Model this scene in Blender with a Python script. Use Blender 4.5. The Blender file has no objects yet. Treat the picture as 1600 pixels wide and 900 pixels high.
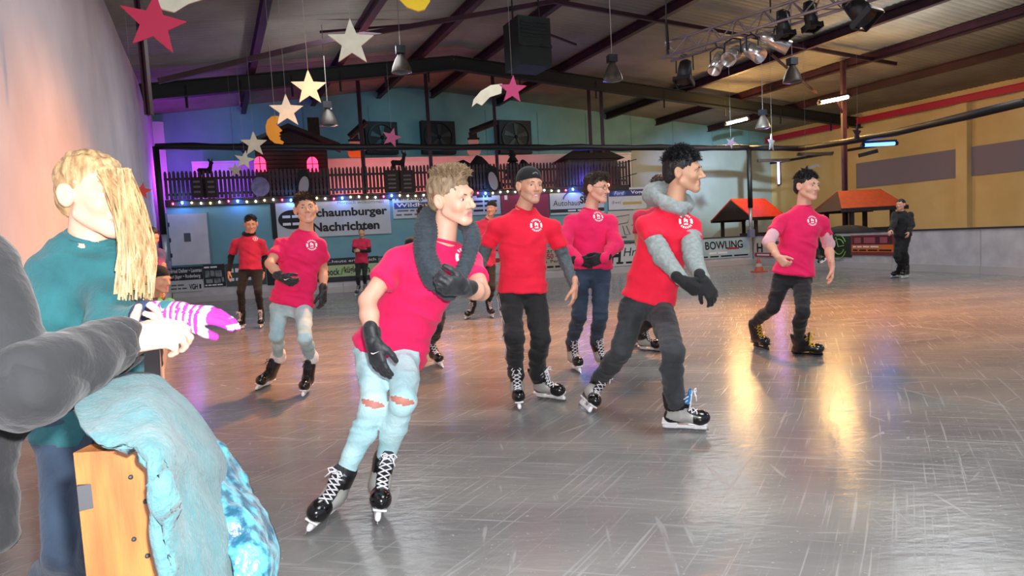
import bpy, bmesh, math, random
import numpy as np
from mathutils import Vector, Matrix
from mathutils.bvhtree import BVHTree

# ------------------------------------------------------------------ camera
FPX = 1000.0
CAM = np.array([0.0, 0.0, 1.28])
PITCH = math.radians(4.18)
ROLL = math.radians(3.1)
_f0 = np.array([0, math.cos(PITCH), -math.sin(PITCH)])
_r0 = np.array([1.0, 0, 0])
_u0 = np.array([0, math.sin(PITCH), math.cos(PITCH)])
C_R = math.cos(ROLL) * _r0 - math.sin(ROLL) * _u0
C_U = math.sin(ROLL) * _r0 + math.cos(ROLL) * _u0
C_F = _f0
scene = bpy.context.scene
COL = scene.collection
cam_data = bpy.data.cameras.new('camera')
cam_data.sensor_width = 36.0
cam_data.lens = 36.0 * FPX / 1600.0
cam_data.clip_start = 0.02
cam_data.clip_end = 300
cam = bpy.data.objects.new('camera', cam_data)
COL.objects.link(cam)
cam.matrix_world = Matrix(((C_R[0], C_U[0], -C_F[0], CAM[0]), (C_R[1], C_U[1], -C_F[1], CAM[1]),
                           (C_R[2], C_U[2], -C_F[2], CAM[2]), (0, 0, 0, 1)))
scene.camera = cam

# ------------------------------------------------------------------ view, world, main lights
vs = scene.view_settings
vs.view_transform = 'Standard'
vs.look = 'None'
vs.gamma = 1.0
vs.use_curve_mapping = False
vs.exposure = 1.05

world = bpy.data.worlds.new('hall_ambience')
scene.world = world
world.use_nodes = True
bg = world.node_tree.nodes['Background']
bg.inputs[0].default_value = (0.78, 0.82, 1.0, 1)
bg.inputs[1].default_value = 0.3


def lamp(name, kind, loc, energy, color, size=0.1, target=None, spot=60, blend=0.6):
    ld = bpy.data.lights.new(name, kind)
    ld.energy = energy
    ld.color = color
    if kind == 'AREA':
        ld.size = size
    else:
        ld.shadow_soft_size = size
    if kind == 'SPOT':
        ld.spot_size = math.radians(spot)
        ld.spot_blend = blend
    o = bpy.data.objects.new(name, ld)
    COL.objects.link(o)
    o.location = loc
    if target is not None:
        d = Vector(target) - Vector(loc)
        o.rotation_euler = d.to_track_quat('-Z', 'Y').to_euler()
    return o


# the camera's own flash
lamp('camera_flash', 'POINT', (0.07, 0.0, 1.39), 225, (1.0, 0.98, 0.99), 0.025)


# ------------------------------------------------------------------ geometry of the place
def unproj(px, py, d):
    """point on the sight line of a photo pixel, d metres ahead"""
    v = C_F + (px - 800) / FPX * C_R - (py - 450) / FPX * C_U
    return CAM + v * (d / v[1])


def ray(px, py):
    return C_F + (px - 800) / FPX * C_R - (py - 450) / FPX * C_U


def hit(px, py, P0, n):
    v = ray(px, py)
    return CAM + v * (np.dot(np.array(P0) - CAM, n) / np.dot(v, n))


def floor_at(px, py):
    return hit(px, py, (0, 0, 0), np.array([0, 0, 1.0]))


def yawdir(deg):
    a = math.radians(deg)
    return np.array([math.cos(a), math.sin(a), 0.0]), np.array([-math.sin(a), math.cos(a), 0.0])


HR, HF = yawdir(24.9)            # hall: lateral, depth
BR, BF = yawdir(14.0)            # rink end boards
UP = np.array([0, 0, 1.0])
LAT_L, LAT_RIDGE, LAT_R = -1.42, 7.35, 26.4
Z_EAVE, Z_RIDGE = 5.95, 7.3
V_BACK = 27.0 * math.cos(math.radians(24.9))


def hall(lat, v, z):
    return HR * lat + HF * v + UP * z


def roof_z(lat):
    if lat < LAT_RIDGE:
        return Z_EAVE + (lat - LAT_L) * (Z_RIDGE - Z_EAVE) / (LAT_RIDGE - LAT_L)
    return Z_RIDGE - (lat - LAT_RIDGE) * (Z_RIDGE - Z_EAVE) / (LAT_R - LAT_RIDGE)


# ------------------------------------------------------------------ materials
def lin(c):
    if isinstance(c, str):
        c = c.lstrip('#')
        c = tuple(int(c[i:i + 2], 16) / 255 for i in (0, 2, 4))
    return tuple((x / 12.92 if x <= 0.04045 else ((x + 0.055) / 1.055) ** 2.4) for x in c)


MATS = {}


def mat(name, color, rough=0.6, metal=0.0, color2=None, nscale=8.0, bump=0.0, bscale=60.0, emit=None, estr=0.0,
        spec=0.5, detail=4.0, stretch=None, alpha=None, coat=0.0, sheen=0.0, trans=0.0, bdist=0.01, contrast=(0.35, 0.65), sss=0.0):
    if name in MATS:
        return MATS[name]
    m = bpy.data.materials.new(name)
    m.use_nodes = True
    nt = m.node_tree
    b = nt.nodes['Principled BSDF']
    c = lin(color)
    b.inputs['Base Color'].default_value = (*c, 1)
    b.inputs['Roughness'].default_value = rough
    b.inputs['Metallic'].default_value = metal
    b.inputs['Specular IOR Level'].default_value = spec
    if coat:
        b.inputs['Coat Weight'].default_value = coat
    if sheen:
        b.inputs['Sheen Weight'].default_value = sheen
    if trans:
        b.inputs['Transmission Weight'].default_value = trans
    if sss:
        b.inputs['Subsurface Weight'].default_value = sss
        b.inputs['Subsurface Radius'].default_value = (0.012, 0.005, 0.003)
        b.inputs['Subsurface Scale'].default_value = 1.0
    if emit is not None:
        b.inputs['Emission Color'].default_value = (*lin(emit), 1)
        b.inputs['Emission Strength'].default_value = estr
    tc = None
    if color2 is not None or bump:
        tc = nt.nodes.new('ShaderNodeTexCoord')
        src = tc.outputs['Object']
        if stretch:
            mp = nt.nodes.new('ShaderNodeMapping')
            mp.inputs['Scale'].default_value = stretch
            nt.links.new(src, mp.inputs['Vector'])
            src = mp.outputs['Vector']
    if color2 is not None:
        n = nt.nodes.new('ShaderNodeTexNoise')
        n.inputs['Scale'].default_value = nscale
        n.inputs['Detail'].default_value = detail
        nt.links.new(src, n.inputs['Vector'])
        r = nt.nodes.new('ShaderNodeValToRGB')
        r.color_ramp.elements[0].position = contrast[0]
        r.color_ramp.elements[0].color = (*c, 1)
        r.color_ramp.elements[1].position = contrast[1]
        r.color_ramp.elements[1].color = (*lin(color2), 1)
        nt.links.new(n.outputs['Fac'], r.inputs['Fac'])
        nt.links.new(r.outputs['Color'], b.inputs['Base Color'])
    if bump:
        n2 = nt.nodes.new('ShaderNodeTexNoise')
        n2.inputs['Scale'].default_value = bscale
        n2.inputs['Detail'].default_value = 3
        nt.links.new(src, n2.inputs['Vector'])
        bp = nt.nodes.new('ShaderNodeBump')
        bp.inputs['Strength'].default_value = bump
        bp.inputs['Distance'].default_value = bdist
        nt.links.new(n2.outputs['Fac'], bp.inputs['Height'])
        nt.links.new(bp.outputs['Normal'], b.inputs['Normal'])
    MATS[name] = m
    return m


# ------------------------------------------------------------------ object helpers
class MB:
    """collects verts / faces for one mesh"""
    def __init__(s):
        s.v, s.f, s.m = [], [], []

    def quad(s, pts, mi=0):
        i = len(s.v)
        s.v += [tuple(p) for p in pts]
        s.f.append(tuple(range(i, i + len(pts))))
        s.m.append(mi)
        return s

    def box(s, c, ax, hx, ay, hy, az, hz, mi=0):
        c = np.asarray(c, float)
        i = len(s.v)
        for dz in (-1, 1):
            for dy in (-1, 1):
                for dx in (-1, 1):
                    s.v.append(tuple(c + ax * hx * dx + ay * hy * dy + az * hz * dz))
        for q in ((0, 2, 3, 1), (4, 5, 7, 6), (0, 1, 5, 4), (2, 6, 7, 3), (0, 4, 6, 2), (1, 3, 7, 5)):
            s.f.append(tuple(i + k for k in q))
            s.m.append(mi)
        return s

    def beam(s, a, b, w, h, mi=0, up=UP):
        """rectangular bar from a to b; w sideways, h along up"""
        a, b = np.asarray(a, float), np.asarray(b, float)
        d = b - a
        L = np.linalg.norm(d)
        d = d / L
        sd = np.cross(d, up)
        if np.linalg.norm(sd) < 1e-4:
            sd = np.cross(d, np.array([0, 1.0, 0]))
        sd /= np.linalg.norm(sd)
        u2 = np.cross(sd, d)
        return s.box((a + b) / 2, d, L / 2, sd, w / 2, u2, h / 2, mi)

    def tube(s, pts, r, n=8, mi=0, cap=True, closed=False):
        pts = [np.asarray(p, float) for p in pts]
        m = len(pts)
        rr = r if hasattr(r, '__len__') else [r] * m
        i0 = len(s.v)
        ref = None
        for k in range(m):
            if closed:
                t = pts[(k + 1) % m] - pts[k - 1]
            else:
                t = pts[min(k + 1, m - 1)] - pts[max(k - 1, 0)]
            t = t / (np.linalg.norm(t) + 1e-12)
            if ref is None:
                ref = np.array([0, 0, 1.0]) if abs(t[2]) < 0.9 else np.array([1.0, 0, 0])
            x = ref - t * np.dot(ref, t)
            x /= (np.linalg.norm(x) + 1e-12)
            ref = x
            y = np.cross(t, x)
            for j in range(n):
                a = 2 * math.pi * j / n
                s.v.append(tuple(pts[k] + rr[k] * (math.cos(a) * x + math.sin(a) * y)))
        for k in range(m if closed else m - 1):
            k2 = (k + 1) % m
            for j in range(n):
                j2 = (j + 1) % n
                s.f.append((i0 + k * n + j, i0 + k * n + j2, i0 + k2 * n + j2, i0 + k2 * n + j))
                s.m.append(mi)
        if cap and not closed:
            s.f.append(tuple(i0 + j for j in range(n))[::-1])
            s.m.append(mi)
            s.f.append(tuple(i0 + (m - 1) * n + j for j in range(n)))
            s.m.append(mi)
        return s

    def lathe(s, c, prof, n=16, ax=None, mi=0):
        """prof: list of (radius, height) about axis through c"""
        az = UP if ax is None else np.asarray(ax, float) / np.linalg.norm(ax)
        x = np.cross(az, np.array([0.3, 0.9, 0.1]))
        x /= np.linalg.norm(x)
        y = np.cross(az, x)
        c = np.asarray(c, float)
        i0 = len(s.v)
        for (r, z) in prof:
            for j in range(n):
                a = 2 * math.pi * j / n
                s.v.append(tuple(c + az * z + r * (math.cos(a) * x + math.sin(a) * y)))
        for k in range(len(prof) - 1):
            for j in range(n):
                j2 = (j + 1) % n
                s.f.append((i0 + k * n + j, i0 + k * n + j2, i0 + (k + 1) * n + j2, i0 + (k + 1) * n + j))
                s.m.append(mi)
        return s

    def prism(s, pts2, o, ax, ay, depth_vec, mi=0):
        """extruded outline: pts2 in plane (ax, ay) at o, thickness depth_vec"""
        o = np.asarray(o, float)
        dv = np.asarray(depth_vec, float)
        n = len(pts2)
        i = len(s.v)
        for (a, b) in pts2:
            s.v.append(tuple(o + ax * a + ay * b))
        for (a, b) in pts2:
            s.v.append(tuple(o + ax * a + ay * b + dv))
        s.f.append(tuple(range(i, i + n)))
        s.m.append(mi)
        s.f.append(tuple(range(i + 2 * n - 1, i + n - 1, -1)))
        s.m.append(mi)
        for k in range(n):
            k2 = (k + 1) % n
            s.f.append((i + k2, i + k, i + n + k, i + n + k2))
            s.m.append(mi)
        return s

    def ball(s, c, rx, ry=None, rz=None, n=12, m=8, ax=None, ay=None, az=None, mi=0):
        ry = rx if ry is None else ry
        rz = rx if rz is None else rz
        ax = np.array([1.0, 0, 0]) if ax is None else ax
        ay = np.array([0, 1.0, 0]) if ay is None else ay
        az = UP if az is None else az
        c = np.asarray(c, float)
        i0 = len(s.v)
        for k in range(m + 1):
            t = math.pi * k / m
            for j in range(n):
                a = 2 * math.pi * j / n
                s.v.append(tuple(c + ax * rx * math.sin(t) * math.cos(a) + ay * ry * math.sin(t) * math.sin(a) - az * rz * math.cos(t)))
        for k in range(m):
            for j in range(n):
                j2 = (j + 1) % n
                s.f.append((i0 + k * n + j, i0 + k * n + j2, i0 + (k + 1) * n + j2, i0 + (k + 1) * n + j))
                s.m.append(mi)
        return s

    def mesh(s, name, mats, smooth=False, origin=None, fix=True):
        me = bpy.data.meshes.new(name)
        v = s.v if origin is None else [tuple(np.asarray(p) - origin) for p in s.v]
        me.from_pydata(v, [], s.f)
        for mt in (mats if isinstance(mats, (list, tuple)) else [mats]):
            me.materials.append(mt)
        if any(s.m):
            me.polygons.foreach_set('material_index', s.m)
        if fix:
            bm = bmesh.new()
            bm.from_mesh(me)
            bmesh.ops.remove_doubles(bm, verts=bm.verts, dist=1e-5)
            bmesh.ops.recalc_face_normals(bm, faces=bm.faces)
            bm.to_mesh(me)
            bm.free()
        if smooth:
            me.polygons.foreach_set('use_smooth', [True] * len(me.polygons))
        me.update()
        return me


def tagit(o, label=None, cat=None, group=None, kind=None):
    if label:
        o['label'] = label
    if cat:
        o['category'] = cat
    if group:
        o['group'] = group
    if kind:
        o['kind'] = kind
    return o


def thing(name, label, cat, loc=(0, 0, 0), group=None):
    o = bpy.data.objects.new(name, None)
    o.empty_display_size = 0.1
    COL.objects.link(o)
    o.location = tuple(loc)
    return tagit(o, label, cat, group)


def wloc(o):
    l = np.array(o.location)
    while o.parent is not None:
        o = o.parent
        l = l + np.array(o.location)
    return l


def part(name, mb, mats, parent, smooth=False, fix=True):
    """mesh object given in world coordinates, made a child of parent"""
    o = bpy.data.objects.new(name, mb.mesh(name, mats, smooth, wloc(parent), fix) if isinstance(mb, MB) else mb)
    COL.objects.link(o)
    o.parent = parent
    return o


def solo(name, mb, mats, label, cat, group=None, smooth=False, fix=True):
    """a thing that is one mesh, origin at its base centre"""
    a = np.array(mb.v)
    org = np.array([(a[:, 0].min() + a[:, 0].max()) / 2, (a[:, 1].min() + a[:, 1].max()) / 2, a[:, 2].min()])
    o = bpy.data.objects.new(name, mb.mesh(name, mats, smooth, org, fix))
    COL.objects.link(o)
    o.location = tuple(org)
    return tagit(o, label, cat, group)


def struct(name, mb, mats, smooth=False, fix=True):
    o = bpy.data.objects.new(name, mb.mesh(name, mats, smooth, None, fix))
    COL.objects.link(o)
    o['kind'] = 'structure'
    return o


def lettering(txt, c, ax, ay, w, h, m, parent, bold=0.0, shear=0.0, depth=0.004, name='lettering', align='C'):
    """raised lettering fitted into w x h around c on the plane (ax, ay)"""
    cu = bpy.data.curves.new('t', 'FONT')
    cu.body = txt
    cu.size = 1.0
    cu.offset = bold
    cu.shear = shear
    cu.resolution_u = 3
    cu.align_x = 'CENTER' if align == 'C' else 'LEFT'
    ob = bpy.data.objects.new('t', cu)
    COL.objects.link(ob)
    bpy.context.view_layer.update()
    me = bpy.data.meshes.new_from_object(ob.evaluated_get(bpy.context.evaluated_depsgraph_get()))
    bpy.data.objects.remove(ob)
    bpy.data.curves.remove(cu)
    n = len(me.vertices)
    co = np.zeros(n * 3)
    me.vertices.foreach_get('co', co)
    co = co.reshape(-1, 3)
    lo, hi = co.min(0), co.max(0)
    sx = w / max(hi[0] - lo[0], 1e-6)
    sy = h / max(hi[1] - lo[1], 1e-6)
    nz = np.cross(ax, ay)
    org = wloc(parent)
    x = (co[:, 0] - (lo[0] + hi[0]) / 2) * sx
    y = (co[:, 1] - (lo[1] + hi[1]) / 2) * sy
    P = np.asarray(c) + np.outer(x, ax) + np.outer(y, ay) + nz * depth - org
    me.vertices.foreach_set('co', P.ravel())
    me.materials.clear()
    me.materials.append(m)
    me.update()
    me.name = name
    o = bpy.data.objects.new(name, me)
    COL.objects.link(o)
    o.parent = parent
    return o


def unit(v):
    v = np.asarray(v, float)
    return v / (np.linalg.norm(v) + 1e-12)
# ================================================================== THE HALL
rnd = random.Random(7)
M_BEAM = mat('maroon_painted_steel', '#3c1c2d', 0.5, 0.2, '#2c1522', 3)
M_BLACK = mat('black_rubber', '#0c0c10', 0.55)
M_DARKSTEEL = mat('dark_grey_steel', '#2a2c31', 0.5, 0.3, '#1c1e22', 5)
M_ROOF = mat('grey_roof_sheet', '#8d8b80', 0.7, 0.0, '#7a786e', 0.8, 0.1, 30)
M_TEAL = mat('turquoise_wall_paint', '#7cb0ba', 0.75, 0, '#70a3ae', 1.2, 0.15, 14)
M_WHITEWALL = mat('white_wall_paint', '#d8d4dc', 0.8, 0, '#c8c4cd', 1.0, 0.15, 14)
M_CREAM = mat('cream_wall_paint', '#ecd9a2', 0.8, 0, '#e0ca90', 0.8, 0.1, 14)

# ---- ice
ice = bpy.data.materials.new('scratched_ice')
ice.use_nodes = True
nt = ice.node_tree
b = nt.nodes['Principled BSDF']
tc = nt.nodes.new('ShaderNodeTexCoord')


def _n(t, **kw):
    n = nt.nodes.new(t)
    for k, v in kw.items():
        n.inputs[k].default_value = v
    return n


def scratch_layer(cx, cy, fr, fa, lo, hi, seed):
    """skate cuts: noise drawn out along arcs round (cx, cy)"""
    sub = nt.nodes.new('ShaderNodeVectorMath'); sub.operation = 'SUBTRACT'
    sub.inputs[1].default_value = (cx, cy, 0)
    nt.links.new(tc.outputs['Object'], sub.inputs[0])
    ln = nt.nodes.new('ShaderNodeVectorMath'); ln.operation = 'LENGTH'
    nt.links.new(sub.outputs[0], ln.inputs[0])
    sp = nt.nodes.new('ShaderNodeSeparateXYZ')
    nt.links.new(sub.outputs[0], sp.inputs[0])
    at_ = nt.nodes.new('ShaderNodeMath'); at_.operation = 'ARCTAN2'
    nt.links.new(sp.outputs[1], at_.inputs[0]); nt.links.new(sp.outputs[0], at_.inputs[1])
    m1 = nt.nodes.new('ShaderNodeMath'); m1.operation = 'MULTIPLY'; m1.inputs[1].default_value = fr
    nt.links.new(ln.outputs['Value'], m1.inputs[0])
    m2 = nt.nodes.new('ShaderNodeMath'); m2.operation = 'MULTIPLY'; m2.inputs[1].default_value = fa
    nt.links.new(at_.outputs[0], m2.inputs[0])
    cb = nt.nodes.new('ShaderNodeCombineXYZ'); cb.inputs[2].default_value = seed
    nt.links.new(m1.outputs[0], cb.inputs[0]); nt.links.new(m2.outputs[0], cb.inputs[1])
    n = _n('ShaderNodeTexNoise', Scale=1.0, Detail=2.0)
    nt.links.new(cb.outputs[0], n.inputs['Vector'])
    r = nt.nodes.new('ShaderNodeMapRange')
    r.inputs['From Min'].default_value = lo
    r.inputs['From Max'].default_value = hi
    nt.links.new(n.outputs['Fac'], r.inputs['Value'])
    return r.outputs['Result']


lay = [scratch_layer(-6, 3, 16, 9, 0.68, 0.78, 1.0), scratch_layer(9, -5, 20, 14, 0.68, 0.8, 2.3),
       scratch_layer(3, 16, 18, 14, 0.68, 0.8, 3.1), scratch_layer(-4, -14, 46, 22, 0.58, 0.85, 4.7),
       scratch_layer(2.6, 3.4, 22, 3.5, 0.69, 0.78, 5.9), scratch_layer(-30, 22, 60, 50, 0.58, 0.85, 7.7)]
acc = lay[0]
for l in lay[1:]:
    mx = nt.nodes.new('ShaderNodeMath'); mx.operation = 'MAXIMUM'
    nt.links.new(acc, mx.inputs[0]); nt.links.new(l, mx.inputs[1])
    acc = mx.outputs[0]
# specks of snow
n3 = _n('ShaderNodeTexNoise', Scale=45.0, Detail=3)
nt.links.new(tc.outputs['Object'], n3.inputs['Vector'])
r3 = nt.nodes.new('ShaderNodeMapRange')
r3.inputs['From Min'].default_value = 0.66
r3.inputs['From Max'].default_value = 0.74
nt.links.new(n3.outputs['Fac'], r3.inputs['Value'])
mx = nt.nodes.new('ShaderNodeMath'); mx.operation = 'MAXIMUM'
nt.links.new(acc, mx.inputs[0]); nt.links.new(r3.outputs['Result'], mx.inputs[1])
acc = mx.outputs[0]
n4 = _n('ShaderNodeTexNoise', Scale=0.9, Detail=5)
mp4 = _n('ShaderNodeMapping'); mp4.inputs['Scale'].default_value = (0.7, 2.2, 1)
nt.links.new(tc.outputs['Object'], mp4.inputs['Vector'])
nt.links.new(mp4.outputs['Vector'], n4.inputs['Vector'])
cr = nt.nodes.new('ShaderNodeValToRGB')
cr.color_ramp.elements[0].position = 0.3
cr.color_ramp.elements[0].color = (*lin('#6b6b6c'), 1)
cr.color_ramp.elements[1].position = 0.7
cr.color_ramp.elements[1].color = (*lin('#878782'), 1)
nt.links.new(n4.outputs['Fac'], cr.inputs['Fac'])
mixc = nt.nodes.new('ShaderNodeMixRGB')
mixc.inputs['Color2'].default_value = (*lin('#e4e8ea'), 1)
sc_ = nt.nodes.new('ShaderNodeMath'); sc_.operation = 'MULTIPLY'; sc_.inputs[1].default_value = 0.2
nt.links.new(acc, sc_.inputs[0])
nt.links.new(sc_.outputs[0], mixc.inputs['Fac'])
nt.links.new(cr.outputs['Color'], mixc.inputs['Color1'])
nt.links.new(mixc.outputs['Color'], b.inputs['Base Color'])
rr = nt.nodes.new('ShaderNodeMapRange')
rr.inputs['To Min'].default_value = 0.19
rr.inputs['To Max'].default_value = 0.45
nt.links.new(acc, rr.inputs['Value'])
nt.links.new(rr.outputs['Result'], b.inputs['Roughness'])
b.inputs['IOR'].default_value = 1.31
b.inputs['Specular IOR Level'].default_value = 0.6
nb = _n('ShaderNodeTexNoise', Scale=14.0, Detail=4)
mpb = _n('ShaderNodeMapping'); mpb.inputs['Scale'].default_value = (0.6, 1.6, 1)
nt.links.new(tc.outputs['Object'], mpb.inputs['Vector'])
nt.links.new(mpb.outputs['Vector'], nb.inputs['Vector'])
bp = nt.nodes.new('ShaderNodeBump')
bp.inputs['Strength'].default_value = 0.25
bp.inputs['Distance'].default_value = 0.01
nt.links.new(nb.outputs['Fac'], bp.inputs['Height'])
nt.links.new(bp.outputs['Normal'], b.inputs['Normal'])

# rink outline (inner face of the barrier, floor level)
BAR_A = np.array([-0.585, 1.0, 0.0])
BAR_B = np.array([-4.0, 7.2, 0.0])
BAR_C = np.array([-9.75, 18.35, 0.0])
BAR_D = np.array([8.7, 22.95, 0.0])
BAR_E = np.array([9.9, 16.6, 0.0])
BAR_F = np.array([11.2, 9.0, 0.0])
BAR_G = np.array([11.8, -3.0, 0.0])

fl = MB()
fl.quad([hall(LAT_L - 3, -6, 0), hall(LAT_R, -6, 0), hall(LAT_R, V_BACK, 0), hall(LAT_L - 3, V_BACK, 0)])
struct('floor', fl, ice)

# ---- walls
w = MB()
w.box(hall((LAT_L + LAT_R) / 2, V_BACK + 0.15, 3.7), HR, (LAT_R - LAT_L) / 2 + 0.3, HF, 0.15, UP, 3.7)
wall_back = struct('wall_back', w, M_TEAL)
w = MB()
w.box(hall(LAT_L - 0.15, (V_BACK - 5) / 2, 3.1), HR, 0.15, HF, (V_BACK + 5) / 2, UP, 3.1)
wall_left = struct('wall_left', w, M_WHITEWALL)
w = MB()
w.box(hall(LAT_R + 0.15, (V_BACK - 6) / 2, 3.1), HR, 0.15, HF, (V_BACK + 6) / 2, UP, 3.1)
wall_right = struct('wall_right', w, M_CREAM)
# vertical joints of the back wall panels
for k, lat in enumerate(np.arange(LAT_L + 2.4, LAT_R, 2.4)):
    w = MB()
    w.box(hall(lat, V_BACK - 0.006, 3.4), HR, 0.012, HF, 0.006, UP, 3.3)
    part('panel_joint', w, mat('wall_joint', '#5f8c96', 0.8), wall_back)
# pale lower cladding of the back wall right of the balcony
q0, q1 = hit(985, 236, hall(0, V_BACK, 0), HF), hit(1209, 236, hall(0, V_BACK, 0), HF)
l0, l1 = np.dot(q0, HR), np.dot(q1, HR)
w = MB()
w.box(hall((l0 + l1) / 2, V_BACK - 0.04, q1[2] / 2), HR, (l1 - l0) / 2, HF, 0.03, UP, q1[2] / 2)
part('lower_cladding', w, mat('pale_cladding', '#b9cdd0', 0.6, 0, '#aec3c6', 1.0), wall_back)
# a column in the corner and pilasters along the right wall
for (lat, v, m_) in ((LAT_L + 0.16, V_BACK - 0.2, M_WHITEWALL), (LAT_R - 0.18, V_BACK - 4.2, M_CREAM), (LAT_R - 0.18, V_BACK - 9.5, M_CREAM)):
    w = MB()
    w.box(hall(lat, v, 2.9), HR, 0.16, HF, 0.2, UP, 2.9)
    part('pilaster', w, m_, wall_left if lat < 0 else wall_right)
# plinth band, lilac grey band and rails on the right wall
w = MB()
w.box(hall(LAT_R - 0.03, V_BACK - 8.5, 3.35), HR, 0.03, HF, 3.6, UP, 0.55)
part('grey_band', w, mat('lilac_band', '#8c88a0', 0.8), wall_right)
w = MB()
w.box(hall(LAT_R - 0.06, V_BACK - 3.3, 4.55), HR, 0.06, HF, 3.2, UP, 0.05)
part('wall_rail', w, M_DARKSTEEL, wall_right)

# unseen area lights added under the roof as ambient fill, and warm floods
for v_, e_ in ((0.5, 120), (7.5, 75), (14.5, 75)):
    for lt_ in (3.0, 13.0):
        q = hall(lt_, v_, roof_z(lt_) - 0.75)
        lamp('overhead_fill', 'AREA', tuple(q), e_, (0.93, 0.97, 1.0), 2.4, tuple(q - UP))
for (x_, y_, e_) in ((-3.0, 8.0, 1500), (2.5, 9.0, 1450), (7.5, 9.0, 1100)):
    lamp('warm_flood', 'SPOT', (x_ * 0.6 + 1.5, y_ + 1.0, 5.2), e_, (1.0, 0.33, 0.07), 0.15, (x_, y_, 0), 95, 1.0)

# unseen spots added in mid-air to brighten the underside of the roof
for (lt_, v_, e_) in ((4.0, 3.0, 55), (12.0, 4.0, 55), (7.0, 10.0, 60), (17.0, 11.0, 45), (3.0, 16.0, 25)):
    q = hall(lt_, v_, 4.3)
    lamp('roof_fill', 'SPOT', tuple(q), e_ * 3, (0.95, 0.97, 1.0), 0.2, tuple(q + UP), 150, 1.0)

# ---- roof: corrugated sheets, purlins, rafters
ceiling = thing('ceiling', None, None, (0, 0, 0))
ceiling['kind'] = 'structure'
seams = list(np.arange(-5.0, V_BACK + 0.1, 2.05))
seams[-1] = V_BACK + 0.3
for (la, lb) in ((LAT_L - 0.3, LAT_RIDGE), (LAT_RIDGE, LAT_R + 0.3)):
    for i in range(len(seams) - 1):
        v0, v1 = seams[i], seams[i + 1] + 0.03
        n = int((v1 - v0) / 0.06)
        mb = MB()
        vs_ = []
        for k in range(n + 1):
            v = v0 + (v1 - v0) * k / n
            dz = 0.03 * (0.5 if k % 3 == 0 else 0) + (0.012 if i % 2 else 0.0)
            for lt in (la, lb):
                mb.v.append(tuple(hall(lt, v, roof_z(lt) + 0.12 + dz)))
        for k in range(n):
            mb.f.append((2 * k, 2 * k + 1, 2 * k + 3, 2 * k + 2))
            mb.m.append(0)
        part('roof_sheet', mb, M_ROOF, ceiling, fix=False)


def roof_hit(px, py, dz=0.0):
    """where a sight line meets the roof, as (lateral, depth)"""
    v = ray(px, py)
    lo, hi_ = 1.0, 60.0
    for _ in range(60):
        mid = (lo + hi_) / 2
        p = CAM + v * mid
        if p[2] > roof_z(np.dot(p, HR)) + dz:
            hi_ = mid
        else:
            lo = mid
    p = CAM + v * lo
    return np.dot(p, HR), np.dot(p, HF)


def ibeam(mb, a, b, w_, h_):
    a, b = np.asarray(a), np.asarray(b)
    d = unit(b - a)
    sd = unit(np.cross(d, UP))
    u2 = np.cross(sd, d)
    L = np.linalg.norm(b - a) / 2
    c = (a + b) / 2
    t = 0.014
    mb.box(c + u2 * (h_ / 2 - t), d, L, sd, w_ / 2, u2, t)
    mb.box(c - u2 * (h_ / 2 - t), d, L, sd, w_ / 2, u2, t)
    mb.box(c, d, L, sd, t * 0.7, u2, h_ / 2 - t)


for (px, py) in ((415, 0), (590, 0), (740, 0), (870, 0), (1068, 0), (1400, 18), (1400, 76), (1400, 124)):
    lat, v = roof_hit(px, py)
    z = roof_z(lat) - 0.04
    mb = MB()
    ibeam(mb, hall(lat, -4, z), hall(lat, V_BACK, z), 0.16, 0.27)
    part('purlin', mb, M_BEAM, ceiling)
mb = MB()
ibeam(mb, hall(LAT_R - 0.5, -4, Z_EAVE - 0.28), hall(LAT_R - 0.5, V_BACK - 0.2, Z_EAVE - 0.28), 0.16, 0.26)
part('eave_beam', mb, mat('red_painted_steel', '#c02c50', 0.5, 0.1), ceiling)

# main frame: deep dark rafters
_d = 21.2 * math.cos(math.radians(24.9))
for (la, lb) in ((LAT_L + 0.1, LAT_RIDGE), (LAT_RIDGE, LAT_R - 0.2)):
    mb = MB()
    a, bb = hall(la, _d, roof_z(la) - 0.36), hall(lb, _d, roof_z(lb) - 0.36)
    ibeam(mb, a, bb, 0.22, 0.42)
    part('rafter', mb, mat('black_green_steel', '#22282a', 0.6, 0.2), ceiling)
    # hangers from the rafter to the purlins / stays below
    for t in np.linspace(0.12, 0.9, 6):
        p = a + (bb - a) * t
        mb = MB()
        mb.beam(p - UP * 0.5, p + UP * 0.1, 0.05, 0.05)
        part('stay', mb, M_DARKSTEEL, ceiling)
# slim front frame
ridge2 = 15.7 * 0.99
for pts in (((247, 127), 12.4, (500, 66), 13.6), ((500, 66), 13.6, (865, 2), 16.0), ((865, 2), 16.0, (1100, 45), 18.0), ((1100, 45), 18.0, (1400, 100), 20.9)):
    mb = MB()
    mb.beam(unproj(*pts[0], pts[1]), unproj(*pts[2], pts[3]), 0.08, 0.1)
    part('tie_rod', mb, M_BEAM, ceiling)
for pts in (((500, 50), 15.5, (700, 34), 17.5), ((848, 50), 17.0, (900, 70), 18.0), ((1205, 85), 17.0, (1275, 145), 20.5), ((1306, 150), 20.0, (1325, 200), 22.0)):
    mb = MB()
    mb.beam(unproj(*pts[0], pts[1]), unproj(*pts[2], pts[3]), 0.05, 0.05)
    part('brace', mb, M_BEAM, ceiling)
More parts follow.
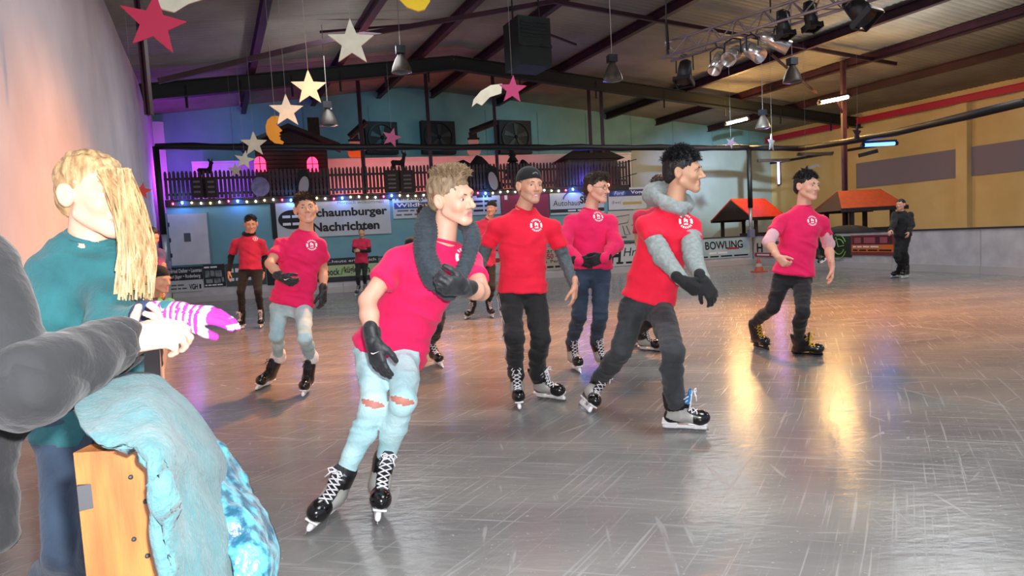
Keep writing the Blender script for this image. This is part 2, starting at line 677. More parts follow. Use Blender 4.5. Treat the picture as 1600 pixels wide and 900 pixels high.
# steel post of the hall at the left edge and on the right side
for (pa, da, pb, db, ww) in (((222, 60), 9.5, (228, 180), 9.5, 0.09), ((1318, 160), 21.0, (1322, 372), 20.4, 0.13)):
    a, bb = unproj(*pa, da), unproj(*pb, db)
    bb = np.array([a[0], a[1], bb[2]])
    a = np.array([a[0], a[1], roof_z(np.dot(a, HR))])
    if pb[0] > 1000:
        bb[2] = 0.0
    mb = MB()
    ibeam(mb, a, bb + np.array([1e-4, 0, 0]), ww, ww)
    struct('trim_%d' % (10 + (pb[0] > 1000)), mb, M_BEAM)
# ================================================================== RINK, BALCONY, DECORATION
M_WHITEPL = mat('white_plastic', '#c9c6c8', 0.5, 0, '#b4b0b4', 3)
M_WOOD = mat('orange_pine', '#96602e', 0.55, 0, '#6f3f1c', 6, 0.2, 30, stretch=(3, 3, 0.6))
M_DWOOD = mat('dark_stained_wood', '#2b221f', 0.8, 0, '#3a2e29', 9, 0.3, 30, stretch=(4, 4, 0.6))
M_FENCE = mat('weathered_fence_wood', '#4b3f3e', 0.85, 0, '#372e2f', 9, 0.3, 30)
M_SIGNW = mat('white_sign', '#c8cccd', 0.6, 0, '#bcc1c3', 2)
M_SIGND = mat('dark_navy_sign', '#1a2029', 0.5)
M_INK = mat('black_ink', '#0c0c10', 0.6)
M_INKW = mat('white_ink', '#e8e8ec', 0.6)
M_INKR = mat('red_ink', '#a83040', 0.6)
M_INKG = mat('grey_ink', '#565b62', 0.6)
M_BLUE = mat('blue_sign', '#2b4d8c', 0.5)
M_MAROON = mat('maroon_sign', '#8e2848', 0.6)
M_STEELPOST = mat('galvanised_post', '#c4c6cc', 0.35, 0.7)

# ---------------------------------------------------------------- rink barrier
barrier = thing('rink_barrier', 'rink end barrier covered with many small advertising boards', 'barrier', (BAR_C + BAR_D) / 2)
barrier_l = thing('rink_barrier', 'plain white barrier running along the left wall', 'barrier', (BAR_B + BAR_C) / 2)
barrier_r = thing('rink_barrier', 'barrier at right with maroon and dark green boards', 'barrier', (BAR_D + BAR_E) / 2)
BN = -BF                                    # boards face the camera
BP0 = np.array([0, BAR_C[1] + (BAR_D[1] - BAR_C[1]) * (0 - BAR_C[0]) / (BAR_D[0] - BAR_C[0]), 0])
BR_ = unit(BAR_D - BAR_C)
BN = np.cross(BR_, UP) * 1.0                # toward the camera
if BN[1] > 0:
    BN = -BN


def run_of_boards(A, B_, step, h_, top_m, low_m, barrier):
    d = unit(B_ - A)
    n = np.cross(d, UP)
    if np.dot(n, CAM - A) < 0:
        n = -n
    L = np.linalg.norm(B_ - A)
    k = max(1, int(round(L / step)))
    for i in range(k):
        c = A + d * L * (i + 0.5) / k
        mb = MB()
        mb.box(c + UP * (h_ / 2 + 0.05) - n * 0.05, d, L / k / 2 - 0.008, n, 0.04, UP, h_ / 2 - 0.05)
        p = part('board_panel', mb, low_m, barrier)
        mb = MB()
        mb.box(c + UP * 0.09 - n * 0.02, d, L / k / 2 - 0.004, n, 0.025, UP, 0.09)
        part('kick_strip', mb, mat('pale_kick_plate', '#b9b3b2', 0.5), p)
        mb = MB()
        mb.box(c + UP * (h_ + 0.01) - n * 0.05, d, L / k / 2, n, 0.06, UP, 0.02)
        part('top_rail', mb, top_m, p)


M_RAIL = mat('dark_top_rail', '#2a2c30', 0.6)
run_of_boards(BAR_A + unit(BAR_B - BAR_A) * 0.05, BAR_B, 2.4, 0.9, M_RAIL, M_WHITEPL, barrier_l)
run_of_boards(BAR_B, BAR_C, 2.4, 1.0, M_RAIL, M_WHITEPL, barrier_l)
run_of_boards(BAR_C, BAR_D, 2.3, 1.0, M_RAIL, M_WHITEPL, barrier)
run_of_boards(BAR_D, BAR_E, 2.2, 1.0, M_RAIL, M_WHITEPL, barrier_r)
run_of_boards(BAR_E, BAR_F, 2.5, 1.0, M_RAIL, M_WHITEPL, barrier_r)
run_of_boards(BAR_F, BAR_G, 2.5, 1.0, M_RAIL, M_WHITEPL, barrier_r)


def sign(x0, y0, x1, y1, P0, n, m, parent=None, name='banner', label=None, cat='sign', thick=0.02, off=0.0, group=None):
    """flat board on plane (P0, n) covering a photo rectangle; returns (object, centre, right, up, w, h)"""
    n = unit(n)
    if np.dot(n, CAM - np.asarray(P0)) < 0:
        n = -n
    P0 = np.asarray(P0, float) + n * off
    r = unit(np.cross(UP, n))
    c = hit((x0 + x1) / 2, (y0 + y1) / 2, P0, n)
    a, b_ = hit(x0, (y0 + y1) / 2, P0, n), hit(x1, (y0 + y1) / 2, P0, n)
    w_ = np.dot(b_ - a, r)
    h_ = (hit((x0 + x1) / 2, y0, P0, n) - hit((x0 + x1) / 2, y1, P0, n))[2]
    mb = MB()
    mb.box(c - n * thick / 2, r, w_ / 2, UP, h_ / 2, n, thick / 2)
    if parent is None:
        o = solo(name, mb, m, label, cat, group)
    else:
        o = part(name, mb, m, parent)
    return o, c, r, UP, w_, h_, n


def txt(sg, s, u, v, w, h, m, **kw):
    """lettering on a sign; u, v centre and w, h size as fractions"""
    o, c, r, up, W, H, n = sg
    return lettering(s, c + r * (u - 0.5) * W + up * (0.5 - v) * H, r, up, w * W, h * H, m, o, **kw)


def patch(sg, u, v, w, h, m, name='print', d=0.003):
    o, c, r, up, W, H, n = sg
    mb = MB()
    mb.box(c + r * (u - 0.5) * W + up * (0.5 - v) * H + n * d / 2, r, w * W / 2, up, h * H / 2, n, d / 2)
    return part(name, mb, m, o)


def smallprint(sg, n, u, v, w, h, m, depth=0.003):
    """a line of print too small to read in the photograph: word-length dashes"""
    o, c, r, up, W, H, nn = sg
    mb = MB()
    ln = [2 + (k * 5 + n) % 4 for k in range(n)]
    tot = sum(ln) + 0.8 * (n - 1)
    x = u - w / 2
    for q in ln:
        ww = w * q / tot
        mb.box(c + r * (x + ww / 2 - 0.5) * W + up * (0.5 - v) * H + nn * depth, r, ww * W / 2, up, h * H * 0.3, nn, 0.0015)
        x += ww + w * 0.8 / tot
    return part('small_print', mb, m, o)


# advertising on the boards (upper band)
bo = dict(parent=barrier, name='advertising_board', off=0.015)
s = sign(259, 417, 317, 438, BP0, BN, M_SIGND, **bo)
txt(s, 'Wilfried Deiber • Lauenau', 0.5, 0.28, 0.95, 0.3, M_INKW, bold=0.01)
txt(s, 'Karl Jäger • Rodenberg', 0.5, 0.74, 0.86, 0.34, M_INKW, bold=0.01)
s = sign(261, 438, 317, 456, BP0, BN, M_SIGNW, **bo)
txt(s, 'VGH', 0.74, 0.6, 0.24, 0.5, M_INK, bold=0.03)
patch(s, 0.93, 0.6, 0.05, 0.4, M_INK)
smallprint(s, 2, 0.3, 0.4, 0.35, 0.2, M_INKG)
smallprint(s, 3, 0.3, 0.7, 0.5, 0.2, M_INKG)
s = sign(318, 413, 352, 448, BP0, BN, M_SIGND, **bo)
smallprint(s, 2, 0.35, 0.12, 0.6, 0.12, M_INKW)
for (u, v, w, h) in ((0.18, 0.42, 0.2, 0.3), (0.42, 0.4, 0.18, 0.26), (0.7, 0.42, 0.3, 0.28), (0.25, 0.74, 0.3, 0.18), (0.62, 0.74, 0.3, 0.2), (0.88, 0.7, 0.1, 0.2)):
    patch(s, u, v, w, h, mat('pale_photo_print', '#8d9694', 0.6, 0, '#4c5a5c', 6))
smallprint(s, 4, 0.45, 0.92, 0.8, 0.1, M_INKW)
s = sign(353, 411, 416, 446, BP0, BN, mat('grey_green_sign', '#3d4a4a', 0.6), **bo)
smallprint(s, 4, 0.5, 0.3, 0.8, 0.3, M_INKW)
smallprint(s, 4, 0.5, 0.7, 0.8, 0.22, M_INKW)
s = sign(417, 408, 506, 443, BP0, BN, M_SIGND, **bo)
smallprint(s, 2, 0.4, 0.45, 0.6, 0.4, M_INKW)
s = sign(508, 402, 592, 413, BP0, BN, M_SIGND, **bo)
txt(s, '...heute erfolgreich', 0.5, 0.5, 0.9, 0.5, M_INKW)
s = sign(508, 413, 592, 431, BP0, BN, mat('pale_green_sign', '#a9c08f', 0.6), **bo)
txt(s, 'bock', 0.15, 0.55, 0.24, 0.6, M_INK, bold=0.02)
txt(s, 'kügler', 0.5, 0.52, 0.28, 0.75, M_INK, bold=0.02)
txt(s, 'n', 0.8, 0.58, 0.07, 0.45, M_INK, bold=0.02)
o_, c_, r_, up_, W_, H_, n_ = s
mb = MB()
mb.prism([(-0.04, -0.16), (0.02, -0.1), (0.1, 0.12), (0.02, 0.05)], c_ + r_ * (-0.2 * W_) + n_ * 0.002, r_, up_, n_ * 0.003)
part('leaf_print', mb, mat('leaf_green', '#5c8a3a', 0.6), o_)
s = sign(508, 431, 592, 439, BP0, BN, M_SIGND, **bo)
s = sign(594, 400, 700, 434, BP0, BN, mat('grey_board', '#6f777b', 0.6), **bo)
smallprint(s, 2, 0.5, 0.5, 0.8, 0.4, M_INK)
s = sign(702, 396, 838, 428, BP0, BN, M_SIGNW, **bo)
smallprint(s, 3, 0.5, 0.35, 0.8, 0.35, M_INKR)
s = sign(840, 384, 947, 420, BP0, BN, mat('cream_board', '#b5a89a', 0.6), **bo)
txt(s, '...arks', 0.2, 0.16, 0.3, 0.18, M_INK)
txt(s, '050 421', 0.24, 0.4, 0.3, 0.24, M_INKR, bold=0.03)
txt(s, 'u. Penny', 0.25, 0.64, 0.3, 0.18, M_INK)
smallprint(s, 4, 0.3, 0.86, 0.5, 0.14, M_INK)
s = sign(949, 380, 1092, 412, BP0, BN, M_SIGNW, **bo)
txt(s, 'H', 0.1, 0.5, 0.12, 0.8, M_INK, bold=0.03, shear=0.15)
txt(s, 'Hr', 0.25, 0.35, 0.14, 0.4, M_INK, shear=0.2)
smallprint(s, 4, 0.4, 0.86, 0.6, 0.16, M_INK)
s = sign(1094, 373, 1172, 403, BP0, BN, mat('ice_blue_board', '#9fb9c3', 0.35, 0.0, '#b4c8d0', 3), **bo)
txt(s, 'BOWLING', 0.48, 0.32, 0.76, 0.42, M_INK, bold=0.02, shear=-0.08)
smallprint(s, 1, 0.66, 0.52, 0.24, 0.16, M_INKR)
smallprint(s, 2, 0.36, 0.72, 0.36, 0.16, M_INKW)
smallprint(s, 4, 0.5, 0.9, 0.92, 0.12, M_INK)

# right-hand run: D -> E
RD = unit(BAR_E - BAR_D)
RN = np.cross(RD, UP)
if np.dot(RN, CAM - BAR_D) < 0:
    RN = -RN
bo2 = dict(parent=barrier_r, name='advertising_board', off=0.015)
s = sign(1178, 372, 1232, 402, BAR_D, RN, mat('cream_white_board', '#c9bfae', 0.6), **bo2)
txt(s, 'H', 0.16, 0.5, 0.18, 0.5, M_INK, bold=0.03)
txt(s, 'HA', 0.6, 0.55, 0.32, 0.3, M_INKR, bold=0.05)
patch(s, 0.62, 0.25, 0.3, 0.16, M_INKG)
patch(s, 0.5, 0.88, 1.0, 0.22, M_INKR)
smallprint(s, 3, 0.5, 0.88, 0.85, 0.14, M_INKW, depth=0.008)
s = sign(1234, 370, 1326, 401, BAR_D, RN, mat('dark_picture_board', '#27331f', 0.6, 0, '#1b2418', 5), **bo2)
o_, c_, r_, up_, W_, H_, n_ = s
mb = MB()
for rad, ofx in ((0.36, 0.3), (0.22, 0.32)):
    mb.tube([c_ + r_ * (W_ * ofx + rad * 1.0 * math.cos(a)) + up_ * rad * math.sin(a) + n_ * 0.01 for a in np.linspace(0.4, 5.9, 18)], 0.014, 5)
mb.tube([c_ + r_ * (W_ * 0.3 + x * 0.3) + up_ * y * 0.3 + n_ * 0.01 for x, y in ((-1.3, 0.2), (-0.2, 0.9), (0.1, 0.0), (0.9, 0.1))], 0.014, 5)
part('green_outline_drawing', mb, mat('pale_green_line', '#8fbf5a', 0.6), o_)
smallprint(s, 2, 0.3, 0.7, 0.4, 0.2, M_INKW)
s = sign(1328, 367, 1396, 399, BAR_D, RN, mat('maroon_board', '#7c2f38', 0.6), **bo2)
patch(s, 0.5, 0.26, 0.9, 0.38, mat('dark_red_print', '#4d1d26', 0.6))
for u, w in ((0.17, 0.16), (0.45, 0.26), (0.77, 0.16)):
    patch(s, u, 0.26, w, 0.28, mat('rose_print', '#a0505a', 0.6), d=0.006)
patch(s, 0.5, 0.66, 0.96, 0.36, mat('orange_print', '#cf6d2e', 0.6))
smallprint(s, 4, 0.36, 0.58, 0.6, 0.12, M_INKW, depth=0.008)
smallprint(s, 4, 0.5, 0.75, 0.88, 0.12, M_INK, depth=0.008)

# ---------------------------------------------------------------- balcony over the rink end
BAL0 = np.array([0, BP0[1] + 1.0, 0])        # face of the balcony wall


def bal(px, py, back=0.0):
    """point on the balcony front plane (moved back by some metres) seen at a pixel"""
    return hit(px, py, BAL0 - BN * back, BN)


Z_BAL = 3.05
bl = bal(258, 312)
br = bal(982, 292)
bl[2] = br[2] = 0
w = MB()
c = (bl + br) / 2
Lw = np.linalg.norm(br - bl)
w.box(c + UP * 1.42 - BN * 0.15, BR_, Lw / 2, BN, 0.12, UP, 1.42)
wall_low = struct('wall_balcony', w, M_TEAL)
w = MB()
# deck slab tapering to the back wall
dA, dB = bl + UP * Z_BAL, br + UP * Z_BAL
far = lambda p: p + HF * ((V_BACK - np.dot(p, HF)) - 0.03)
q = [dA + BN * 0.05, dB + BN * 0.05, far(dB), far(dA)]
w.quad([p for p in q])
w.quad([p - UP * 0.2 for p in q][::-1])
for i in range(4):
    w.quad([q[i], q[i] - UP * 0.2, q[(i + 1) % 4] - UP * 0.2, q[(i + 1) % 4]])
deck = struct('trim_1', w, mat('balcony_fascia', '#2f2a2c', 0.8))

# low white parapet at the back of the balcony
pa_, pb_ = bal(300, 250, 2.2), bal(985, 250, 2.2)
pa_ = pa_ + BR_ * 0.0
w = MB()
cc = (pa_ + pb_) / 2
cc[2] = 0
w.box(cc + UP * (Z_BAL + 0.68), BR_, np.linalg.norm((pb_ - pa_)[:2]) / 2, BN, 0.08, UP, 0.68)
w.box(cc + UP * (Z_BAL + 1.38), BR_, np.linalg.norm((pb_ - pa_)[:2]) / 2, BN, 0.12, UP, 0.03)
struct('wall_parapet', w, M_WHITEWALL)

# steel door in the balcony wall
dr = sign(265, 334, 326, 414, BAL0, BN, mat('brushed_steel_door', '#e2e7e8', 0.3, 0.3, '#cdd4d6', 1.5, 0.15, 5), name='door_1', label=None, cat=None, thick=0.05, off=0.03)
d_o = dr[0]
d_o['kind'] = 'structure'
for k in ('label', 'category'):
    if k in d_o:
        del d_o[k]
patch(dr, 0.46, 0.46, 0.17, 0.17, M_INKG, name='door_notice', d=0.008)
for v in (0.2, 0.5, 0.8):
    patch(dr, 0.02, v, 0.03, 0.08, M_DARKSTEEL, name='hinge', d=0.02)
for u in (-0.04, 1.04):
    patch(dr, u, 0.5, 0.05, 1.04, mat('door_frame', '#6d8f96', 0.6), name='door_frame', d=0.01)

# banners on the balcony wall
s = sign(426, 312, 612, 369, BAL0, BN, M_SIGNW, name='banner', label='largest white banner with two lines of bold black lettering', cat='banner', off=0.03)
txt(s, 'Schaumburger', 0.645, 0.38, 0.66, 0.3, M_INK, bold=0.035)
txt(s, 'Nachrichten', 0.615, 0.74, 0.57, 0.25, M_INK, bold=0.035)
txt(s, 'Herzlich willkommen', 0.75, 0.09, 0.4, 0.1, M_INKG, shear=0.2)
patch(s, 0.02, 0.5, 0.04, 1.0, M_INK)
o_, c_, r_, up_, W_, H_, n_ = s
mb = MB()
mb.prism([(0.42 * math.cos(a), 0.3 * math.sin(a)) for a in np.linspace(0, 2 * math.pi, 25)[:-1]], c_ - r_ * W_ * 0.33 + n_ * 0.002, r_, up_, n_ * 0.004)
part('oval_print', mb, M_INK, o_)
smallprint(s, 2, 0.17, 0.42, 0.16, 0.12, M_INKW, depth=0.012)
smallprint(s, 2, 0.17, 0.62, 0.16, 0.12, M_INKW, depth=0.012)
s = sign(614, 301, 702, 340, BAL0, BN, M_SIGNW, name='banner', label='white sign with italic lettering over a blue strip beside the largest banner', cat='sign', off=0.03)
txt(s, 'Fahrzeugzentrum', 0.52, 0.2, 0.95, 0.3, M_INK, bold=0.015, shear=0.25)
patch(s, 0.5, 0.5, 0.95, 0.24, M_BLUE)
txt(s, 'Wildhagen', 0.46, 0.5, 0.8, 0.2, M_INKW, bold=0.02, depth=0.009)
smallprint(s, 3, 0.3, 0.7, 0.45, 0.1, M_INKG)
smallprint(s, 4, 0.45, 0.86, 0.8, 0.1, M_INKG)
s = sign(704, 298, 782, 336, BAL0, BN, mat('lilac_white_sign', '#b9bcd0', 0.6), name='banner', label='pale lilac sign with small dark print behind the front skater\'s face', cat='sign', off=0.03)
for v, w in ((0.25, 0.3), (0.45, 0.5), (0.63, 0.5), (0.82, 0.45)):
    smallprint(s, 3, 0.68, v, w, 0.14, M_INK)
s = sign(784, 295, 858, 352, BAL0, BN, M_MAROON, name='banner', label='plain maroon sign with tiny white logo behind the cap wearer', cat='sign', off=0.03)
smallprint(s, 1, 0.1, 0.22, 0.06, 0.2, M_INKW)
smallprint(s, 2, 0.88, 0.86, 0.16, 0.07, M_INKW)
s = sign(860, 295, 944, 334, BAL0, BN, M_SIGNW, name='banner', label='white sign with an arched blue line above its lettering', cat='sign', off=0.03)
txt(s, 'Autohaus', 0.3, 0.55, 0.5, 0.22, M_INK, shear=0.1)
txt(s, 'SENN', 0.74, 0.45, 0.38, 0.3, M_INK, bold=0.04)
patch(s, 0.5, 0.86, 1.0, 0.14, M_SIGND)
smallprint(s, 2, 0.5, 0.86, 0.36, 0.09, M_INKW, depth=0.008)
o_, c_, r_, up_, W_, H_, n_ = s
mb = MB()
mb.tube([c_ + r_ * (-0.05 * W_ + 0.42 * math.cos(a)) + up_ * (0.02 + 0.34 * math.sin(a)) + n_ * 0.006 for a in np.linspace(0.2, 2.95, 14)], 0.022, 5)
part('arch_print', mb, M_BLUE, o_)
s = sign(951, 293, 1010, 327, BAL0, BN, M_SIGNW, name='banner', label='white car sign with blue oval beside the glasses wearer', cat='sign', off=0.03)
patch(s, 0.5, 0.24, 0.98, 0.3, mat('navy_band', '#2a3a78', 0.5))
o_, c_, r_, up_, W_, H_, n_ = s
mb = MB()
mb.prism([(0.26 * math.cos(a), 0.12 * math.sin(a)) for a in np.linspace(0, 2 * math.pi, 21)[:-1]], c_ - r_ * W_ * 0.22 + up_ * H_ * 0.26 + n_ * 0.004, r_, up_, n_ * 0.006)
part('oval_print', mb, mat('bright_blue_oval', '#3b66b8', 0.5), o_)
txt(s, 'Ford', 0.28, 0.24, 0.26, 0.16, M_INKW, depth=0.014, shear=0.3)
txt(s, 'Vogel', 0.78, 0.24, 0.38, 0.2, M_INKW, bold=0.02, depth=0.009)
txt(s, '(Ewe)', 0.2, 0.68, 0.24, 0.16, mat('violet_ink', '#5a3f8c', 0.6))
patch(s, 0.62, 0.72, 0.5, 0.12, mat('ochre_print', '#b59a4a', 0.6))
s = sign(951, 329, 1006, 376, BAL0, BN, mat('warm_white_sign', '#bdb6b0', 0.6), name='banner', label='white sign with a sketched boot drawing under the blue oval sign', cat='sign', off=0.03)
o_, c_, r_, up_, W_, H_, n_ = s
mb = MB()
for ln in (((-0.3, 0.3), (0.1, 0.36), (0.05, 0.1), (-0.25, 0.05), (-0.3, 0.3)), ((-0.1, 0.0), (-0.05, -0.3), (0.1, -0.3), (0.0, 0.0)), ((0.15, 0.0), (0.3, 0.05)), ((0.2, -0.2), (0.34, -0.1))):
    mb.tube([c_ + r_ * x * W_ + up_ * y * H_ + n_ * 0.005 for x, y in ln], 0.014, 5)
part('sketch_print', mb, M_INKG, o_)
smallprint(s, 1, 0.3, 0.88, 0.4, 0.1, M_INKG)

# fence along the balcony: posts, rails, single pickets
fence = thing('picket_fence', 'weathered wooden picket fence along the balcony edge above the string lights', 'fence', bl + UP * Z_BAL)
Lf = np.linalg.norm(br - bl)
npk = 128
pick = MB()
for z_ in (0.16, 0.62):
    mb = MB()
    mb.box((bl + br) / 2 + UP * (Z_BAL + z_) - BN * 0.06, BR_, Lf / 2, BN, 0.015, UP, 0.035)
    part('rail', mb, M_FENCE, fence)
pme = MB()
pme.prism([(-0.04, 0.0), (0.04, 0.0), (0.04, 0.76), (0.02, 0.83), (-0.02, 0.83), (-0.04, 0.76)], np.zeros(3), BR_, UP, BN * 0.022)
pme = pme.mesh('picket', M_FENCE)
for i in range(npk):
    p = bl + (br - bl) * (i + 0.5) / npk
    o = bpy.data.objects.new('picket', pme)
    COL.objects.link(o)
    o.parent = fence
    o.location = tuple(p + UP * (Z_BAL + 0.02 + rnd.uniform(-0.015, 0.015)) - BN * 0.02 - bl - UP * Z_BAL)

# string of coloured bulbs under the fence
sl_ = thing('string_lights', 'string of small coloured bulbs strung along the balcony edge', 'lights', bl + UP * 2.8)
colm = {c: mat('bulb_' + n_, '#ffffff', 0.4, emit=c, estr=e) for n_, c, e in (('red', '#ff2040', 14), ('blue', '#3070ff', 26), ('yellow', '#ffe890', 12), ('white', '#fff4e6', 14))}
cols = list(colm.values())
seq = [0, 1, 2, 3, 2, 3]
nbulb = 50
wire = []
for i in range(nbulb):
    p = bl + (br - bl) * (0.015 + 0.86 * i / nbulb) + UP * (2.93 + 0.02 * math.sin(i * 1.3)) + BN * 0.1
    wire.append(p + UP * 0.05)
    mb = MB()
    rb_ = 0.034 if seq[i % 6] == 1 else 0.025
    mb.ball(p, rb_, rb_, rb_ * 1.25, 8, 6)
    part('bulb', mb, cols[seq[i % 6]], sl_, smooth=True)
    if seq[i % 6] == 1:
        lamp('blue_bulb_light', 'POINT', tuple(p + BN * 0.08), 5, (0.15, 0.35, 1.0), 0.04)
mb = MB()
mb.tube(wire, 0.012, 5)
part('wire', mb, M_BLACK, sl_)

# ---------------------------------------------------------------- houses and figures on the balcony


def flat_shape(name, outline, px, py, back, scale, m, label, cat, parent=None, group=None, thick=0.04, mirror=1, plane=None):
    """plywood cut-out with an outline in metres, its base at a pixel"""
    o_ = bal(px, py, back) if plane is None else plane
    mb = MB()
    mb.prism([(x * scale * mirror, y * scale) for x, y in outline][::mirror], o_, BR_, UP, -BN * thick)
    if parent is None:
        return solo(name, mb, m, label, cat, group)
    return part(name, mb, m, parent)


# log cabin with lit windows
cab = bal(458, 306, 0.35)
cab[2] = Z_BAL
cabin = thing('log_cabin', 'dark log cabin with pink lit arched windows on the balcony', 'house', cab)
for i in range(12):
    mb = MB()
    a, b_ = cab - BR_ * 1.08 + UP * (0.08 + 0.135 * i), cab + BR_ * 1.12 + UP * (0.08 + 0.135 * i)
    mb.tube([a - BN * 0.5, b_ - BN * 0.5], 0.075, 8)
    part('log', mb, M_DWOOD, cabin, smooth=False)
for sg in (-1, 1):
    mb = MB()
    mb.box(cab + BR_ * sg * 1.02 - BN * 0.95 + UP * 0.8, BR_, 0.05, BN, 0.5, UP, 0.8)
    part('side_wall', mb, M_DWOOD, cabin)
for sg in (-1, 1):
    mb = MB()
    top_, ev = cab + UP * 2.22 - BN * 0.2, cab + BR_ * 1.55 * sg + UP * 1.58 - BN * 0.2
    mb.prism([(0, 0), (1, 0), (1, 0.12), (0, 0.12)], top_, ev - top_, UP, -BN * 1.4)
    part('roof_slope', mb, M_DWOOD, cabin)
mb = MB()
mb.prism([(-1.3, 1.6), (1.3, 1.6), (0, 2.15)], cab - BN * 0.5, BR_, UP, -BN * 0.06)
part('gable', mb, M_DWOOD, cabin)
mb = MB()
mb.box(cab + BR_ * 0.75 + UP * 2.25 - BN * 0.8, BR_, 0.18, BN, 0.18, UP, 0.35)
part('chimney', mb, M_DWOOD, cabin)
M_PINKWIN = mat('pink_lit_pane', '#ff4060', 0.5, emit='#ff2e5a', estr=2.2)
for px_ in (407, 489):
    wc = bal(px_, 266, 0.42)
    mb = MB()
    mb.prism([(-0.17, 0), (0.17, 0), (0.17, 0.28)] + [(0.17 * math.cos(a), 0.28 + 0.2 * math.sin(a)) for a in np.linspace(0.3, 2.8, 7)] + [(-0.17, 0.28)], wc - UP * 0.05, BR_, UP, -BN * 0.02)
    wn = part('lit_window', mb, M_PINKWIN, cabin)
    mb = MB()
    mb.box(wc + UP * 0.2 + BN * 0.015, BR_, 0.012, BN, 0.01, UP, 0.24)
    mb.box(wc + UP * 0.2 + BN * 0.015, BR_, 0.17, BN, 0.01, UP, 0.012)
    part('glazing_bar', mb, M_DWOOD, wn)
mb = MB()
wc = bal(407, 292, 0.0)
mb.prism([(0.27 * math.cos(a), 0.3 * math.sin(a)) for a in np.linspace(0, 2 * math.pi, 21)[:-1]], wc + BN * 0.02, BR_, UP, BN * 0.03)
solo('round_panel', mb, mat('lilac_grey_panel', '#8d85a4', 0.7, 0, '#6d6684', 6), 'round pale lilac panel on the fence below the lit cabin window', 'sign')

# deer silhouettes
DEER = [(-0.34, 0.36), (-0.38, 0.5), (-0.3, 0.58), (0.08, 0.56), (0.16, 0.64), (0.2, 0.84), (0.12, 1.02), (0.18, 0.98), (0.2, 1.06), (0.24, 0.92), (0.3, 0.92), (0.36, 1.04), (0.35, 0.9), (0.4, 0.82), (0.34, 0.74),
        (0.3, 0.5), (0.27, 0.38), (0.28, 0.0), (0.23, 0.0), (0.2, 0.3), (0.15, 0.3), (0.16, 0.0), (0.11, 0.0), (0.08, 0.32), (-0.15, 0.34), (-0.2, 0.22), (-0.17, 0.0), (-0.22, 0.0), (-0.26, 0.2), (-0.3, 0.0), (-0.34, 0.0)]
M_SIL = mat('dark_plywood', '#17171c', 0.8)
for px_, py_, lb in ((322, 281, 'dark deer cut-out standing on the fence by the purple wall'), (624, 269, 'dark deer cut-out above the shuttered boxes, lit red from behind')):
    flat_shape('deer_cutout', DEER, px_, py_, 0.2, 0.68 if px_ > 400 else 0.62, M_SIL, lb, 'deer figure', group=None)

# snowmen
M_SNOW = mat('white_plywood', '#c9b6b4', 0.7)
for px_, py_, lb in ((556, 246, 'plywood snowman nearer the log cabin, glowing orange at its base'), (741, 240, 'plywood snowman between two dark wall fans')):
    b0 = bal(px_, py_, 2.1)
    b0[2] = Z_BAL + 1.41
    r_ = thing('snowman', lb, 'snowman', b0)
    mb = MB()
    mb.prism([(0.26 * math.cos(a), 0.2 + 0.24 * math.sin(a)) for a in np.linspace(0, 2 * math.pi, 21)[:-1]], b0, BR_, UP, -BN * 0.04)
    part('belly', mb, mat('orange_glow_paint', '#ff8a3a', 0.7) if px_ < 600 else M_SNOW, r_)  # orange glow is put into the belly colour; nothing emits here
    mb = MB()
    mb.prism([(0.2 * math.cos(a), 0.5 + 0.13 * math.sin(a)) for a in np.linspace(0, 2 * math.pi, 21)[:-1]], b0 + BN * 0.01, BR_, UP, -BN * 0.04)
    part('head', mb, M_SNOW, r_)
    mb = MB()
    mb.prism([(-0.36, 0.28), (-0.3, 0.4), (0.3, 0.4), (0.36, 0.28), (0.3, 0.24), (-0.3, 0.24)], b0 - BN * 0.05, BR_, UP, -BN * 0.03)
    part('arms', mb, M_SNOW, r_)
    mb = MB()
    mb.prism([(-0.22, 0.58), (0.22, 0.58), (0.22, 0.64), (0.14, 0.66), (0.13, 0.84), (-0.17, 0.84), (-0.15, 0.66), (-0.22, 0.64)], b0 + BN * 0.03, BR_, UP, -BN * 0.04)
    part('hat', mb, M_SIL, r_)
    mb = MB()
    mb.prism([(-0.13, 0.33), (0.13, 0.33), (0.09, 0.4), (-0.09, 0.4)], b0 + BN * 0.03, BR_, UP, -BN * 0.03)
    part('scarf', mb, M_SIL, r_)

# penguins
for px_, py_, lb, mr in ((477, 306, 'penguin cut-out with pale belly by the log cabin', 1), (770, 297, 'penguin cut-out with pale belly on the fence near the maroon sign', -1)):
    b0 = bal(px_, py_, -0.12)
    r_ = thing('penguin', lb, 'penguin figure', b0)
    mb = MB()
    mb.prism([(mr * x, y) for x, y in [(-0.2, 0), (-0.26, 0.3), (-0.2, 0.55), (-0.12, 0.66), (-0.2, 0.7), (-0.08, 0.8), (0.06, 0.8), (0.14, 0.66), (0.2, 0.4), (0.22, 0.1), (0.14, 0)]][::mr], b0, BR_, UP, -BN * 0.04)
    part('body', mb, M_SIL, r_)
    mb = MB()
    mb.prism([(mr * (-0.02 + 0.15 * math.cos(a) + 0.05 * math.sin(a)), 0.3 + 0.3 * math.sin(a)) for a in np.linspace(0, 2 * math.pi, 21)[:-1]][::mr], b0 + BN * 0.02, BR_, UP, BN * 0.02)
    part('belly', mb, mat('pale_ply', '#a7a3a8', 0.7), r_)

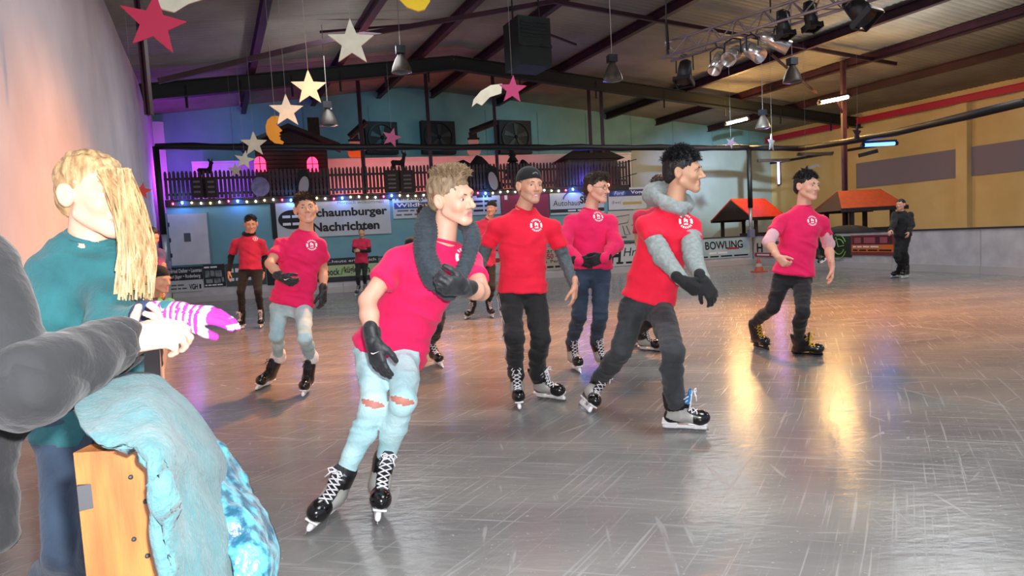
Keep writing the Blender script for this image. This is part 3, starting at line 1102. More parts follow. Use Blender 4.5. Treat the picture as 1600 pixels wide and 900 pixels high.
# shuttered boxes on the fence
for px_, lb in ((613, 'dark shuttered box under the deer, left of the pair'), (637, 'dark shuttered box under the deer, right of the pair')):
    b0 = bal(px_, 302, -0.02)
    r_ = thing('shutter_box', lb, 'box', b0)
    mb = MB()
    mb.box(b0 + UP * 0.36 + BN * 0.1, BR_, 0.22, BN, 0.1, UP, 0.36)
    part('box', mb, M_DWOOD, r_)
    for k in range(4):
        mb = MB()
        mb.box(b0 + UP * (0.16 + 0.13 * k) + BN * 0.21, BR_, 0.12, BN, 0.012, UP, 0.025)
        part('slat', mb, mat('grey_slat', '#6a6568', 0.7), r_)
# two window-like boxes by the left fence
for px_, lb in ((311, 'dark box with pale slats on the left fence under the deer'), (333, 'dark box with pale slats on the left fence beside its twin')):
    b0 = bal(px_, 309, -0.02)
    r_ = thing('shutter_box', lb, 'box', b0)
    mb = MB()
    mb.box(b0 + UP * 0.3 + BN * 0.08, BR_, 0.15, BN, 0.08, UP, 0.3)
    part('box', mb, M_DWOOD, r_)
    for k in range(3):
        mb = MB()
        mb.box(b0 + UP * (0.16 + 0.15 * k) + BN * 0.17, BR_, 0.09, BN, 0.012, UP, 0.03)
        part('slat', mb, mat('grey_slat', '#6a6568', 0.7), r_)

# dark mound and conifer on the balcony
for (px_, py_, rx, rz, lb) in ((737, 297, 1.0, 0.95, 'large dark rounded bush on the balcony behind the front skater\'s head'), (822, 290, 0.55, 0.72, 'dark low bush on the balcony above the cap wearer')):
    c = bal(px_, py_, 0.9)
    F_ = None
    mb = MB()
    mb.ball(c + UP * 0.1, rx, 0.5, rz, 22, 14)
    v = np.array(mb.v)
    for i in range(len(v)):
        d = v[i] - c
        v[i] = c + d * (1 + 0.1 * math.sin(v[i][0] * 9 + v[i][2] * 7) + 0.07 * math.sin(v[i][2] * 17 + v[i][0] * 13))
    mb.v = [tuple(p) for p in v]
    solo('bush', mb, mat('dark_foliage', '#15181a', 0.9, 0, '#22282a', 10, 0.6, 25), lb, 'bush', smooth=True)
c = bal(803, 290, 1.25)
tr_ = thing('fir_tree', 'small dark fir beside the picket fence above the cap wearer', 'tree', c)
mb = MB()
mb.tube([c, c + UP * 0.5], 0.04, 6)
part('trunk', mb, M_DWOOD, tr_)
for k in range(5):
    mb = MB()
    mb.lathe(c, [(0.42 - 0.07 * k, 0.25 + 0.2 * k), (0.05, 0.5 + 0.2 * k), (0.0, 0.52 + 0.2 * k)], 11)
    part('branch_tier', mb, mat('dark_foliage', '#15181a', 0.9), tr_)

# mill building with blue glow
mc = bal(918, 294, 0.8)
mc[2] = Z_BAL
mill = thing('mill_house', 'model mill building with a hipped dark roof and blue glow below', 'house', mc)
M_MILLW = mat('brown_render', '#7d6a60', 0.85, 0, '#685850', 5, 0.3, 20)
mb = MB()
for (w0, z0, w1, z1) in ((1.05, 0.0, 0.92, 0.95),):
    a = [mc + BR_ * sx * w0 + BN * sy * 0.6 for sx, sy in ((-1, 1), (1, 1), (1, -1), (-1, -1))]
    b_ = [mc + BR_ * sx * w1 + BN * sy * 0.6 + UP * z1 for sx, sy in ((-1, 1), (1, 1), (1, -1), (-1, -1))]
    for i in range(4):
        mb.quad([a[i], a[(i + 1) % 4], b_[(i + 1) % 4], b_[i]])
    mb.quad(b_)
    mb.quad(a[::-1])
part('wall', mb, M_MILLW, mill)
mb = MB()
a = [mc + BR_ * sx * 1.15 + BN * sy * 0.8 + UP * 0.95 for sx, sy in ((-1, 1), (1, 1), (1, -1), (-1, -1))]
b_ = [mc + BR_ * (0.15 + sx * 0.55) + UP * 1.4 for sx in (-1, 1)]
mb.quad([a[0], a[1], b_[1], b_[0]])
mb.quad([a[1], a[2], b_[1]])
mb.quad([a[2], a[3], b_[0], b_[1]])
mb.quad([a[3], a[0], b_[0]])
mb.quad(a[::-1])
part('roof', mb, mat('dark_roof_felt', '#2a2224', 0.9, 0, '#1e1819', 8), mill)
for k in range(5):
    mb = MB()
    mb.box(mc + BR_ * (-0.6 + 0.3 * k) + BN * 0.61 + UP * 0.72, BR_, 0.04, BN, 0.01, UP, 0.06)
    part('small_window', mb, M_SIL, mill)
mb = MB()
mb.prism([(-0.5, 0), (0.5, 0), (0.5, 0.1)] + [(0.5 * math.cos(a), 0.12 + 0.26 * math.sin(a)) for a in np.linspace(0.2, 2.9, 9)] + [(-0.5, 0.1)], mc + BN * 0.615, BR_, UP, BN * 0.01)
part('arch', mb, mat('pale_arch', '#7f74a0', 0.8), mill)
lamp('blue_glow', 'POINT', tuple(mc - BR_ * 0.35 + BN * 0.95 + UP * 0.2), 14, (0.12, 0.08, 1.0), 0.05)
mb = MB()
mb.ball(mc - BR_ * 0.42 + BN * 0.85 + UP * 0.12, 0.06, n=10, m=8)
solo('blue_lamp', mb, mat('blue_lamp_glass', '#5050ff', 0.4, emit='#4a3cff', estr=14), 'small glowing blue lamp at the foot of the mill building', 'lamp', smooth=True)
mb = MB()
mb.ball(bal(950, 289, -0.1), 0.06, n=10, m=8)
solo('red_lamp', mb, mat('red_lamp_glass', '#ff5050', 0.4, emit='#ff3a30', estr=12), 'small glowing red lamp right of the mill building', 'lamp', smooth=True)

# ski-lift style posts right of the mill
for px_, py_, top_, lb in ((984, 292, 250, 'thin dark mast with crossbar right of the mill'), (969, 292, 252, 'short dark mast close to the mill wall')):
    a, b_ = bal(px_, py_, 0.3), bal(px_, top_, 0.3)
    b_ = np.array([a[0], a[1], b_[2]])
    r_ = thing('mast', lb, 'mast', a)
    mb = MB()
    mb.beam(a - UP * 0.05, b_, 0.06 if px_ > 970 else 0.04, 0.06)
    part('pole', mb, M_SIL, r_)
    if px_ > 970:
        for z_ in (0.0, 0.5):
            mb = MB()
            mb.beam(b_ - BR_ * 0.5 - UP * (z_ + 0.16), b_ + BR_ * 0.3 - UP * (z_ - 0.02), 0.03, 0.03)
            part('crossbar', mb, M_SIL, r_)

# suspension posts from roof to balcony
for px_, py_, py0 in ((571, 300, 150), (676, 298, 145), (779, 296, 150), (926, 292, 178), (945, 292, 180)):
    a = bal(px_, py_, 0.5)
    a[2] = Z_BAL - 0.05
    lat = np.dot(a, HR)
    b_ = np.array([a[0], a[1], roof_z(lat) - 0.1])
    mb = MB()
    mb.beam(a, b_, 0.11, 0.11)
    struct('trim_%d' % (20 + [571, 676, 779, 926, 945].index(px_)), mb, M_BEAM)

# wall fans
M_FANBOX = mat('fan_housing', '#20262a', 0.6, 0.2)
for k, (x0, y0, x1, y1) in enumerate(((572, 190, 622, 240), (660, 189, 712, 240), (781, 188, 831, 240))):
    P0 = hall(5, V_BACK - 0.3, 0)
    s = sign(x0, y0, x1, y1, P0, -HF, M_FANBOX, name='fan', thick=0.28, label=['dark square wall fan above the first snowman', 'dark square wall fan in the middle of the three', 'dark square wall fan right of the second snowman'][k], cat='fan')
    o_, c_, r_, up_, W_, H_, n_ = s
    mb = MB()
    mb.lathe(c_ + n_ * 0.01, [(W_ * 0.44, 0), (W_ * 0.44, 0.05), (W_ * 0.39, 0.05), (W_ * 0.39, 0.0)], 24, ax=n_)
    part('fan_ring', mb, M_DARKSTEEL, o_)
    for j in range(5):
        a = j * 2 * math.pi / 5 + 0.3
        d1, d2 = r_ * math.cos(a) + up_ * math.sin(a), -r_ * math.sin(a) + up_ * math.cos(a)
        mb = MB()
        mb.prism([(0.05, -0.03), (W_ * 0.36, -0.1), (W_ * 0.36, 0.1), (0.05, 0.03)], c_ + n_ * 0.015, d1, d2, n_ * 0.02)
        part('fan_blade', mb, mat('fan_blade_metal', '#3a4145', 0.4, 0.5), o_)
    mb = MB()
    mb.ball(c_ + n_ * 0.03, 0.08, n=10, m=6)
    part('fan_hub', mb, M_DARKSTEEL, o_)
# duct elbows near the fans
for (a, b_, lb) in (((546, 214), (572, 190), 'slanting dark duct from the first fan to the snowman'), ((735, 206), (776, 190), 'slanting dark duct above the second snowman')):
    mb = MB()
    mb.tube([bal(*a, 0.9), bal(*b_, 0.9)], 0.11, 8)
    solo('duct', mb, M_DARKSTEEL, lb, 'duct')

# ---------------------------------------------------------------- black padded pipe frame over the rink end
net = thing('net_frame', 'black padded pipe frame spanning the rink end above the boards', 'frame', BAR_C)
pl_top, pr_top = hit(243, 229, BP0 + BN * 0.2, BN), hit(1170, 231, BP0 + BN * 0.2, BN)
mb = MB()
pts = [pl_top + (pr_top - pl_top) * t + UP * 0.012 * math.sin(t * 40) for t in np.linspace(0, 1, 40)]
mb.tube(pts, [0.085 + 0.012 * ((i * 7) % 3) for i in range(40)], 8)
part('top_bar', mb, M_BLACK, net, smooth=True)
side = hit(1250, 231, BAR_D + RN * 0.2, RN)
pts = [pr_top, unproj(1250, 232, 21.4), unproj(1320, 222, 18.8), unproj(1400, 207, 16.8), unproj(1600, 160, 12.5)]
mb = MB()
mb.tube(catmull_ := [p for i in range(len(pts) - 1) for p in (pts[i] + (pts[i + 1] - pts[i]) * t for t in (0, 0.33, 0.66))] + [pts[-1]], [0.085 + 0.012 * (i % 2) for i in range(13)], 8)
part('side_bar', mb, M_BLACK, net, smooth=True)
for top_, px_ in ((pl_top, 0), (pr_top, 1)):
    zs = 2.0
    mb = MB()
    mb.tube([top_, np.array([top_[0], top_[1], zs])], 0.085, 8)
    part('padded_post', mb, M_BLACK, net, smooth=True)
    mb = MB()
    mb.tube([np.array([top_[0], top_[1], zs]), np.array([top_[0], top_[1], 1.05])], 0.06, 8)
    part('bare_post', mb, M_STEELPOST, net, smooth=True)
    mb = MB()
    mb.box(np.array([top_[0], top_[1], 1.1]), BR_, 0.1, BN, 0.08, UP, 0.14)
    part('post_shoe', mb, mat('lilac_metal', '#8e93b4', 0.4, 0.4), net)

# ---------------------------------------------------------------- stars, moons, comets
def star_pts(r, rot=0.0, inner=0.42):
    return [((r if i % 2 == 0 else r * inner) * math.sin(rot + i * math.pi / 5), (r if i % 2 == 0 else r * inner) * math.cos(rot + i * math.pi / 5)) for i in range(10)]


M_STARW = mat('cream_white_ply', '#dcdcc8', 0.6, 0, '#cfcfb8', 6)
M_STARR = mat('crimson_ply', '#c21f4c', 0.6)
M_STARY = mat('yellow_ply', '#f0d020', 0.6)
M_STARO = mat('orange_ply', '#e0981c', 0.6)
M_STRING = mat('pale_string', '#86827e', 0.8)
M_STARD = mat('dark_ply', '#3a2230', 0.7)


def facing(p, extra=0.0):
    d = CAM - p
    d[2] = 0
    d = unit(d)
    a = math.radians(extra)
    n_ = np.array([d[0] * math.cos(a) - d[1] * math.sin(a), d[0] * math.sin(a) + d[1] * math.cos(a), 0])
    r_ = unit(np.cross(UP, n_))
    return r_, n_


def star(px, py, w, d, m, label, rot=0.0, string=True, turn=0.0, tail=None, group=None):
    c = unproj(px, py, d)
    r_, n_ = facing(c, turn)
    R = w / 2 / 0.951 * d / 1000
    root = thing('star', label, 'star', c - UP * R, group)
    mb = MB()
    mb.prism(star_pts(R, rot), c, r_, UP, -n_ * 0.03)
    part('star_panel', mb, m, root)
    if tail:
        mb = MB()
        mb.prism([(x * R, y * R) for x, y in tail[0]], c - n_ * 0.01, r_, UP, -n_ * 0.025)
        part('comet_tail', mb, tail[1], root)
    if string:
        zt = roof_z(np.dot(c, HR))
        mb = MB()
        mb.tube([c + UP * R * 0.9, np.array([c[0], c[1], zt])], 0.0022, 4)
        part('string', mb, M_STRING, root)
    return root, c, r_, n_, R


TAIL = ([(0.1, 0.62), (0.3, 0.5), (0.64, 0.46), (1.1, 0.82), (1.9, 1.2), (2.9, 1.3), (2.7, 1.6), (3.0, 1.9), (1.8, 1.75), (0.8, 1.35), (0.2, 0.95)], M_STARW)
star(241, 36, 88, 6.2, M_STARR, 'big crimson comet star at the top left corner', rot=0.12, tail=TAIL, turn=8)
star(549, 66, 68, 7.0, M_STARW, 'largest white star, hanging top centre-left below the yellow moon', turn=0)
star(483, 137, 52, 9.2, M_STARW, 'second largest white star, below and left of the largest one')
star(448, 173, 49, 10.0, M_STARW, 'white star hanging directly above the orange moon')
star(397, 225, 38, 12.6, M_STARW, 'white star left of the orange moon, across the black pipe')
star(382, 250, 29, 15.6, mat('grey_cream_ply', '#b8b4a0', 0.6), 'greyish star overlapping the next smaller star below the pipe', rot=0.2)
star(368, 266, 22, 16.6, mat('dull_cream_ply', '#a89c8c', 0.6), 'smallest pale star in front of the purple lit fence')
T2 = ([(-0.7, 0.45), (-1.5, 0.4), (-2.2, 0.05), (-2.75, -0.5), (-2.9, -1.0), (-2.55, -0.75), (-2.2, -0.95), (-1.6, -0.4), (-0.8, -0.2)], M_STARW)
star(801, 140, 42, 11.0, mat('magenta_ply', '#b0306a', 0.6), 'magenta star with white comet tail in front of the back wall', rot=0.1, tail=T2)
star(612, 215, 30, 17.0, mat('dull_rose_ply', '#8c3a5c', 0.7), 'dull rose star hanging before the first dark fan', rot=0.3)
T3 = ([(-0.3, 0.6), (-1.2, 1.3), (-2.2, 1.9), (-2.0, 1.3), (-1.2, 0.6), (-0.6, 0.2)], mat('pale_yellow_ply', '#d8d29a', 0.6))
star(222, 298, 26, 10.0, mat('brick_red_ply', '#a03a3c', 0.7), 'small red comet star at the left wall with pale yellow tail', rot=0.2, tail=T3)
star(1142, 223, 18, 18.0, M_STARD, 'dark tilted star hanging at the pipe right of centre', rot=0.5)
star(1206, 223, 26, 17.0, mat('grey_ply', '#9a9aa0', 0.7), 'narrow grey star turned edge-on near the hall corner', turn=70)
star(1340, 208, 26, 17.0, M_STARD, 'dark star turned edge-on against the yellow wall', turn=66)
T5 = ([(0.3, 0.4), (1.0, 0.9), (1.9, 0.9), (2.2, 0.4), (1.6, 0.6), (0.9, 0.3)], mat('grey_ply', '#9a9aa0', 0.7))
star(1259, 267, 18, 17.0, mat('black_ply', '#141418', 0.7), 'black star with grey tail just above the right skater\'s head', rot=0.3, tail=T5)

# moons
def moon(px, py, hgt, d, m, label, pts, face=False):
    c = unproj(px, py, d)
    r_, n_ = facing(c)
    H = hgt * d / 1000
    root = thing('moon', label, 'moon', c - UP * H / 2)
    mb = MB()
    mb.prism([(x * H, y * H) for x, y in pts], c, r_, UP, -n_ * 0.03)
    part('moon_panel', mb, m, root)
    mb = MB()
    mb.tube([c + UP * H * 0.4, np.array([c[0], c[1], roof_z(np.dot(c, HR))])], 0.004, 4)
    part('string', mb, M_STRING, root)


MFACE = [(0.12, 0.5), (-0.1, 0.48), (-0.26, 0.34), (-0.34, 0.12), (-0.33, -0.12), (-0.24, -0.32), (-0.06, -0.47), (0.2, -0.5), (0.24, -0.42), (0.12, -0.34), (0.14, -0.26), (0.08, -0.2), (0.16, -0.16),
         (0.1, -0.1), (0.22, -0.02), (0.12, 0.1), (0.02, 0.2), (0.1, 0.3), (0.14, 0.42)]
moon(431, 203, 43, 11.0, M_STARO, 'orange crescent moon with a face hanging before the log cabin', MFACE)
moon(642, -14, 64, 7.0, M_STARY, 'yellow crescent moon at the top edge', [(-0.42, 0.5), (-0.46, 0.2), (-0.36, -0.1), (-0.12, -0.36), (0.15, -0.46), (0.3, -0.42), (0.44, -0.22), (0.42, -0.12), (0.2, -0.14), (0.0, -0.02), (-0.1, 0.2), (-0.1, 0.5)])

# ---------------------------------------------------------------- lamps and technical things under the roof
M_LAMPMETAL = mat('aged_aluminium', '#574f4a', 0.45, 0.4, '#453f3b', 6)
for (px, py, w, d, lb) in ((627, 100, 31, 14.0, 'bell-shaped hall lamp hanging in front of the dark rafter, left of centre'), (513, 184, 28, 15.5, 'bell-shaped hall lamp low in front of the back wall'), (957, 113, 30, 14.0, 'bell-shaped hall lamp right of the ventilation box'),
                           (1238, 116, 28, 14.5, 'bell-shaped hall lamp under the lighting truss'), (1192, 191, 22, 19.0, 'small bell-shaped hall lamp beside the orange tube')):
    c = unproj(px, py, d)
    R = w / 2 * d / 1000
    root = thing('hall_lamp', lb, 'lamp', c - UP * R)
    mb = MB()
    mb.lathe(c, [(R, -R * 0.85), (R * 1.02, -R * 0.75), (R * 0.9, -R * 0.3), (R * 0.6, R * 0.4), (R * 0.35, R * 0.8), (R * 0.3, R * 1.0), (R * 0.001, R * 1.02)], 18)
    mb.lathe(c, [(R * 0.97, -R * 0.84), (R * 0.85, -R * 0.3), (R * 0.5, R * 0.4), (0.001, R * 0.8)], 18)
    part('shade', mb, M_LAMPMETAL, root, smooth=True)
    mb = MB()
    mb.lathe(c, [(R, -R * 0.84), (R * 0.5, -R * 0.95), (0.001, -R * 1.0)], 18)
    part('lens', mb, mat('dull_lamp_glass', '#55585a', 0.2), root, smooth=True)
    mb = MB()
    mb.box(c + UP * R * 1.35, BR_, R * 0.45, BN, R * 0.4, UP, R * 0.36)
    part('ballast', mb, M_DARKSTEEL, root)
    zt = roof_z(np.dot(c, HR))
    mb = MB()
    k = 0
    mb.tube([c + UP * R * 1.6, np.array([c[0], c[1], zt])], 0.008, 5)
    part('chain', mb, M_STRING, root)

# fluorescent tubes
def tube_lamp(pa, da, pb, db, m, label, energy, col, r=0.05):
    a, b_ = unproj(*pa, da), unproj(*pb, db)
    root = thing('tube_lamp', label, 'lamp', a)
    mb = MB()
    mb.tube([a, b_], r, 8)
    part('tube', mb, m, root, smooth=True)
    mb = MB()
    d = unit(b_ - a)
    off = UP * (r + 0.03) if abs(d[2]) < 0.7 else HR * (r + 0.03)
    mb.beam(a + off, b_ + off, 0.1, 0.05)
    part('housing', mb, M_DARKSTEEL, root)
    for e_ in (a, b_):
        mb = MB()
        mb.tube([e_ - d * 0.04, e_ + d * 0.04], r * 1.25, 8)
        part('socket', mb, M_DARKSTEEL, root)
    if energy:
        for t in (0.2, 0.5, 0.8):
            p = a + (b_ - a) * t - off * 1.6
            lamp('tube_light', 'POINT', tuple(p), energy / 3, col, 0.08)


M_TUBEO = mat('orange_tube_glow', '#ffffff', 0.4, emit='#ffd9a0', estr=14)
tube_lamp((1280, 161), 20.0, (1327, 151), 20.0, M_TUBEO, 'glowing orange-white tube lamp under the right roof purlin', 170, (1.0, 0.56, 0.18))
tube_lamp((1133, 194), 24.0, (1169, 185), 24.0, M_TUBEO, 'glowing orange-white tube lamp nearer the back wall', 170, (1.0, 0.56, 0.18))
tube_lamp((1348, 227), 18.0, (1400, 224), 18.0, mat('blue_tube_glow', '#4080ff', 0.4, emit='#3a6cff', estr=5), 'blue glowing tube lamp below the black pipe at right', 8, (0.15, 0.3, 1.0), 0.045)
tube_lamp((1216, 252), 24.5, (1217, 289), 24.5, mat('violet_tube_glow', '#b080ff', 0.4, emit='#c0a0ff', estr=5), 'upright violet tube lamp by the hall corner', 10, (0.6, 0.3, 1.0), 0.04)
# bracket arms at right
for pa, da, pb, db, lb in (((1184, 251), 23.0, (1233, 250), 23.0, 'dark horizontal bracket arm above the violet tube'), ((1246, 241), 21.5, (1300, 240), 21.5, 'dark horizontal bar on the yellow wall'), ((1343, 243), 17.5, (1370, 236), 17.5, 'black clamp bracket hanging under the pipe')):
    mb = MB()
    mb.beam(unproj(*pa, da), unproj(*pb, db), 0.12, 0.1)
    solo('bracket', mb, M_DARKSTEEL, lb, 'bracket')

# ventilation box under the ridge
vb = hall(0, 0, 0)
c = unproj(824, 72, 15.5)
root = thing('ventilation_box', 'dark green-black ventilation box hanging under the roof ridge', 'ventilation unit', c - UP * 0.55)
mb = MB()
mb.box(c, HR, 0.42, HF, 0.4, UP, 0.55)
part('housing', mb, mat('dark_green_metal', '#1d2826', 0.6, 0.2), root)
for k in range(5):
    mb = MB()
    mb.box(c - HF * 0.41 + UP * (0.42 - 0.08 * k), HR, 0.36, HF, 0.012, UP, 0.02)
    part('louvre', mb, M_DARKSTEEL, root)
mb = MB()
mb.box(c - HF * 0.42 - UP * 0.1, HR, 0.42, HF, 0.02, UP, 0.03)
part('seam', mb, M_DARKSTEEL, root)
for sx in (-1, 1):
    mb = MB()
    p = c + HR * 0.35 * sx + UP * 0.5
    mb.tube([p, np.array([p[0], p[1], roof_z(np.dot(p, HR))])], 0.02, 6)
    part('hanger', mb, M_DARKSTEEL, root)

# lighting truss with stage lamps
TA, TB = unproj(1040, 82, 12.0), unproj(1420, -38, 9.2)
truss = thing('lighting_truss', 'aluminium lattice truss carrying stage lamps at upper right', 'truss', TA - UP * 0.3)
M_ALU = mat('dull_aluminium', '#8a8088', 0.4, 0.6)
td = unit(TB - TA)
ts = unit(np.cross(td, UP))
LT = np.linalg.norm(TB - TA)
ch = [UP * 0.17 + ts * 0.0, -UP * 0.13 + ts * 0.17, -UP * 0.13 - ts * 0.17]
for k in range(3):
    mb = MB()
    mb.tube([TA + ch[k], TB + ch[k]], 0.024, 8)
    part('chord', mb, M_ALU, truss, smooth=True)
nz = 17
for i in range(nz):
    for a, b_ in ((0, 1), (0, 2), (1, 2)):
        mb = MB()
        k0, k1 = (a, b_) if i % 2 == 0 else (b_, a)
        mb.tube([TA + td * LT * i / nz + ch[k0], TA + td * LT * (i + 1) / nz + ch[k1]], 0.012, 6)
        part('lattice_bar', mb, M_ALU, truss)
mb = MB()
apex = unproj(1041, 36, 12.1)
for sg in (-1, 1):
    mb.tube([TA + td * (0.05 + 0.1 * sg) + ts * 0.15 * sg, apex], 0.03, 6)
part('sling', mb, M_BLACK, truss)
for t in (0.02, 0.5, 0.95):
    p = TA + td * LT * t
    mb = MB()
    mb.tube([apex if t < 0.1 else p + UP * 0.1, np.array([p[0], p[1], roof_z(np.dot(p, HR))])], 0.014, 6)
    part('suspension', mb, M_BLACK, truss)


def par_can(px, py, d, aim, m, label, L=0.36, R=0.11):
    c = unproj(px, py, d)
    a = unit(np.array(aim, float))
    root = thing('stage_lamp', label, 'stage lamp', c)
    mb = MB()
    mb.lathe(c, [(R * 0.45, -L * 0.55), (R * 0.8, -L * 0.45), (R * 0.9, -L * 0.2), (R, L * 0.5), (R * 0.94, L * 0.5), (R * 0.86, -L * 0.2), (0.001, -L * 0.3)], 16, ax=a)
    part('barrel', mb, m, root, smooth=True)
    s1 = unit(np.cross(a, UP))
    s2 = np.cross(s1, a)
    for (u, v, du, dv) in () if m is M_CHROME else ((1, 0, 0.004, R), (-1, 0, 0.004, R), (0, 1, R, 0.004), (0, -1, R, 0.004)):
        mb = MB()
        mb.box(c + a * L * 0.52 + s1 * u * R * 1.05 + s2 * v * R * 1.05, s1, du + 0.01, s2, dv + 0.01, a, 0.045 if u else 0.03)
        part('gel_frame', mb, m, root)
    mb = MB()
    tp = c + UP * (R * 2.2)
    mb.tube([c + s1 * R * 1.15, c + s1 * R * 1.1 + UP * R * 1.8, tp, c - s1 * R * 1.1 + UP * R * 1.8, c - s1 * R * 1.15], 0.014, 6)
    part('yoke', mb, M_DARKSTEEL, root)
    # clamp reaching the truss chord
    t = np.clip(np.dot(tp - TA, td), 0.1, LT - 0.1)
    q = TA + td * t - UP * 0.1 + ts * (0.13 if np.dot(tp - TA, ts) > 0 else -0.13)
    mb = MB()
    mb.tube([tp, q], 0.014, 6)
    part('clamp', mb, M_DARKSTEEL, root)


M_CHROME = MATS['polished_lamp_barrel'] if 'polished_lamp_barrel' in MATS else mat('polished_lamp_barrel', '#c8c6c4', 0.22, 0.9)
M_BLKLAMP = mat('black_lamp_barrel', '#101014', 0.45)
for (px, py, d, aim, m, lb, L, R) in (
        (1070, 112, 12.0, (-0.2, -0.3, -0.9), M_BLKLAMP, 'black stage lamp at the near end of the truss', 0.4, 0.14),
        (1121, 98, 11.2, (-0.45, -0.4, -0.75), M_CHROME, 'leftmost chrome stage lamp on the truss, pointing down', 0.4, 0.115),
        (1145, 86, 11.0, (-0.6, -0.6, -0.5), M_CHROME, 'second chrome stage lamp with its dark mouth facing the ice', 0.42, 0.125),
        (1176, 80, 10.8, (0.35, -0.65, -0.6), M_CHROME, 'third chrome stage lamp beside the brightly lit one', 0.42, 0.125),
        (1212, 66, 10.6, (0.8, -0.2, -0.5), M_CHROME, 'brightest chrome stage lamp on the truss, pointing right', 0.46, 0.115),
        (1224, 37, 10.4, (0.05, -0.2, -0.95), M_BLKLAMP, 'black stage lamp hanging straight down above the bright chrome one', 0.38, 0.1),
        (1266, 24, 10.2, (0.05, -0.2, -0.95), M_BLKLAMP, 'black stage lamp nearest the top edge on the truss', 0.38, 0.1),
        (1340, 14, 9.8, (0.3, -0.5, -0.8), M_BLKLAMP, 'black stage lamp at the far right end of the truss', 0.45, 0.16)):
    par_can(px, py, d, aim, m, lb, L, R)

# ---------------------------------------------------------------- huts behind the right boards
def hut(x0, x1, yr, ye, yb, d, m, label, yaw=None, W=None):
    """open market hut: tiled pitched roof on posts; ridge runs left-right"""
    a, b_ = unproj(x0, ye, d), unproj(x1, ye, d)
    c = (a + b_) / 2
    ridge = unproj((x0 + x1) / 2, yr, d + 0.9)[2]
    root = thing('market_hut', label, 'hut', np.array([c[0], c[1] + 0.9, 0]))
    ze = c[2]
    r_ = unit(np.array([b_[0] - a[0], b_[1] - a[1], 0]) + BR_ * 0.3)
    f_ = np.cross(UP, r_)
    tl_, tr_ = 0.62, 0.72
    if yaw is not None:
        r_, f_ = yawdir(yaw)
        tl_ = tr_ = 1.0
    else:
        W = (b_ - a)[0] / 2
    e0 = np.array([c[0], c[1], 0]) - (f_ * 0.9 if yaw is not None else 0)
    for sg, nm in ((-1, 'roof_slope'), (1, 'roof_slope')):
        cl = e0 + f_ * 0.9
        mb = MB()
        ev = cl + f_ * 0.9 * sg + UP * ze
        rd = cl + UP * ridge
        mb.prism([(-W, 0), (W, 0), (W * tr_, 1), (-W * tl_, 1)], ev, r_, rd - ev, UP * 0.05)
        part(nm, mb, m, root)
        mb = MB()
        mb.beam(ev - r_ * W, ev + r_ * W, 0.06, 0.12)
        part('eave_board', mb, M_DWOOD, root)
    for sg in (-1, 1):
        mb = MB()
        cl = e0 + f_ * 0.9
        p = [cl + r_ * W * sg * 0.98 + f_ * 0.9 * s2 + UP * ze for s2 in (-1, 1)] + [cl + r_ * (W * tr_ if sg > 0 else -W * tl_) + UP * ridge]
        mb.quad(p)
        mb.quad([q - r_ * sg * 0.03 for q in p][::-1])
        part('gable', mb, M_DWOOD, root)
    for sx in (-0.62, 0.62):
        for sy in (0.15, 1.6):
            mb = MB()
            p = e0 + r_ * W * sx + f_ * sy
            mb.beam(p, p + UP * ze, 0.11, 0.11)
            part('post', mb, M_DWOOD, root)
    mb = MB()
    mb.box(e0 + f_ * 0.5 + UP * 0.55, r_, W * 0.75, f_, 0.25, UP, 0.55)
    part('counter', mb, M_DWOOD, root)


hut(1118, 1222, 314, 343, 395, 24.6, mat('orange_red_roof', '#e0491c', 0.6, 0, '#d04016', 8), 'market hut with bright orange roof behind the bowling board', 35, 1.08)
hut(1314, 1420, 298, 326, 395, 19.5, mat('brick_red_roof', '#a3492f', 0.6, 0, '#924028', 8), 'market hut with brick red roof at the far right')
# dark covered heap behind the right boards
mb = MB()
c = unproj(1325, 362, 18.95)
mb.ball(c - UP * 0.25, 1.0, 0.35, 0.42, 20, 12)
v = np.array(mb.v)
v += 0.03 * np.sin(v[:, [2, 0, 1]] * 9)
mb.v = [tuple(p) for p in v]
solo('covered_heap', mb, mat('dark_tarpaulin', '#16181a', 0.7, 0, '#20262a', 5, 0.5, 12), 'dark tarpaulin covered heap behind the boards beside the right skater', 'heap', smooth=True)

# traffic cone
c = floor_at(1186, 425)
root = thing('traffic_cone', 'small orange traffic cone on the ice by the right boards', 'cone', c)
mb = MB()
mb.box(c + UP * 0.02, BR_, 0.17, BN, 0.17, UP, 0.02)
part('base', mb, mat('cone_orange', '#b8583c', 0.6), root)
for k, (r0, r1, z0, z1, m) in enumerate(((0.13, 0.095, 0.04, 0.16, MATS['cone_orange']), (0.095, 0.07, 0.16, 0.25, mat('cone_white', '#b8a8a4', 0.5)), (0.07, 0.05, 0.25, 0.33, MATS['cone_orange']), (0.05, 0.02, 0.33, 0.42, MATS['cone_orange']))):
    mb = MB()
    mb.lathe(c, [(r0, z0), (r1, z1)], 14)
    part('cone_band', mb, m, root, smooth=True)

# ---------------------------------------------------------------- coloured effect lights of the hall
def spot_to(name, frm, to, e, col, ang, blend=0.8, size=0.08):
    return lamp(name, 'SPOT', tuple(frm), e, col, size, tuple(to), ang, blend)


# purple wash on the left corner and balcony, red wash behind the fence
lamp('purple_wash', 'POINT', tuple(bal(366, 280, 1.2)), 14, (0.22, 0.02, 1.0), 0.1)
lamp('violet_corner', 'POINT', tuple(hall(LAT_L + 0.5, V_BACK - 1.6, 3.8)), 40, (0.6, 0.05, 1.0), 0.1)
for px_ in (545, 610, 690, 760, 830):
    lamp('red_wash', 'POINT', tuple(bal(px_, 297, 1.3)), 24, (1.0, 0.16, 0.12), 0.1)
# cool beams on the back wall at right
def along(a, b_, t):
    return a + unit(b_ - a) * t


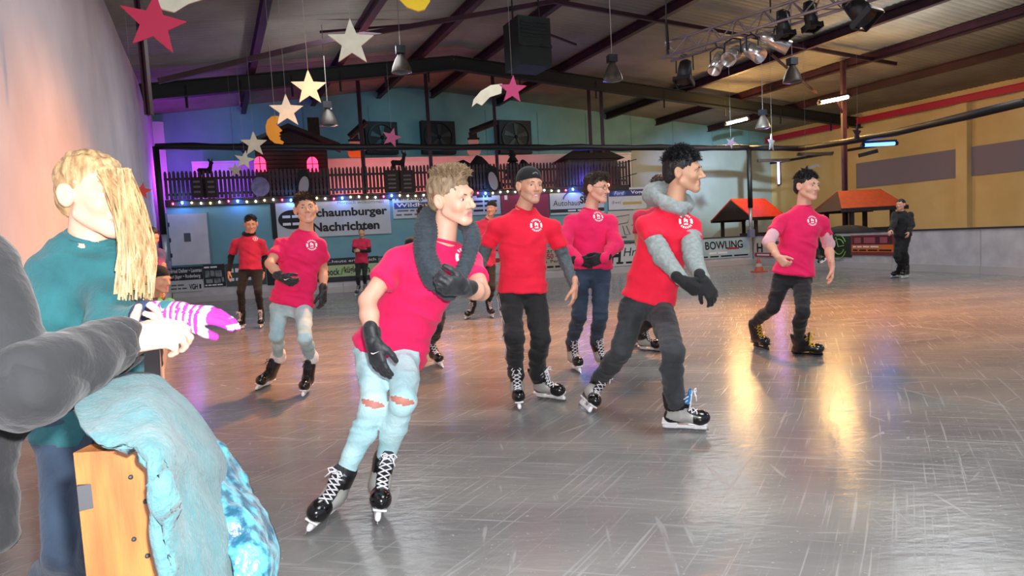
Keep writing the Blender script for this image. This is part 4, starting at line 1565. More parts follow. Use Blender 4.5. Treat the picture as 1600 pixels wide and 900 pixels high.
_t = hit(1130, 285, hall(0, V_BACK, 0), HF)
spot_to('cool_beam', along(unproj(1225, 62, 10.4), _t, 0.5), hit(1130, 285, hall(0, V_BACK, 0), HF), 7500, (0.7, 0.9, 1.0), 17, 1.0)
spot_to('cool_beam_low', along(unproj(1176, 100, 10.8), _t, 0.5), hit(1060, 270, hall(0, V_BACK, 0), HF), 3500, (0.5, 0.6, 1.0), 14, 1.0)

# turquoise wash on the back wall
for lt_ in (1.5, 6.5, 12.0):
    q = hall(lt_, V_BACK - 3.2, roof_z(lt_) - 0.6)
    lamp('turquoise_wash', 'SPOT', tuple(q), 26, (0.35, 0.85, 1.0), 0.15, tuple(hall(lt_, V_BACK, 4.4)), 120, 1.0)
# ================================================================== SURFACE MODELLING KIT (distance fields -> quads)
class Field:
    def __init__(s, lo, hi, h):
        s.lo = np.asarray(lo, float)
        s.h = h
        s.n = [int(math.ceil((hi[i] - lo[i]) / h)) + 1 for i in range(3)]
        s.F = np.full(s.n, 9.0, np.float32)
        s.ax = [(s.lo[i] + h * np.arange(s.n[i])).astype(np.float32) for i in range(3)]

    def _sl(s, lo, hi):
        sl = []
        for i in range(3):
            a = max(0, int((lo[i] - s.lo[i]) / s.h))
            b_ = min(s.n[i], int((hi[i] - s.lo[i]) / s.h) + 2)
            if b_ <= a:
                return None
            sl.append(slice(a, b_))
        return tuple(sl)

    def grid(s, sl):
        return (s.ax[0][sl[0]][:, None, None], s.ax[1][sl[1]][None, :, None], s.ax[2][sl[2]][None, None, :])

    def put(s, fn, lo, hi, k=0.0, op='u'):
        m = 0.03 + k + 2 * s.h
        sl = s._sl(np.asarray(lo) - m, np.asarray(hi) + m)
        if sl is None:
            return s
        d = fn(*s.grid(sl)).astype(np.float32)
        A = s.F[sl]
        if op == 'u':
            if k > 0:
                hh = np.clip(0.5 + 0.5 * (A - d) / k, 0, 1)
                s.F[sl] = A * (1 - hh) + d * hh - k * hh * (1 - hh)
            else:
                s.F[sl] = np.minimum(A, d)
        else:
            d = -d
            if k > 0:
                hh = np.clip(0.5 - 0.5 * (A - d) / k, 0, 1)
                s.F[sl] = A * (1 - hh) + d * hh + k * hh * (1 - hh)
            else:
                s.F[sl] = np.maximum(A, d)
        return s

    def cone(s, a, b, ra, rb, k=0.0, op='u', flat=None, fk=1.0):
        """rounded cone a->b; flat: direction squeezed by factor fk"""
        a, b = np.asarray(a, float), np.asarray(b, float)
        ab = b - a
        L2 = max(np.dot(ab, ab), 1e-9)
        R = max(ra, rb) * max(1.0, 1.0)

        def fn(X, Y, Z):
            x, y, z = X - a[0], Y - a[1], Z - a[2]
            t = np.clip((x * ab[0] + y * ab[1] + z * ab[2]) / L2, 0, 1)
            x, y, z = x - t * ab[0], y - t * ab[1], z - t * ab[2]
            r = ra + (rb - ra) * t
            if flat is not None:
                q = (x * flat[0] + y * flat[1] + z * flat[2])
                e = q * (1 / fk - 1)
                x, y, z = x + e * flat[0], y + e * flat[1], z + e * flat[2]
                return (np.sqrt(x * x + y * y + z * z) - r) * min(fk, 1.0) ** 0.5
            return np.sqrt(x * x + y * y + z * z) - r
        return s.put(fn, np.minimum(a, b) - R, np.maximum(a, b) + R, k, op)

    def ell(s, c, R, rad, k=0.0, op='u'):
        """ellipsoid; R rows = local axes"""
        c = np.asarray(c, float)
        R = np.asarray(R, float)
        rad = np.asarray(rad, float)
        e = np.sqrt(((R * rad[:, None]) ** 2).sum(0))

        def fn(X, Y, Z):
            x, y, z = X - c[0], Y - c[1], Z - c[2]
            u = [(x * R[i][0] + y * R[i][1] + z * R[i][2]) / rad[i] for i in range(3)]
            k0 = np.sqrt(u[0] ** 2 + u[1] ** 2 + u[2] ** 2)
            k1 = np.sqrt((u[0] / rad[0]) ** 2 + (u[1] / rad[1]) ** 2 + (u[2] / rad[2]) ** 2)
            return k0 * (k0 - 1) / (k1 + 1e-6)
        return s.put(fn, c - e, c + e, k, op)

    def box(s, c, R, half, r=0.0, k=0.0, op='u'):
        c = np.asarray(c, float)
        R = np.asarray(R, float)
        half = np.asarray(half, float) - r
        e = np.sqrt(((R * (half[:, None] + r)) ** 2).sum(0)) * 1.5

        def fn(X, Y, Z):
            x, y, z = X - c[0], Y - c[1], Z - c[2]
            q = [np.abs(x * R[i][0] + y * R[i][1] + z * R[i][2]) - half[i] for i in range(3)]
            out = np.sqrt(sum(np.maximum(t, 0) ** 2 for t in q))
            return out + np.minimum(np.maximum(np.maximum(q[0], q[1]), q[2]), 0) - r
        return s.put(fn, c - e, c + e, k, op)

    def loft(s, st, k=0.0, op='u', p=2.0):
        """st: stations (centre, right, fwd, a, b): an elliptical tube with flat ends"""
        C = [np.asarray(x[0], float) for x in st]
        big = max(max(x[3], x[4]) for x in st)
        lo = np.min(C, axis=0) - big
        hi = np.max(C, axis=0) + big

        def fn(X, Y, Z):
            best = None
            for i in range(len(st) - 1):
                c0, r0, f0, a0, b0 = st[i]
                c1, r1, f1, a1, b1 = st[i + 1]
                v = C[i + 1] - C[i]
                L2 = np.dot(v, v)
                x, y, z = X - C[i][0], Y - C[i][1], Z - C[i][2]
                tr = (x * v[0] + y * v[1] + z * v[2]) / L2
                t = np.clip(tr, 0, 1)
                x, y, z = x - t * v[0], y - t * v[1], z - t * v[2]
                r = [r0[j] + (r1[j] - r0[j]) * t for j in range(3)]
                f = [f0[j] + (f1[j] - f0[j]) * t for j in range(3)]
                a = a0 + (a1 - a0) * t
                bq = b0 + (b1 - b0) * t
                u = (x * r[0] + y * r[1] + z * r[2]) / a
                w_ = (x * f[0] + y * f[1] + z * f[2]) / bq
                k0 = np.sqrt(u * u + w_ * w_)
                k1 = np.sqrt((u / a) ** 2 + (w_ / bq) ** 2)
                d = k0 * (k0 - 1) / (k1 + 1e-5)
                d = np.where(k0 < 0.15, -np.minimum(a, bq), d)
                ze = np.abs(tr - t) * math.sqrt(L2)
                d = np.where(ze > 0, np.where(d > 0, np.sqrt(d * d + ze * ze), np.maximum(d, ze)), d)
                best = d if best is None else np.minimum(best, d)
            return best
        return s.put(fn, lo, hi, k, op)

    def cut(s, p0, n):
        """remove everything on the +n side of the plane"""
        X, Y, Z = s.grid((slice(None),) * 3)
        d = (X - p0[0]) * n[0] + (Y - p0[1]) * n[1] + (Z - p0[2]) * n[2]
        s.F = np.maximum(s.F, d.astype(np.float32))
        return s

    def surf(s):
        F = s.F
        ins = F < 0
        n = ins.shape
        cnt = np.zeros([x - 1 for x in n], np.int8)
        for dx in (0, 1):
            for dy in (0, 1):
                for dz in (0, 1):
                    cnt += ins[dx:n[0] - 1 + dx, dy:n[1] - 1 + dy, dz:n[2] - 1 + dz]
        act = np.argwhere((cnt > 0) & (cnt < 8))
        if len(act) == 0:
            return np.zeros((0, 3)), np.zeros((0, 4), int)
        idx = np.full(cnt.shape, -1, np.int64)
        idx[act[:, 0], act[:, 1], act[:, 2]] = np.arange(len(act))
        cor = [(dx, dy, dz) for dx in (0, 1) for dy in (0, 1) for dz in (0, 1)]
        val = np.stack([F[act[:, 0] + c[0], act[:, 1] + c[1], act[:, 2] + c[2]] for c in cor], 1)
        acc = np.zeros((len(act), 3))
        num = np.zeros(len(act))
        for i in range(8):
            for j in range(i + 1, 8):
                ci, cj = np.array(cor[i]), np.array(cor[j])
                if np.abs(ci - cj).sum() != 1:
                    continue
                vi, vj = val[:, i], val[:, j]
                m = (vi < 0) != (vj < 0)
                t = vi[m] / (vi[m] - vj[m])
                acc[m] += ci + t[:, None] * (cj - ci)
                num[m] += 1
        V = s.lo + s.h * (act + acc / num[:, None])
        Q = []
        for axis in range(3):
            o1, o2 = [(1, 2), (2, 0), (0, 1)][axis]
            sa = [slice(None)] * 3
            sb = [slice(None)] * 3
            sa[axis] = slice(0, n[axis] - 1)
            sb[axis] = slice(1, n[axis])
            A, B_ = ins[tuple(sa)], ins[tuple(sb)]
            e = np.argwhere(A != B_)
            e = e[(e[:, o1] > 0) & (e[:, o2] > 0) & (e[:, o1] < n[o1] - 1) & (e[:, o2] < n[o2] - 1)]
            if len(e) == 0:
                continue

            def at(d1, d2):
                c = e.copy()
                c[:, o1] -= d1
                c[:, o2] -= d2
                return idx[c[:, 0], c[:, 1], c[:, 2]]
            q = np.stack([at(1, 1), at(0, 1), at(0, 0), at(1, 0)], 1)
            flip = ~A[e[:, 0], e[:, 1], e[:, 2]]
            q[flip] = q[flip][:, ::-1]
            Q.append(q)
        return V, np.concatenate(Q)


def relax(V, Q, it=1, lam=0.5):
    for _ in range(it):
        acc = np.zeros_like(V)
        num = np.zeros(len(V))
        for a, b_ in ((0, 1), (1, 2), (2, 3), (3, 0)):
            np.add.at(acc, Q[:, a], V[Q[:, b_]])
            np.add.at(acc, Q[:, b_], V[Q[:, a]])
            np.add.at(num, Q[:, a], 1)
            np.add.at(num, Q[:, b_], 1)
        V = V + lam * (acc / np.maximum(num, 1)[:, None] - V)
    return V


def normals(V, Q):
    n = np.cross(V[Q[:, 2]] - V[Q[:, 0]], V[Q[:, 3]] - V[Q[:, 1]])
    N = np.zeros_like(V)
    for i in range(4):
        np.add.at(N, Q[:, i], n)
    return N / (np.linalg.norm(N, axis=1)[:, None] + 1e-12)


_lat = np.random.RandomState(3).rand(32, 32, 32)


def vnoise(P, sc):
    """smooth value noise, -1..1; sc scalar or 3-vector"""
    p = P * sc + 100.0
    i = np.floor(p).astype(int)
    f = p - i
    f = f * f * (3 - 2 * f)
    r = 0
    for dx in (0, 1):
        for dy in (0, 1):
            for dz in (0, 1):
                w_ = (f[:, 0] if dx else 1 - f[:, 0]) * (f[:, 1] if dy else 1 - f[:, 1]) * (f[:, 2] if dz else 1 - f[:, 2])
                r = r + w_ * _lat[(i[:, 0] + dx) % 32, (i[:, 1] + dy) % 32, (i[:, 2] + dz) % 32]
    return r * 2 - 1


def creases(V, Q, amp, sc, rot, seed=0.0):
    """ridged folds running across the direction rot"""
    N = normals(V, Q)
    a = unit(rot)
    b_ = unit(np.cross(a, np.array([0.3, 0.9, 0.2])))
    c_ = np.cross(a, b_)
    L = np.stack([V @ a * sc, V @ b_ * sc * 0.28, V @ c_ * sc * 0.28], 1) + seed
    L = L + 0.6 * np.stack([vnoise(V + seed, 5.0)] * 3, 1)
    r = 1 - np.abs(vnoise(L, 1.0)) * 2.2
    m = np.clip(vnoise(V + seed * 2, 4.5) * 1.2 + 0.45, 0, 1)
    return V + N * (np.clip(r, -0.6, 1) * m * amp)[:, None]


def folds(V, Q, amp, sc, seed=0.0):
    N = normals(V, Q)
    d = vnoise(V + seed, sc) * 0.7 + vnoise(V + seed + 5.1, np.asarray(sc) * 2.1) * 0.35
    return V + N * (d * amp)[:, None]


def qmesh(name, V, Q, mats, org, mi=None):
    me = bpy.data.meshes.new(name)
    me.vertices.add(len(V))
    me.vertices.foreach_set('co', (V - org).astype(np.float32).ravel())
    me.loops.add(Q.size)
    me.loops.foreach_set('vertex_index', Q.astype(np.int32).ravel())
    me.polygons.add(len(Q))
    me.polygons.foreach_set('loop_start', np.arange(0, Q.size, 4, dtype=np.int32))
    me.polygons.foreach_set('loop_total', np.full(len(Q), 4, np.int32))
    me.polygons.foreach_set('use_smooth', np.ones(len(Q), bool))
    for m_ in (mats if isinstance(mats, (list, tuple)) else [mats]):
        me.materials.append(m_)
    if mi is not None:
        me.polygons.foreach_set('material_index', mi.astype(np.int32))
    me.update()
    me.validate()
    return me


def qpart(name, VQ, mats, parent, mi=None):
    V, Q = VQ
    o = bpy.data.objects.new(name, qmesh(name, V, Q, mats, wloc(parent), mi))
    COL.objects.link(o)
    o.parent = parent
    return o


def joinq(lst):
    Vs, Qs, n = [], [], 0
    for V, Q in lst:
        Vs.append(V)
        Qs.append(Q + n)
        n += len(V)
    return np.concatenate(Vs), np.concatenate(Qs)


# ------------------------------------------------------------------ head
def basis(fwd, up):
    f = unit(fwd)
    r = unit(np.cross(f, up))
    u = np.cross(r, f)
    return np.array([r, f, u])          # rows: right, forward, up


def head_surface(c, R, s, h, nb, open_mouth=0.0):
    def P(x, y, z):
        return c + s * (R[0] * x + R[1] * y + R[2] * z)
    lo = np.minimum(c - 0.17 * s, nb - 0.09)
    hi = np.maximum(c + 0.17 * s, nb + 0.09)
    F = Field(lo, hi, h)
    F.ell(P(0, -0.018, 0.036), R, s * np.array([0.075, 0.098, 0.086]))
    F.ell(P(0, 0.028, -0.022), R, s * np.array([0.062, 0.068, 0.082]), k=0.03 * s)
    for sx in (-1, 1):
        F.cone(P(0.053 * sx, 0.002, -0.056), P(0.018 * sx, 0.07, -0.1), 0.018 * s, 0.017 * s, k=0.026 * s)
        F.ell(P(0.042 * sx, 0.062, -0.026), R, s * np.array([0.02, 0.022, 0.022]), k=0.02 * s)
    F.ell(P(0, 0.078, -0.1), R, s * np.array([0.02, 0.018, 0.017]), k=0.022 * s)
    F.cone(P(-0.038, 0.078, 0.024), P(0.038, 0.078, 0.024), 0.014 * s, 0.014 * s, k=0.02 * s)
    for sx in (-1, 1):
        F.ell(P(0.032 * sx, 0.104, 0.004), R, s * np.array([0.02, 0.021, 0.013]), k=0.01 * s, op='s')
    F.cone(P(0, 0.088, 0.016), P(0, 0.113, -0.026), 0.0085 * s, 0.0115 * s, k=0.01 * s)
    F.ell(P(0, 0.117, -0.03), R, s * np.array([0.012, 0.012, 0.0105]), k=0.008 * s)
    for sx in (-1, 1):
        F.ell(P(0.013 * sx, 0.099, -0.034), R, s * np.array([0.009, 0.011, 0.008]), k=0.006 * s)
    F.cone(P(-0.017, 0.088, -0.061), P(0.017, 0.088, -0.061), 0.0075 * s, 0.0075 * s, k=0.01 * s)
    F.cone(P(-0.014, 0.088, -0.075 - open_mouth), P(0.014, 0.088, -0.075 - open_mouth), 0.0085 * s, 0.0085 * s, k=0.01 * s)
    F.cone(P(-0.02, 0.1, -0.067), P(0.02, 0.1, -0.067), (0.003 + open_mouth) * s, (0.003 + open_mouth) * s, k=0.004 * s, op='s')
    for sx in (-1, 1):      # ears
        re = basis(unit(R[0] * sx * 0.9 + R[1] * 0.45), R[2] - 0.2 * R[1])
        F.ell(P(0.083 * sx, -0.012, -0.004), re, s * np.array([0.022, 0.012, 0.035]), k=0.006 * s)
        F.ell(P(0.096 * sx, -0.004, -0.001), re, s * np.array([0.012, 0.009, 0.02]), k=0.005 * s, op='s')
    F.cone(nb, P(0, -0.026, -0.055), 0.059 * s, 0.05 * s, k=0.014 * s)
    V, Q = F.surf()
    return relax(V, Q, 1, 0.4), Q


def head_mi(V, Q, c, R, s, lips=1, stubble=None):
    cen = V[Q].mean(1)
    L = ((cen - c) @ R.T) / s
    mi = np.zeros(len(Q), int)
    lip = (np.abs(L[:, 2] + 0.068) < 0.0135 * np.clip(1.15 - (np.abs(L[:, 0]) / 0.026) ** 2, 0, 1)) & (np.abs(L[:, 0]) < 0.025) & (L[:, 1] > 0.07)
    if stubble is not None:
        sb = (L[:, 2] < -0.035) & (L[:, 2] > -0.125) & (L[:, 1] > -0.01 - (L[:, 2] + 0.1) * 0.1) & (np.abs(L[:, 0]) < 0.075)
        sb &= ~((np.abs(L[:, 0]) < 0.05) & (L[:, 2] > -0.048))
        mi[sb] = stubble
    mi[lip] = lips
    return mi


def strands(mb, pts, dirs, lens, r, seg=2, bend=None, mi=0, n=3):
    for p, d, l in zip(pts, dirs, lens):
        P = [p + d * l * t + (bend * (l * t * t) if bend is not None else 0) for t in np.linspace(0, 1, seg + 1)]
        mb.tube(P, [r * (1 - 0.8 * t) for t in np.linspace(0, 1, seg + 1)], n, mi, cap=False)


# ------------------------------------------------------------------ hands
def hand_prims(F, wr, d, n, side, curl=0.5, r=1.0, spread=0.12, thumb=0.6, fist=False, s=1.0):
    """wr wrist, d pointing to the fingers, n out of the palm, side: +1/-1 thumb side along cross(d, n)"""
    d = unit(d)
    n = unit(n - d * np.dot(n, d))
    sd = np.cross(d, n) * side
    F.cone(wr - d * 0.05 * s, wr + d * 0.015 * s, 0.029 * r * s, 0.026 * r * s, k=0.01, flat=n, fk=0.8)
    kn = []
    for o, L in ((0.031, 0.09), (0.011, 0.096), (-0.010, 0.093), (-0.029, 0.084)):
        b_ = wr + d * L * s + sd * o * s
        F.cone(wr + d * 0.012 * s + sd * o * 0.55 * s, b_, 0.0165 * r * s, 0.0125 * r * s, k=0.016 * s)
        kn.append(b_)
    for j, (b_, ln) in enumerate(zip(kn, (0.072, 0.08, 0.075, 0.058))):
        a = curl * (0.75 + 0.12 * j)
        p = b_
        sp = (1.5 - j) * spread * 0.35
        for q, fr in enumerate((0.44, 0.31, 0.25)):
            ang = a * (q + 1) if not fist else a * (q + 0.7)
            dv = unit(d * math.cos(ang) + n * math.sin(ang) + sd * sp * math.cos(ang))
            e = p + dv * ln * fr * s
            F.cone(p, e, (0.0098 - 0.0007 * q) * r * s, (0.0092 - 0.0008 * q) * r * s, k=0.004 * s)
            p = e
    t0 = wr + d * 0.022 * s + sd * 0.026 * s
    dv = unit(d * 0.75 + sd * thumb + n * 0.45)
    t1 = t0 + dv * 0.042 * s
    dv2 = unit(d * 0.95 + sd * thumb * 0.35 + n * (0.45 + 0.4 * curl))
    t2 = t1 + dv2 * 0.034 * s
    dv3 = unit(d * 0.95 + n * (0.3 + 0.6 * curl))
    F.cone(t0, t1, 0.016 * r * s, 0.0125 * r * s, k=0.014 * s)
    F.cone(t1, t2, 0.0122 * r * s, 0.0108 * r * s, k=0.004 * s)
    F.cone(t2, t2 + dv3 * 0.027 * s, 0.0108 * r * s, 0.009 * r * s, k=0.004 * s)


# ------------------------------------------------------------------ skates
def make_skate_meshes():
    I = np.eye(3)
    h = 0.0055
    F = Field((-0.2, -0.1, 0.02), (0.22, 0.1, 0.33), h)
    F.ell((0.108, 0, 0.112), I, (0.056, 0.046, 0.043))
    F.cone((0.095, 0, 0.108), (-0.01, 0, 0.138), 0.043, 0.05, k=0.03)
    F.cone((-0.085, 0, 0.108), (-0.03, 0, 0.12), 0.04, 0.044, k=0.03)
    F.cone((-0.062, 0, 0.14), (-0.055, 0, 0.262), 0.046, 0.052, k=0.03)
    F.cone((-0.01, 0, 0.15), (-0.02, 0, 0.25), 0.043, 0.047, k=0.03)
    F.cone((-0.105, 0, 0.2), (-0.112, 0, 0.29), 0.02, 0.016, k=0.02, flat=np.array([1.0, 0, 0]), fk=0.6)
    F.box((0, 0, 0.045), I, (0.3, 0.2, 0.022), op='s', k=0.01)
    F.cone((0.034, 0, 0.215), (0.05, 0, 0.305), 0.036, 0.030, k=0.012, flat=unit(np.array([1.0, 0, -0.15])), fk=0.35)
    V, Q = F.surf()
    V = relax(V, Q, 1, 0.4)
    c = V[Q].mean(1)
    mi = np.zeros(len(Q), int)
    mi[(c[:, 0] > 0.085) & (c[:, 2] < 0.165)] = 1                               # toe cap
    side = (np.abs(c[:, 1]) > 0.03) & (c[:, 0] < 0.06) & (c[:, 2] < 0.2 + 0.2 * c[:, 0]) & (c[:, 2] > 0.105 - 0.3 * (c[:, 0] + 0.02))
    mi[side] = 2
    tong = (c[:, 0] > 0.004 + 0.2 * (c[:, 2] - 0.22)) & (c[:, 2] > 0.235)
    mi[tong] = 3
    bvh = BVHTree.FromPolygons([tuple(v) for v in V], [tuple(int(i) for i in q) for q in Q])
    boot = (V, Q, mi)
    # holder
    F = Field((-0.17, -0.04, 0.0), (0.18, 0.04, 0.1), 0.0055)
    F.box((0.0, 0, 0.03), I, (0.14, 0.008, 0.011), 0.004)
    F.box((0.095, 0, 0.05), I, (0.036, 0.012, 0.024), 0.006, k=0.02)
    F.box((-0.085, 0, 0.05), I, (0.036, 0.012, 0.024), 0.006, k=0.02)
    F.box((0.085, 0, 0.072), I, (0.062, 0.034, 0.006), 0.004, k=0.01)
    F.box((-0.09, 0, 0.072), I, (0.05, 0.032, 0.006), 0.004, k=0.01)
    holder = F.surf()
    mb = MB()
    pr = [(-0.138, 0.022), (-0.145, 0.010), (-0.125, 0.002), (-0.05, 0.0), (0.05, 0.0), (0.125, 0.002), (0.152, 0.012), (0.146, 0.022)]
    mb.prism(pr, np.array([0, -0.0022, 0]), np.array([1.0, 0, 0]), UP, np.array([0, 0.0044, 0]))
    blade = mb
    # laces
    lm = MB()

    def on(p, out=0.005):
        o_ = np.array([0.10, 0, 0.32])
        t = np.asarray(p)
        dr = unit(np.array([-0.85, t[1] * -2.0, -0.55]))
        st = t - dr * 0.15
        hit_ = bvh.ray_cast(Vector(st), Vector(dr))
        if hit_[0] is None:
            return t
        return np.array(hit_[0]) - dr * out
    n = 7
    base = [np.array([0.075 - 0.078 * i / (n - 1), 0, 0.15 + 0.115 * i / (n - 1)]) for i in range(n)]
    for i in range(n):
        w_ = 0.026 + 0.006 * i / n
        for sg in (1, -1):
            a = base[i]
            b_ = base[min(i + 1, n - 1)]
            pts = [on(a + (b_ - a) * t + np.array([0, sg * w_ * (1 - 2 * t), 0])) for t in (0, 0.25, 0.5, 0.75, 1)]
            lm.tube(pts, 0.0036, 5)
    top = on(base[-1]) + np.array([0.008, 0, 0.004])
    for sg in (1, -1):
        lm.tube([top, top + np.array([0.01, sg * 0.022, 0.01]), top + np.array([0.012, sg * 0.038, -0.002]), top + np.array([0.014, sg * 0.025, -0.014]), top], 0.0034, 5)
        lm.tube([top, top + np.array([0.015, sg * 0.02, -0.012]), top + np.array([0.018, sg * 0.036, -0.045])], 0.0034, 5)
    return boot, holder, blade, lm


M_BOOT = mat('black_boot_leather', '#0b0b0d', 0.35, 0, '#15151a', 20, coat=0.2)
M_TOE = mat('black_gloss_toe_cap', '#0a0a0c', 0.2, 0, coat=0.5)
M_SILVER = mat('silver_boot_panel', '#a9aaa6', 0.4, 0.1)
M_TONGUE = mat('grey_felt_tongue', '#2f3338', 0.9)
M_TONGUE_BLUE = mat('blue_felt_tongue', '#2f86c6', 0.9)
M_HOLDER = mat('white_blade_holder', '#eceef0', 0.35)
M_HOLDER_BLK = mat('black_blade_holder', '#121214', 0.4)
M_BLADE = mat('polished_blade_steel', '#d5d8dc', 0.2, 1.0)
M_LACE = mat('white_lace', '#e8e8ee', 0.8)
M_LACE_Y = mat('yellow_lace', '#e3b520', 0.8)
M_LACE_B = mat('black_lace', '#1c1c20', 0.8)
_boot, _holder, _blade, _laces = make_skate_meshes()
SK_ME = {
    'boot': qmesh('boot', _boot[0], _boot[1], [M_BOOT, M_TOE, M_SILVER, M_TONGUE], np.zeros(3), _boot[2]),
    'holder': qmesh('blade_holder', _holder[0], _holder[1], M_HOLDER, np.zeros(3)),
    'blade': _blade.mesh('blade', M_BLADE),
    'laces': _laces.mesh('laces', M_LACE, True),
}


def skate(parent, pos, toe, up, lace=M_LACE, panel=None, tongue=None, holder=None, scale=1.0):
    """pos: blade contact centre, toe: heading, up: leg direction"""
    x = unit(toe)
    z = unit(np.asarray(up) - x * np.dot(up, x))
    y = np.cross(z, x)
    M = Matrix(((x[0], y[0], z[0], 0), (x[1], y[1], z[1], 0), (x[2], y[2], z[2], 0), (0, 0, 0, 1)))
    root = bpy.data.objects.new('ice_skate', SK_ME['boot'])
    COL.objects.link(root)
    root.parent = parent
    root.matrix_local = Matrix.Translation(Vector(np.asarray(pos) - wloc(parent))) @ M @ Matrix.Scale(scale, 4)
    if panel is not None:
        root.material_slots[2].link = 'OBJECT'
        root.material_slots[2].material = panel
    if tongue is not None:
        root.material_slots[3].link = 'OBJECT'
        root.material_slots[3].material = tongue
    for nm, key, mm in (('blade_holder', 'holder', holder), ('blade', 'blade', None), ('laces', 'laces', lace)):
        o = bpy.data.objects.new(nm, SK_ME[key])
        COL.objects.link(o)
        o.parent = root
        if mm is not None:
            o.material_slots[0].link = 'OBJECT'
            o.material_slots[0].material = mm
    return root
# ================================================================== PEOPLE
def skin(nm, c):
    return mat(nm, c, 0.5, 0, None, sss=0.12, bump=0.05, bscale=180, bdist=0.002)


def cloth(nm, c, c2=None, bump=0.35, bscale=35, rough=0.85, nscale=10):
    return mat(nm, c, rough, 0, c2, nscale, bump, bscale, sheen=0.1, bdist=0.01)


M_SKIN_A = skin('fair_skin', '#dfab92')
M_SKIN_B = skin('light_skin', '#d5a083')
M_SKIN_C = skin('tan_skin', '#c9997b')
M_LIP = mat('lip', '#d08a80', 0.45)
M_STUB = mat('stubble', '#d3a68c', 0.6, 0, '#bd8f74', 250)
M_EYE = mat('eye_white', '#b5aca8', 0.2)
M_IRIS = mat('iris', '#3a2a22', 0.2)
M_TEETH = mat('teeth', '#f3efe8', 0.3)
M_TEE_P = cloth('pink_red_tee', '#ea1460', '#e01058', 0.25, 22)
M_TEE_R = cloth('bright_red_tee', '#ea1038', '#e20c34', 0.25, 22)
M_TEE_D = cloth('dusty_red_tee', '#d02a50', '#c4244a', 0.25, 22)
M_JEAN_L = cloth('pale_washed_denim', '#a3d2da', '#c0e4e8', 0.4, 60, nscale=7)
M_JEAN_L2 = cloth('light_denim', '#8fb6c2', '#b4d2d8', 0.4, 60, nscale=7)
M_JEAN_D = cloth('dark_blue_denim', '#1c2a3c', '#2c4056', 0.4, 60, nscale=6)
M_JEAN_K = cloth('charcoal_denim', '#1f2226', '#33373c', 0.4, 60, nscale=6)
M_BLK = cloth('black_cloth', '#0e0f12', '#16171b', 0.4, 40)
M_GREY = cloth('grey_marl_knit', '#4a555a', '#5a666b', 0.4, 80, nscale=60)
M_HOOD = cloth('light_grey_sweat', '#9aa5a4', '#86918f', 0.4, 50, nscale=40)
M_SCARF = cloth('charcoal_knit_scarf', '#2a333b', '#36424b', 0.5, 90, nscale=50)
M_GLOVE = cloth('black_glove', '#16181c', '#2a2d33', 0.3, 60, 0.55, nscale=25)
M_WHITE = mat('white_print', '#f4f0f4', 0.7)
M_SOCK = cloth('white_sock', '#e9e6e4', '#d8d4d2', 0.5, 60)
M_HAIR_BL = mat('dark_blond_hair', '#9c876a', 0.6, 0, '#6e5a44', 60, 0.6, 120, stretch=(1, 1, 0.3))
M_HAIR_BR = mat('brown_hair', '#3a2a20', 0.6, 0, '#24180f', 60, 0.6, 120, stretch=(1, 1, 0.3))
M_HAIR_BK = mat('black_hair', '#0b0a0c', 0.5, 0, '#18161a', 60, 0.6, 120, stretch=(1, 1, 0.3))


def solve(P, px, py, L, sign):
    """point on a sight line at bone length L from P, nearer (-1) or farther (+1)"""
    v = ray(px, py)
    w_ = CAM - P
    a, b_, c = np.dot(v, v), 2 * np.dot(v, w_), np.dot(w_, w_) - L * L
    D = b_ * b_ - 4 * a * c
    t = -b_ / (2 * a) if D < 0 else (-b_ + sign * math.sqrt(D)) / (2 * a)
    return CAM + v * t


def hdir(deg, pitch=0):
    a, p = math.radians(deg), math.radians(pitch)
    return np.array([math.sin(a) * math.cos(p), -math.cos(a) * math.cos(p), math.sin(p)])


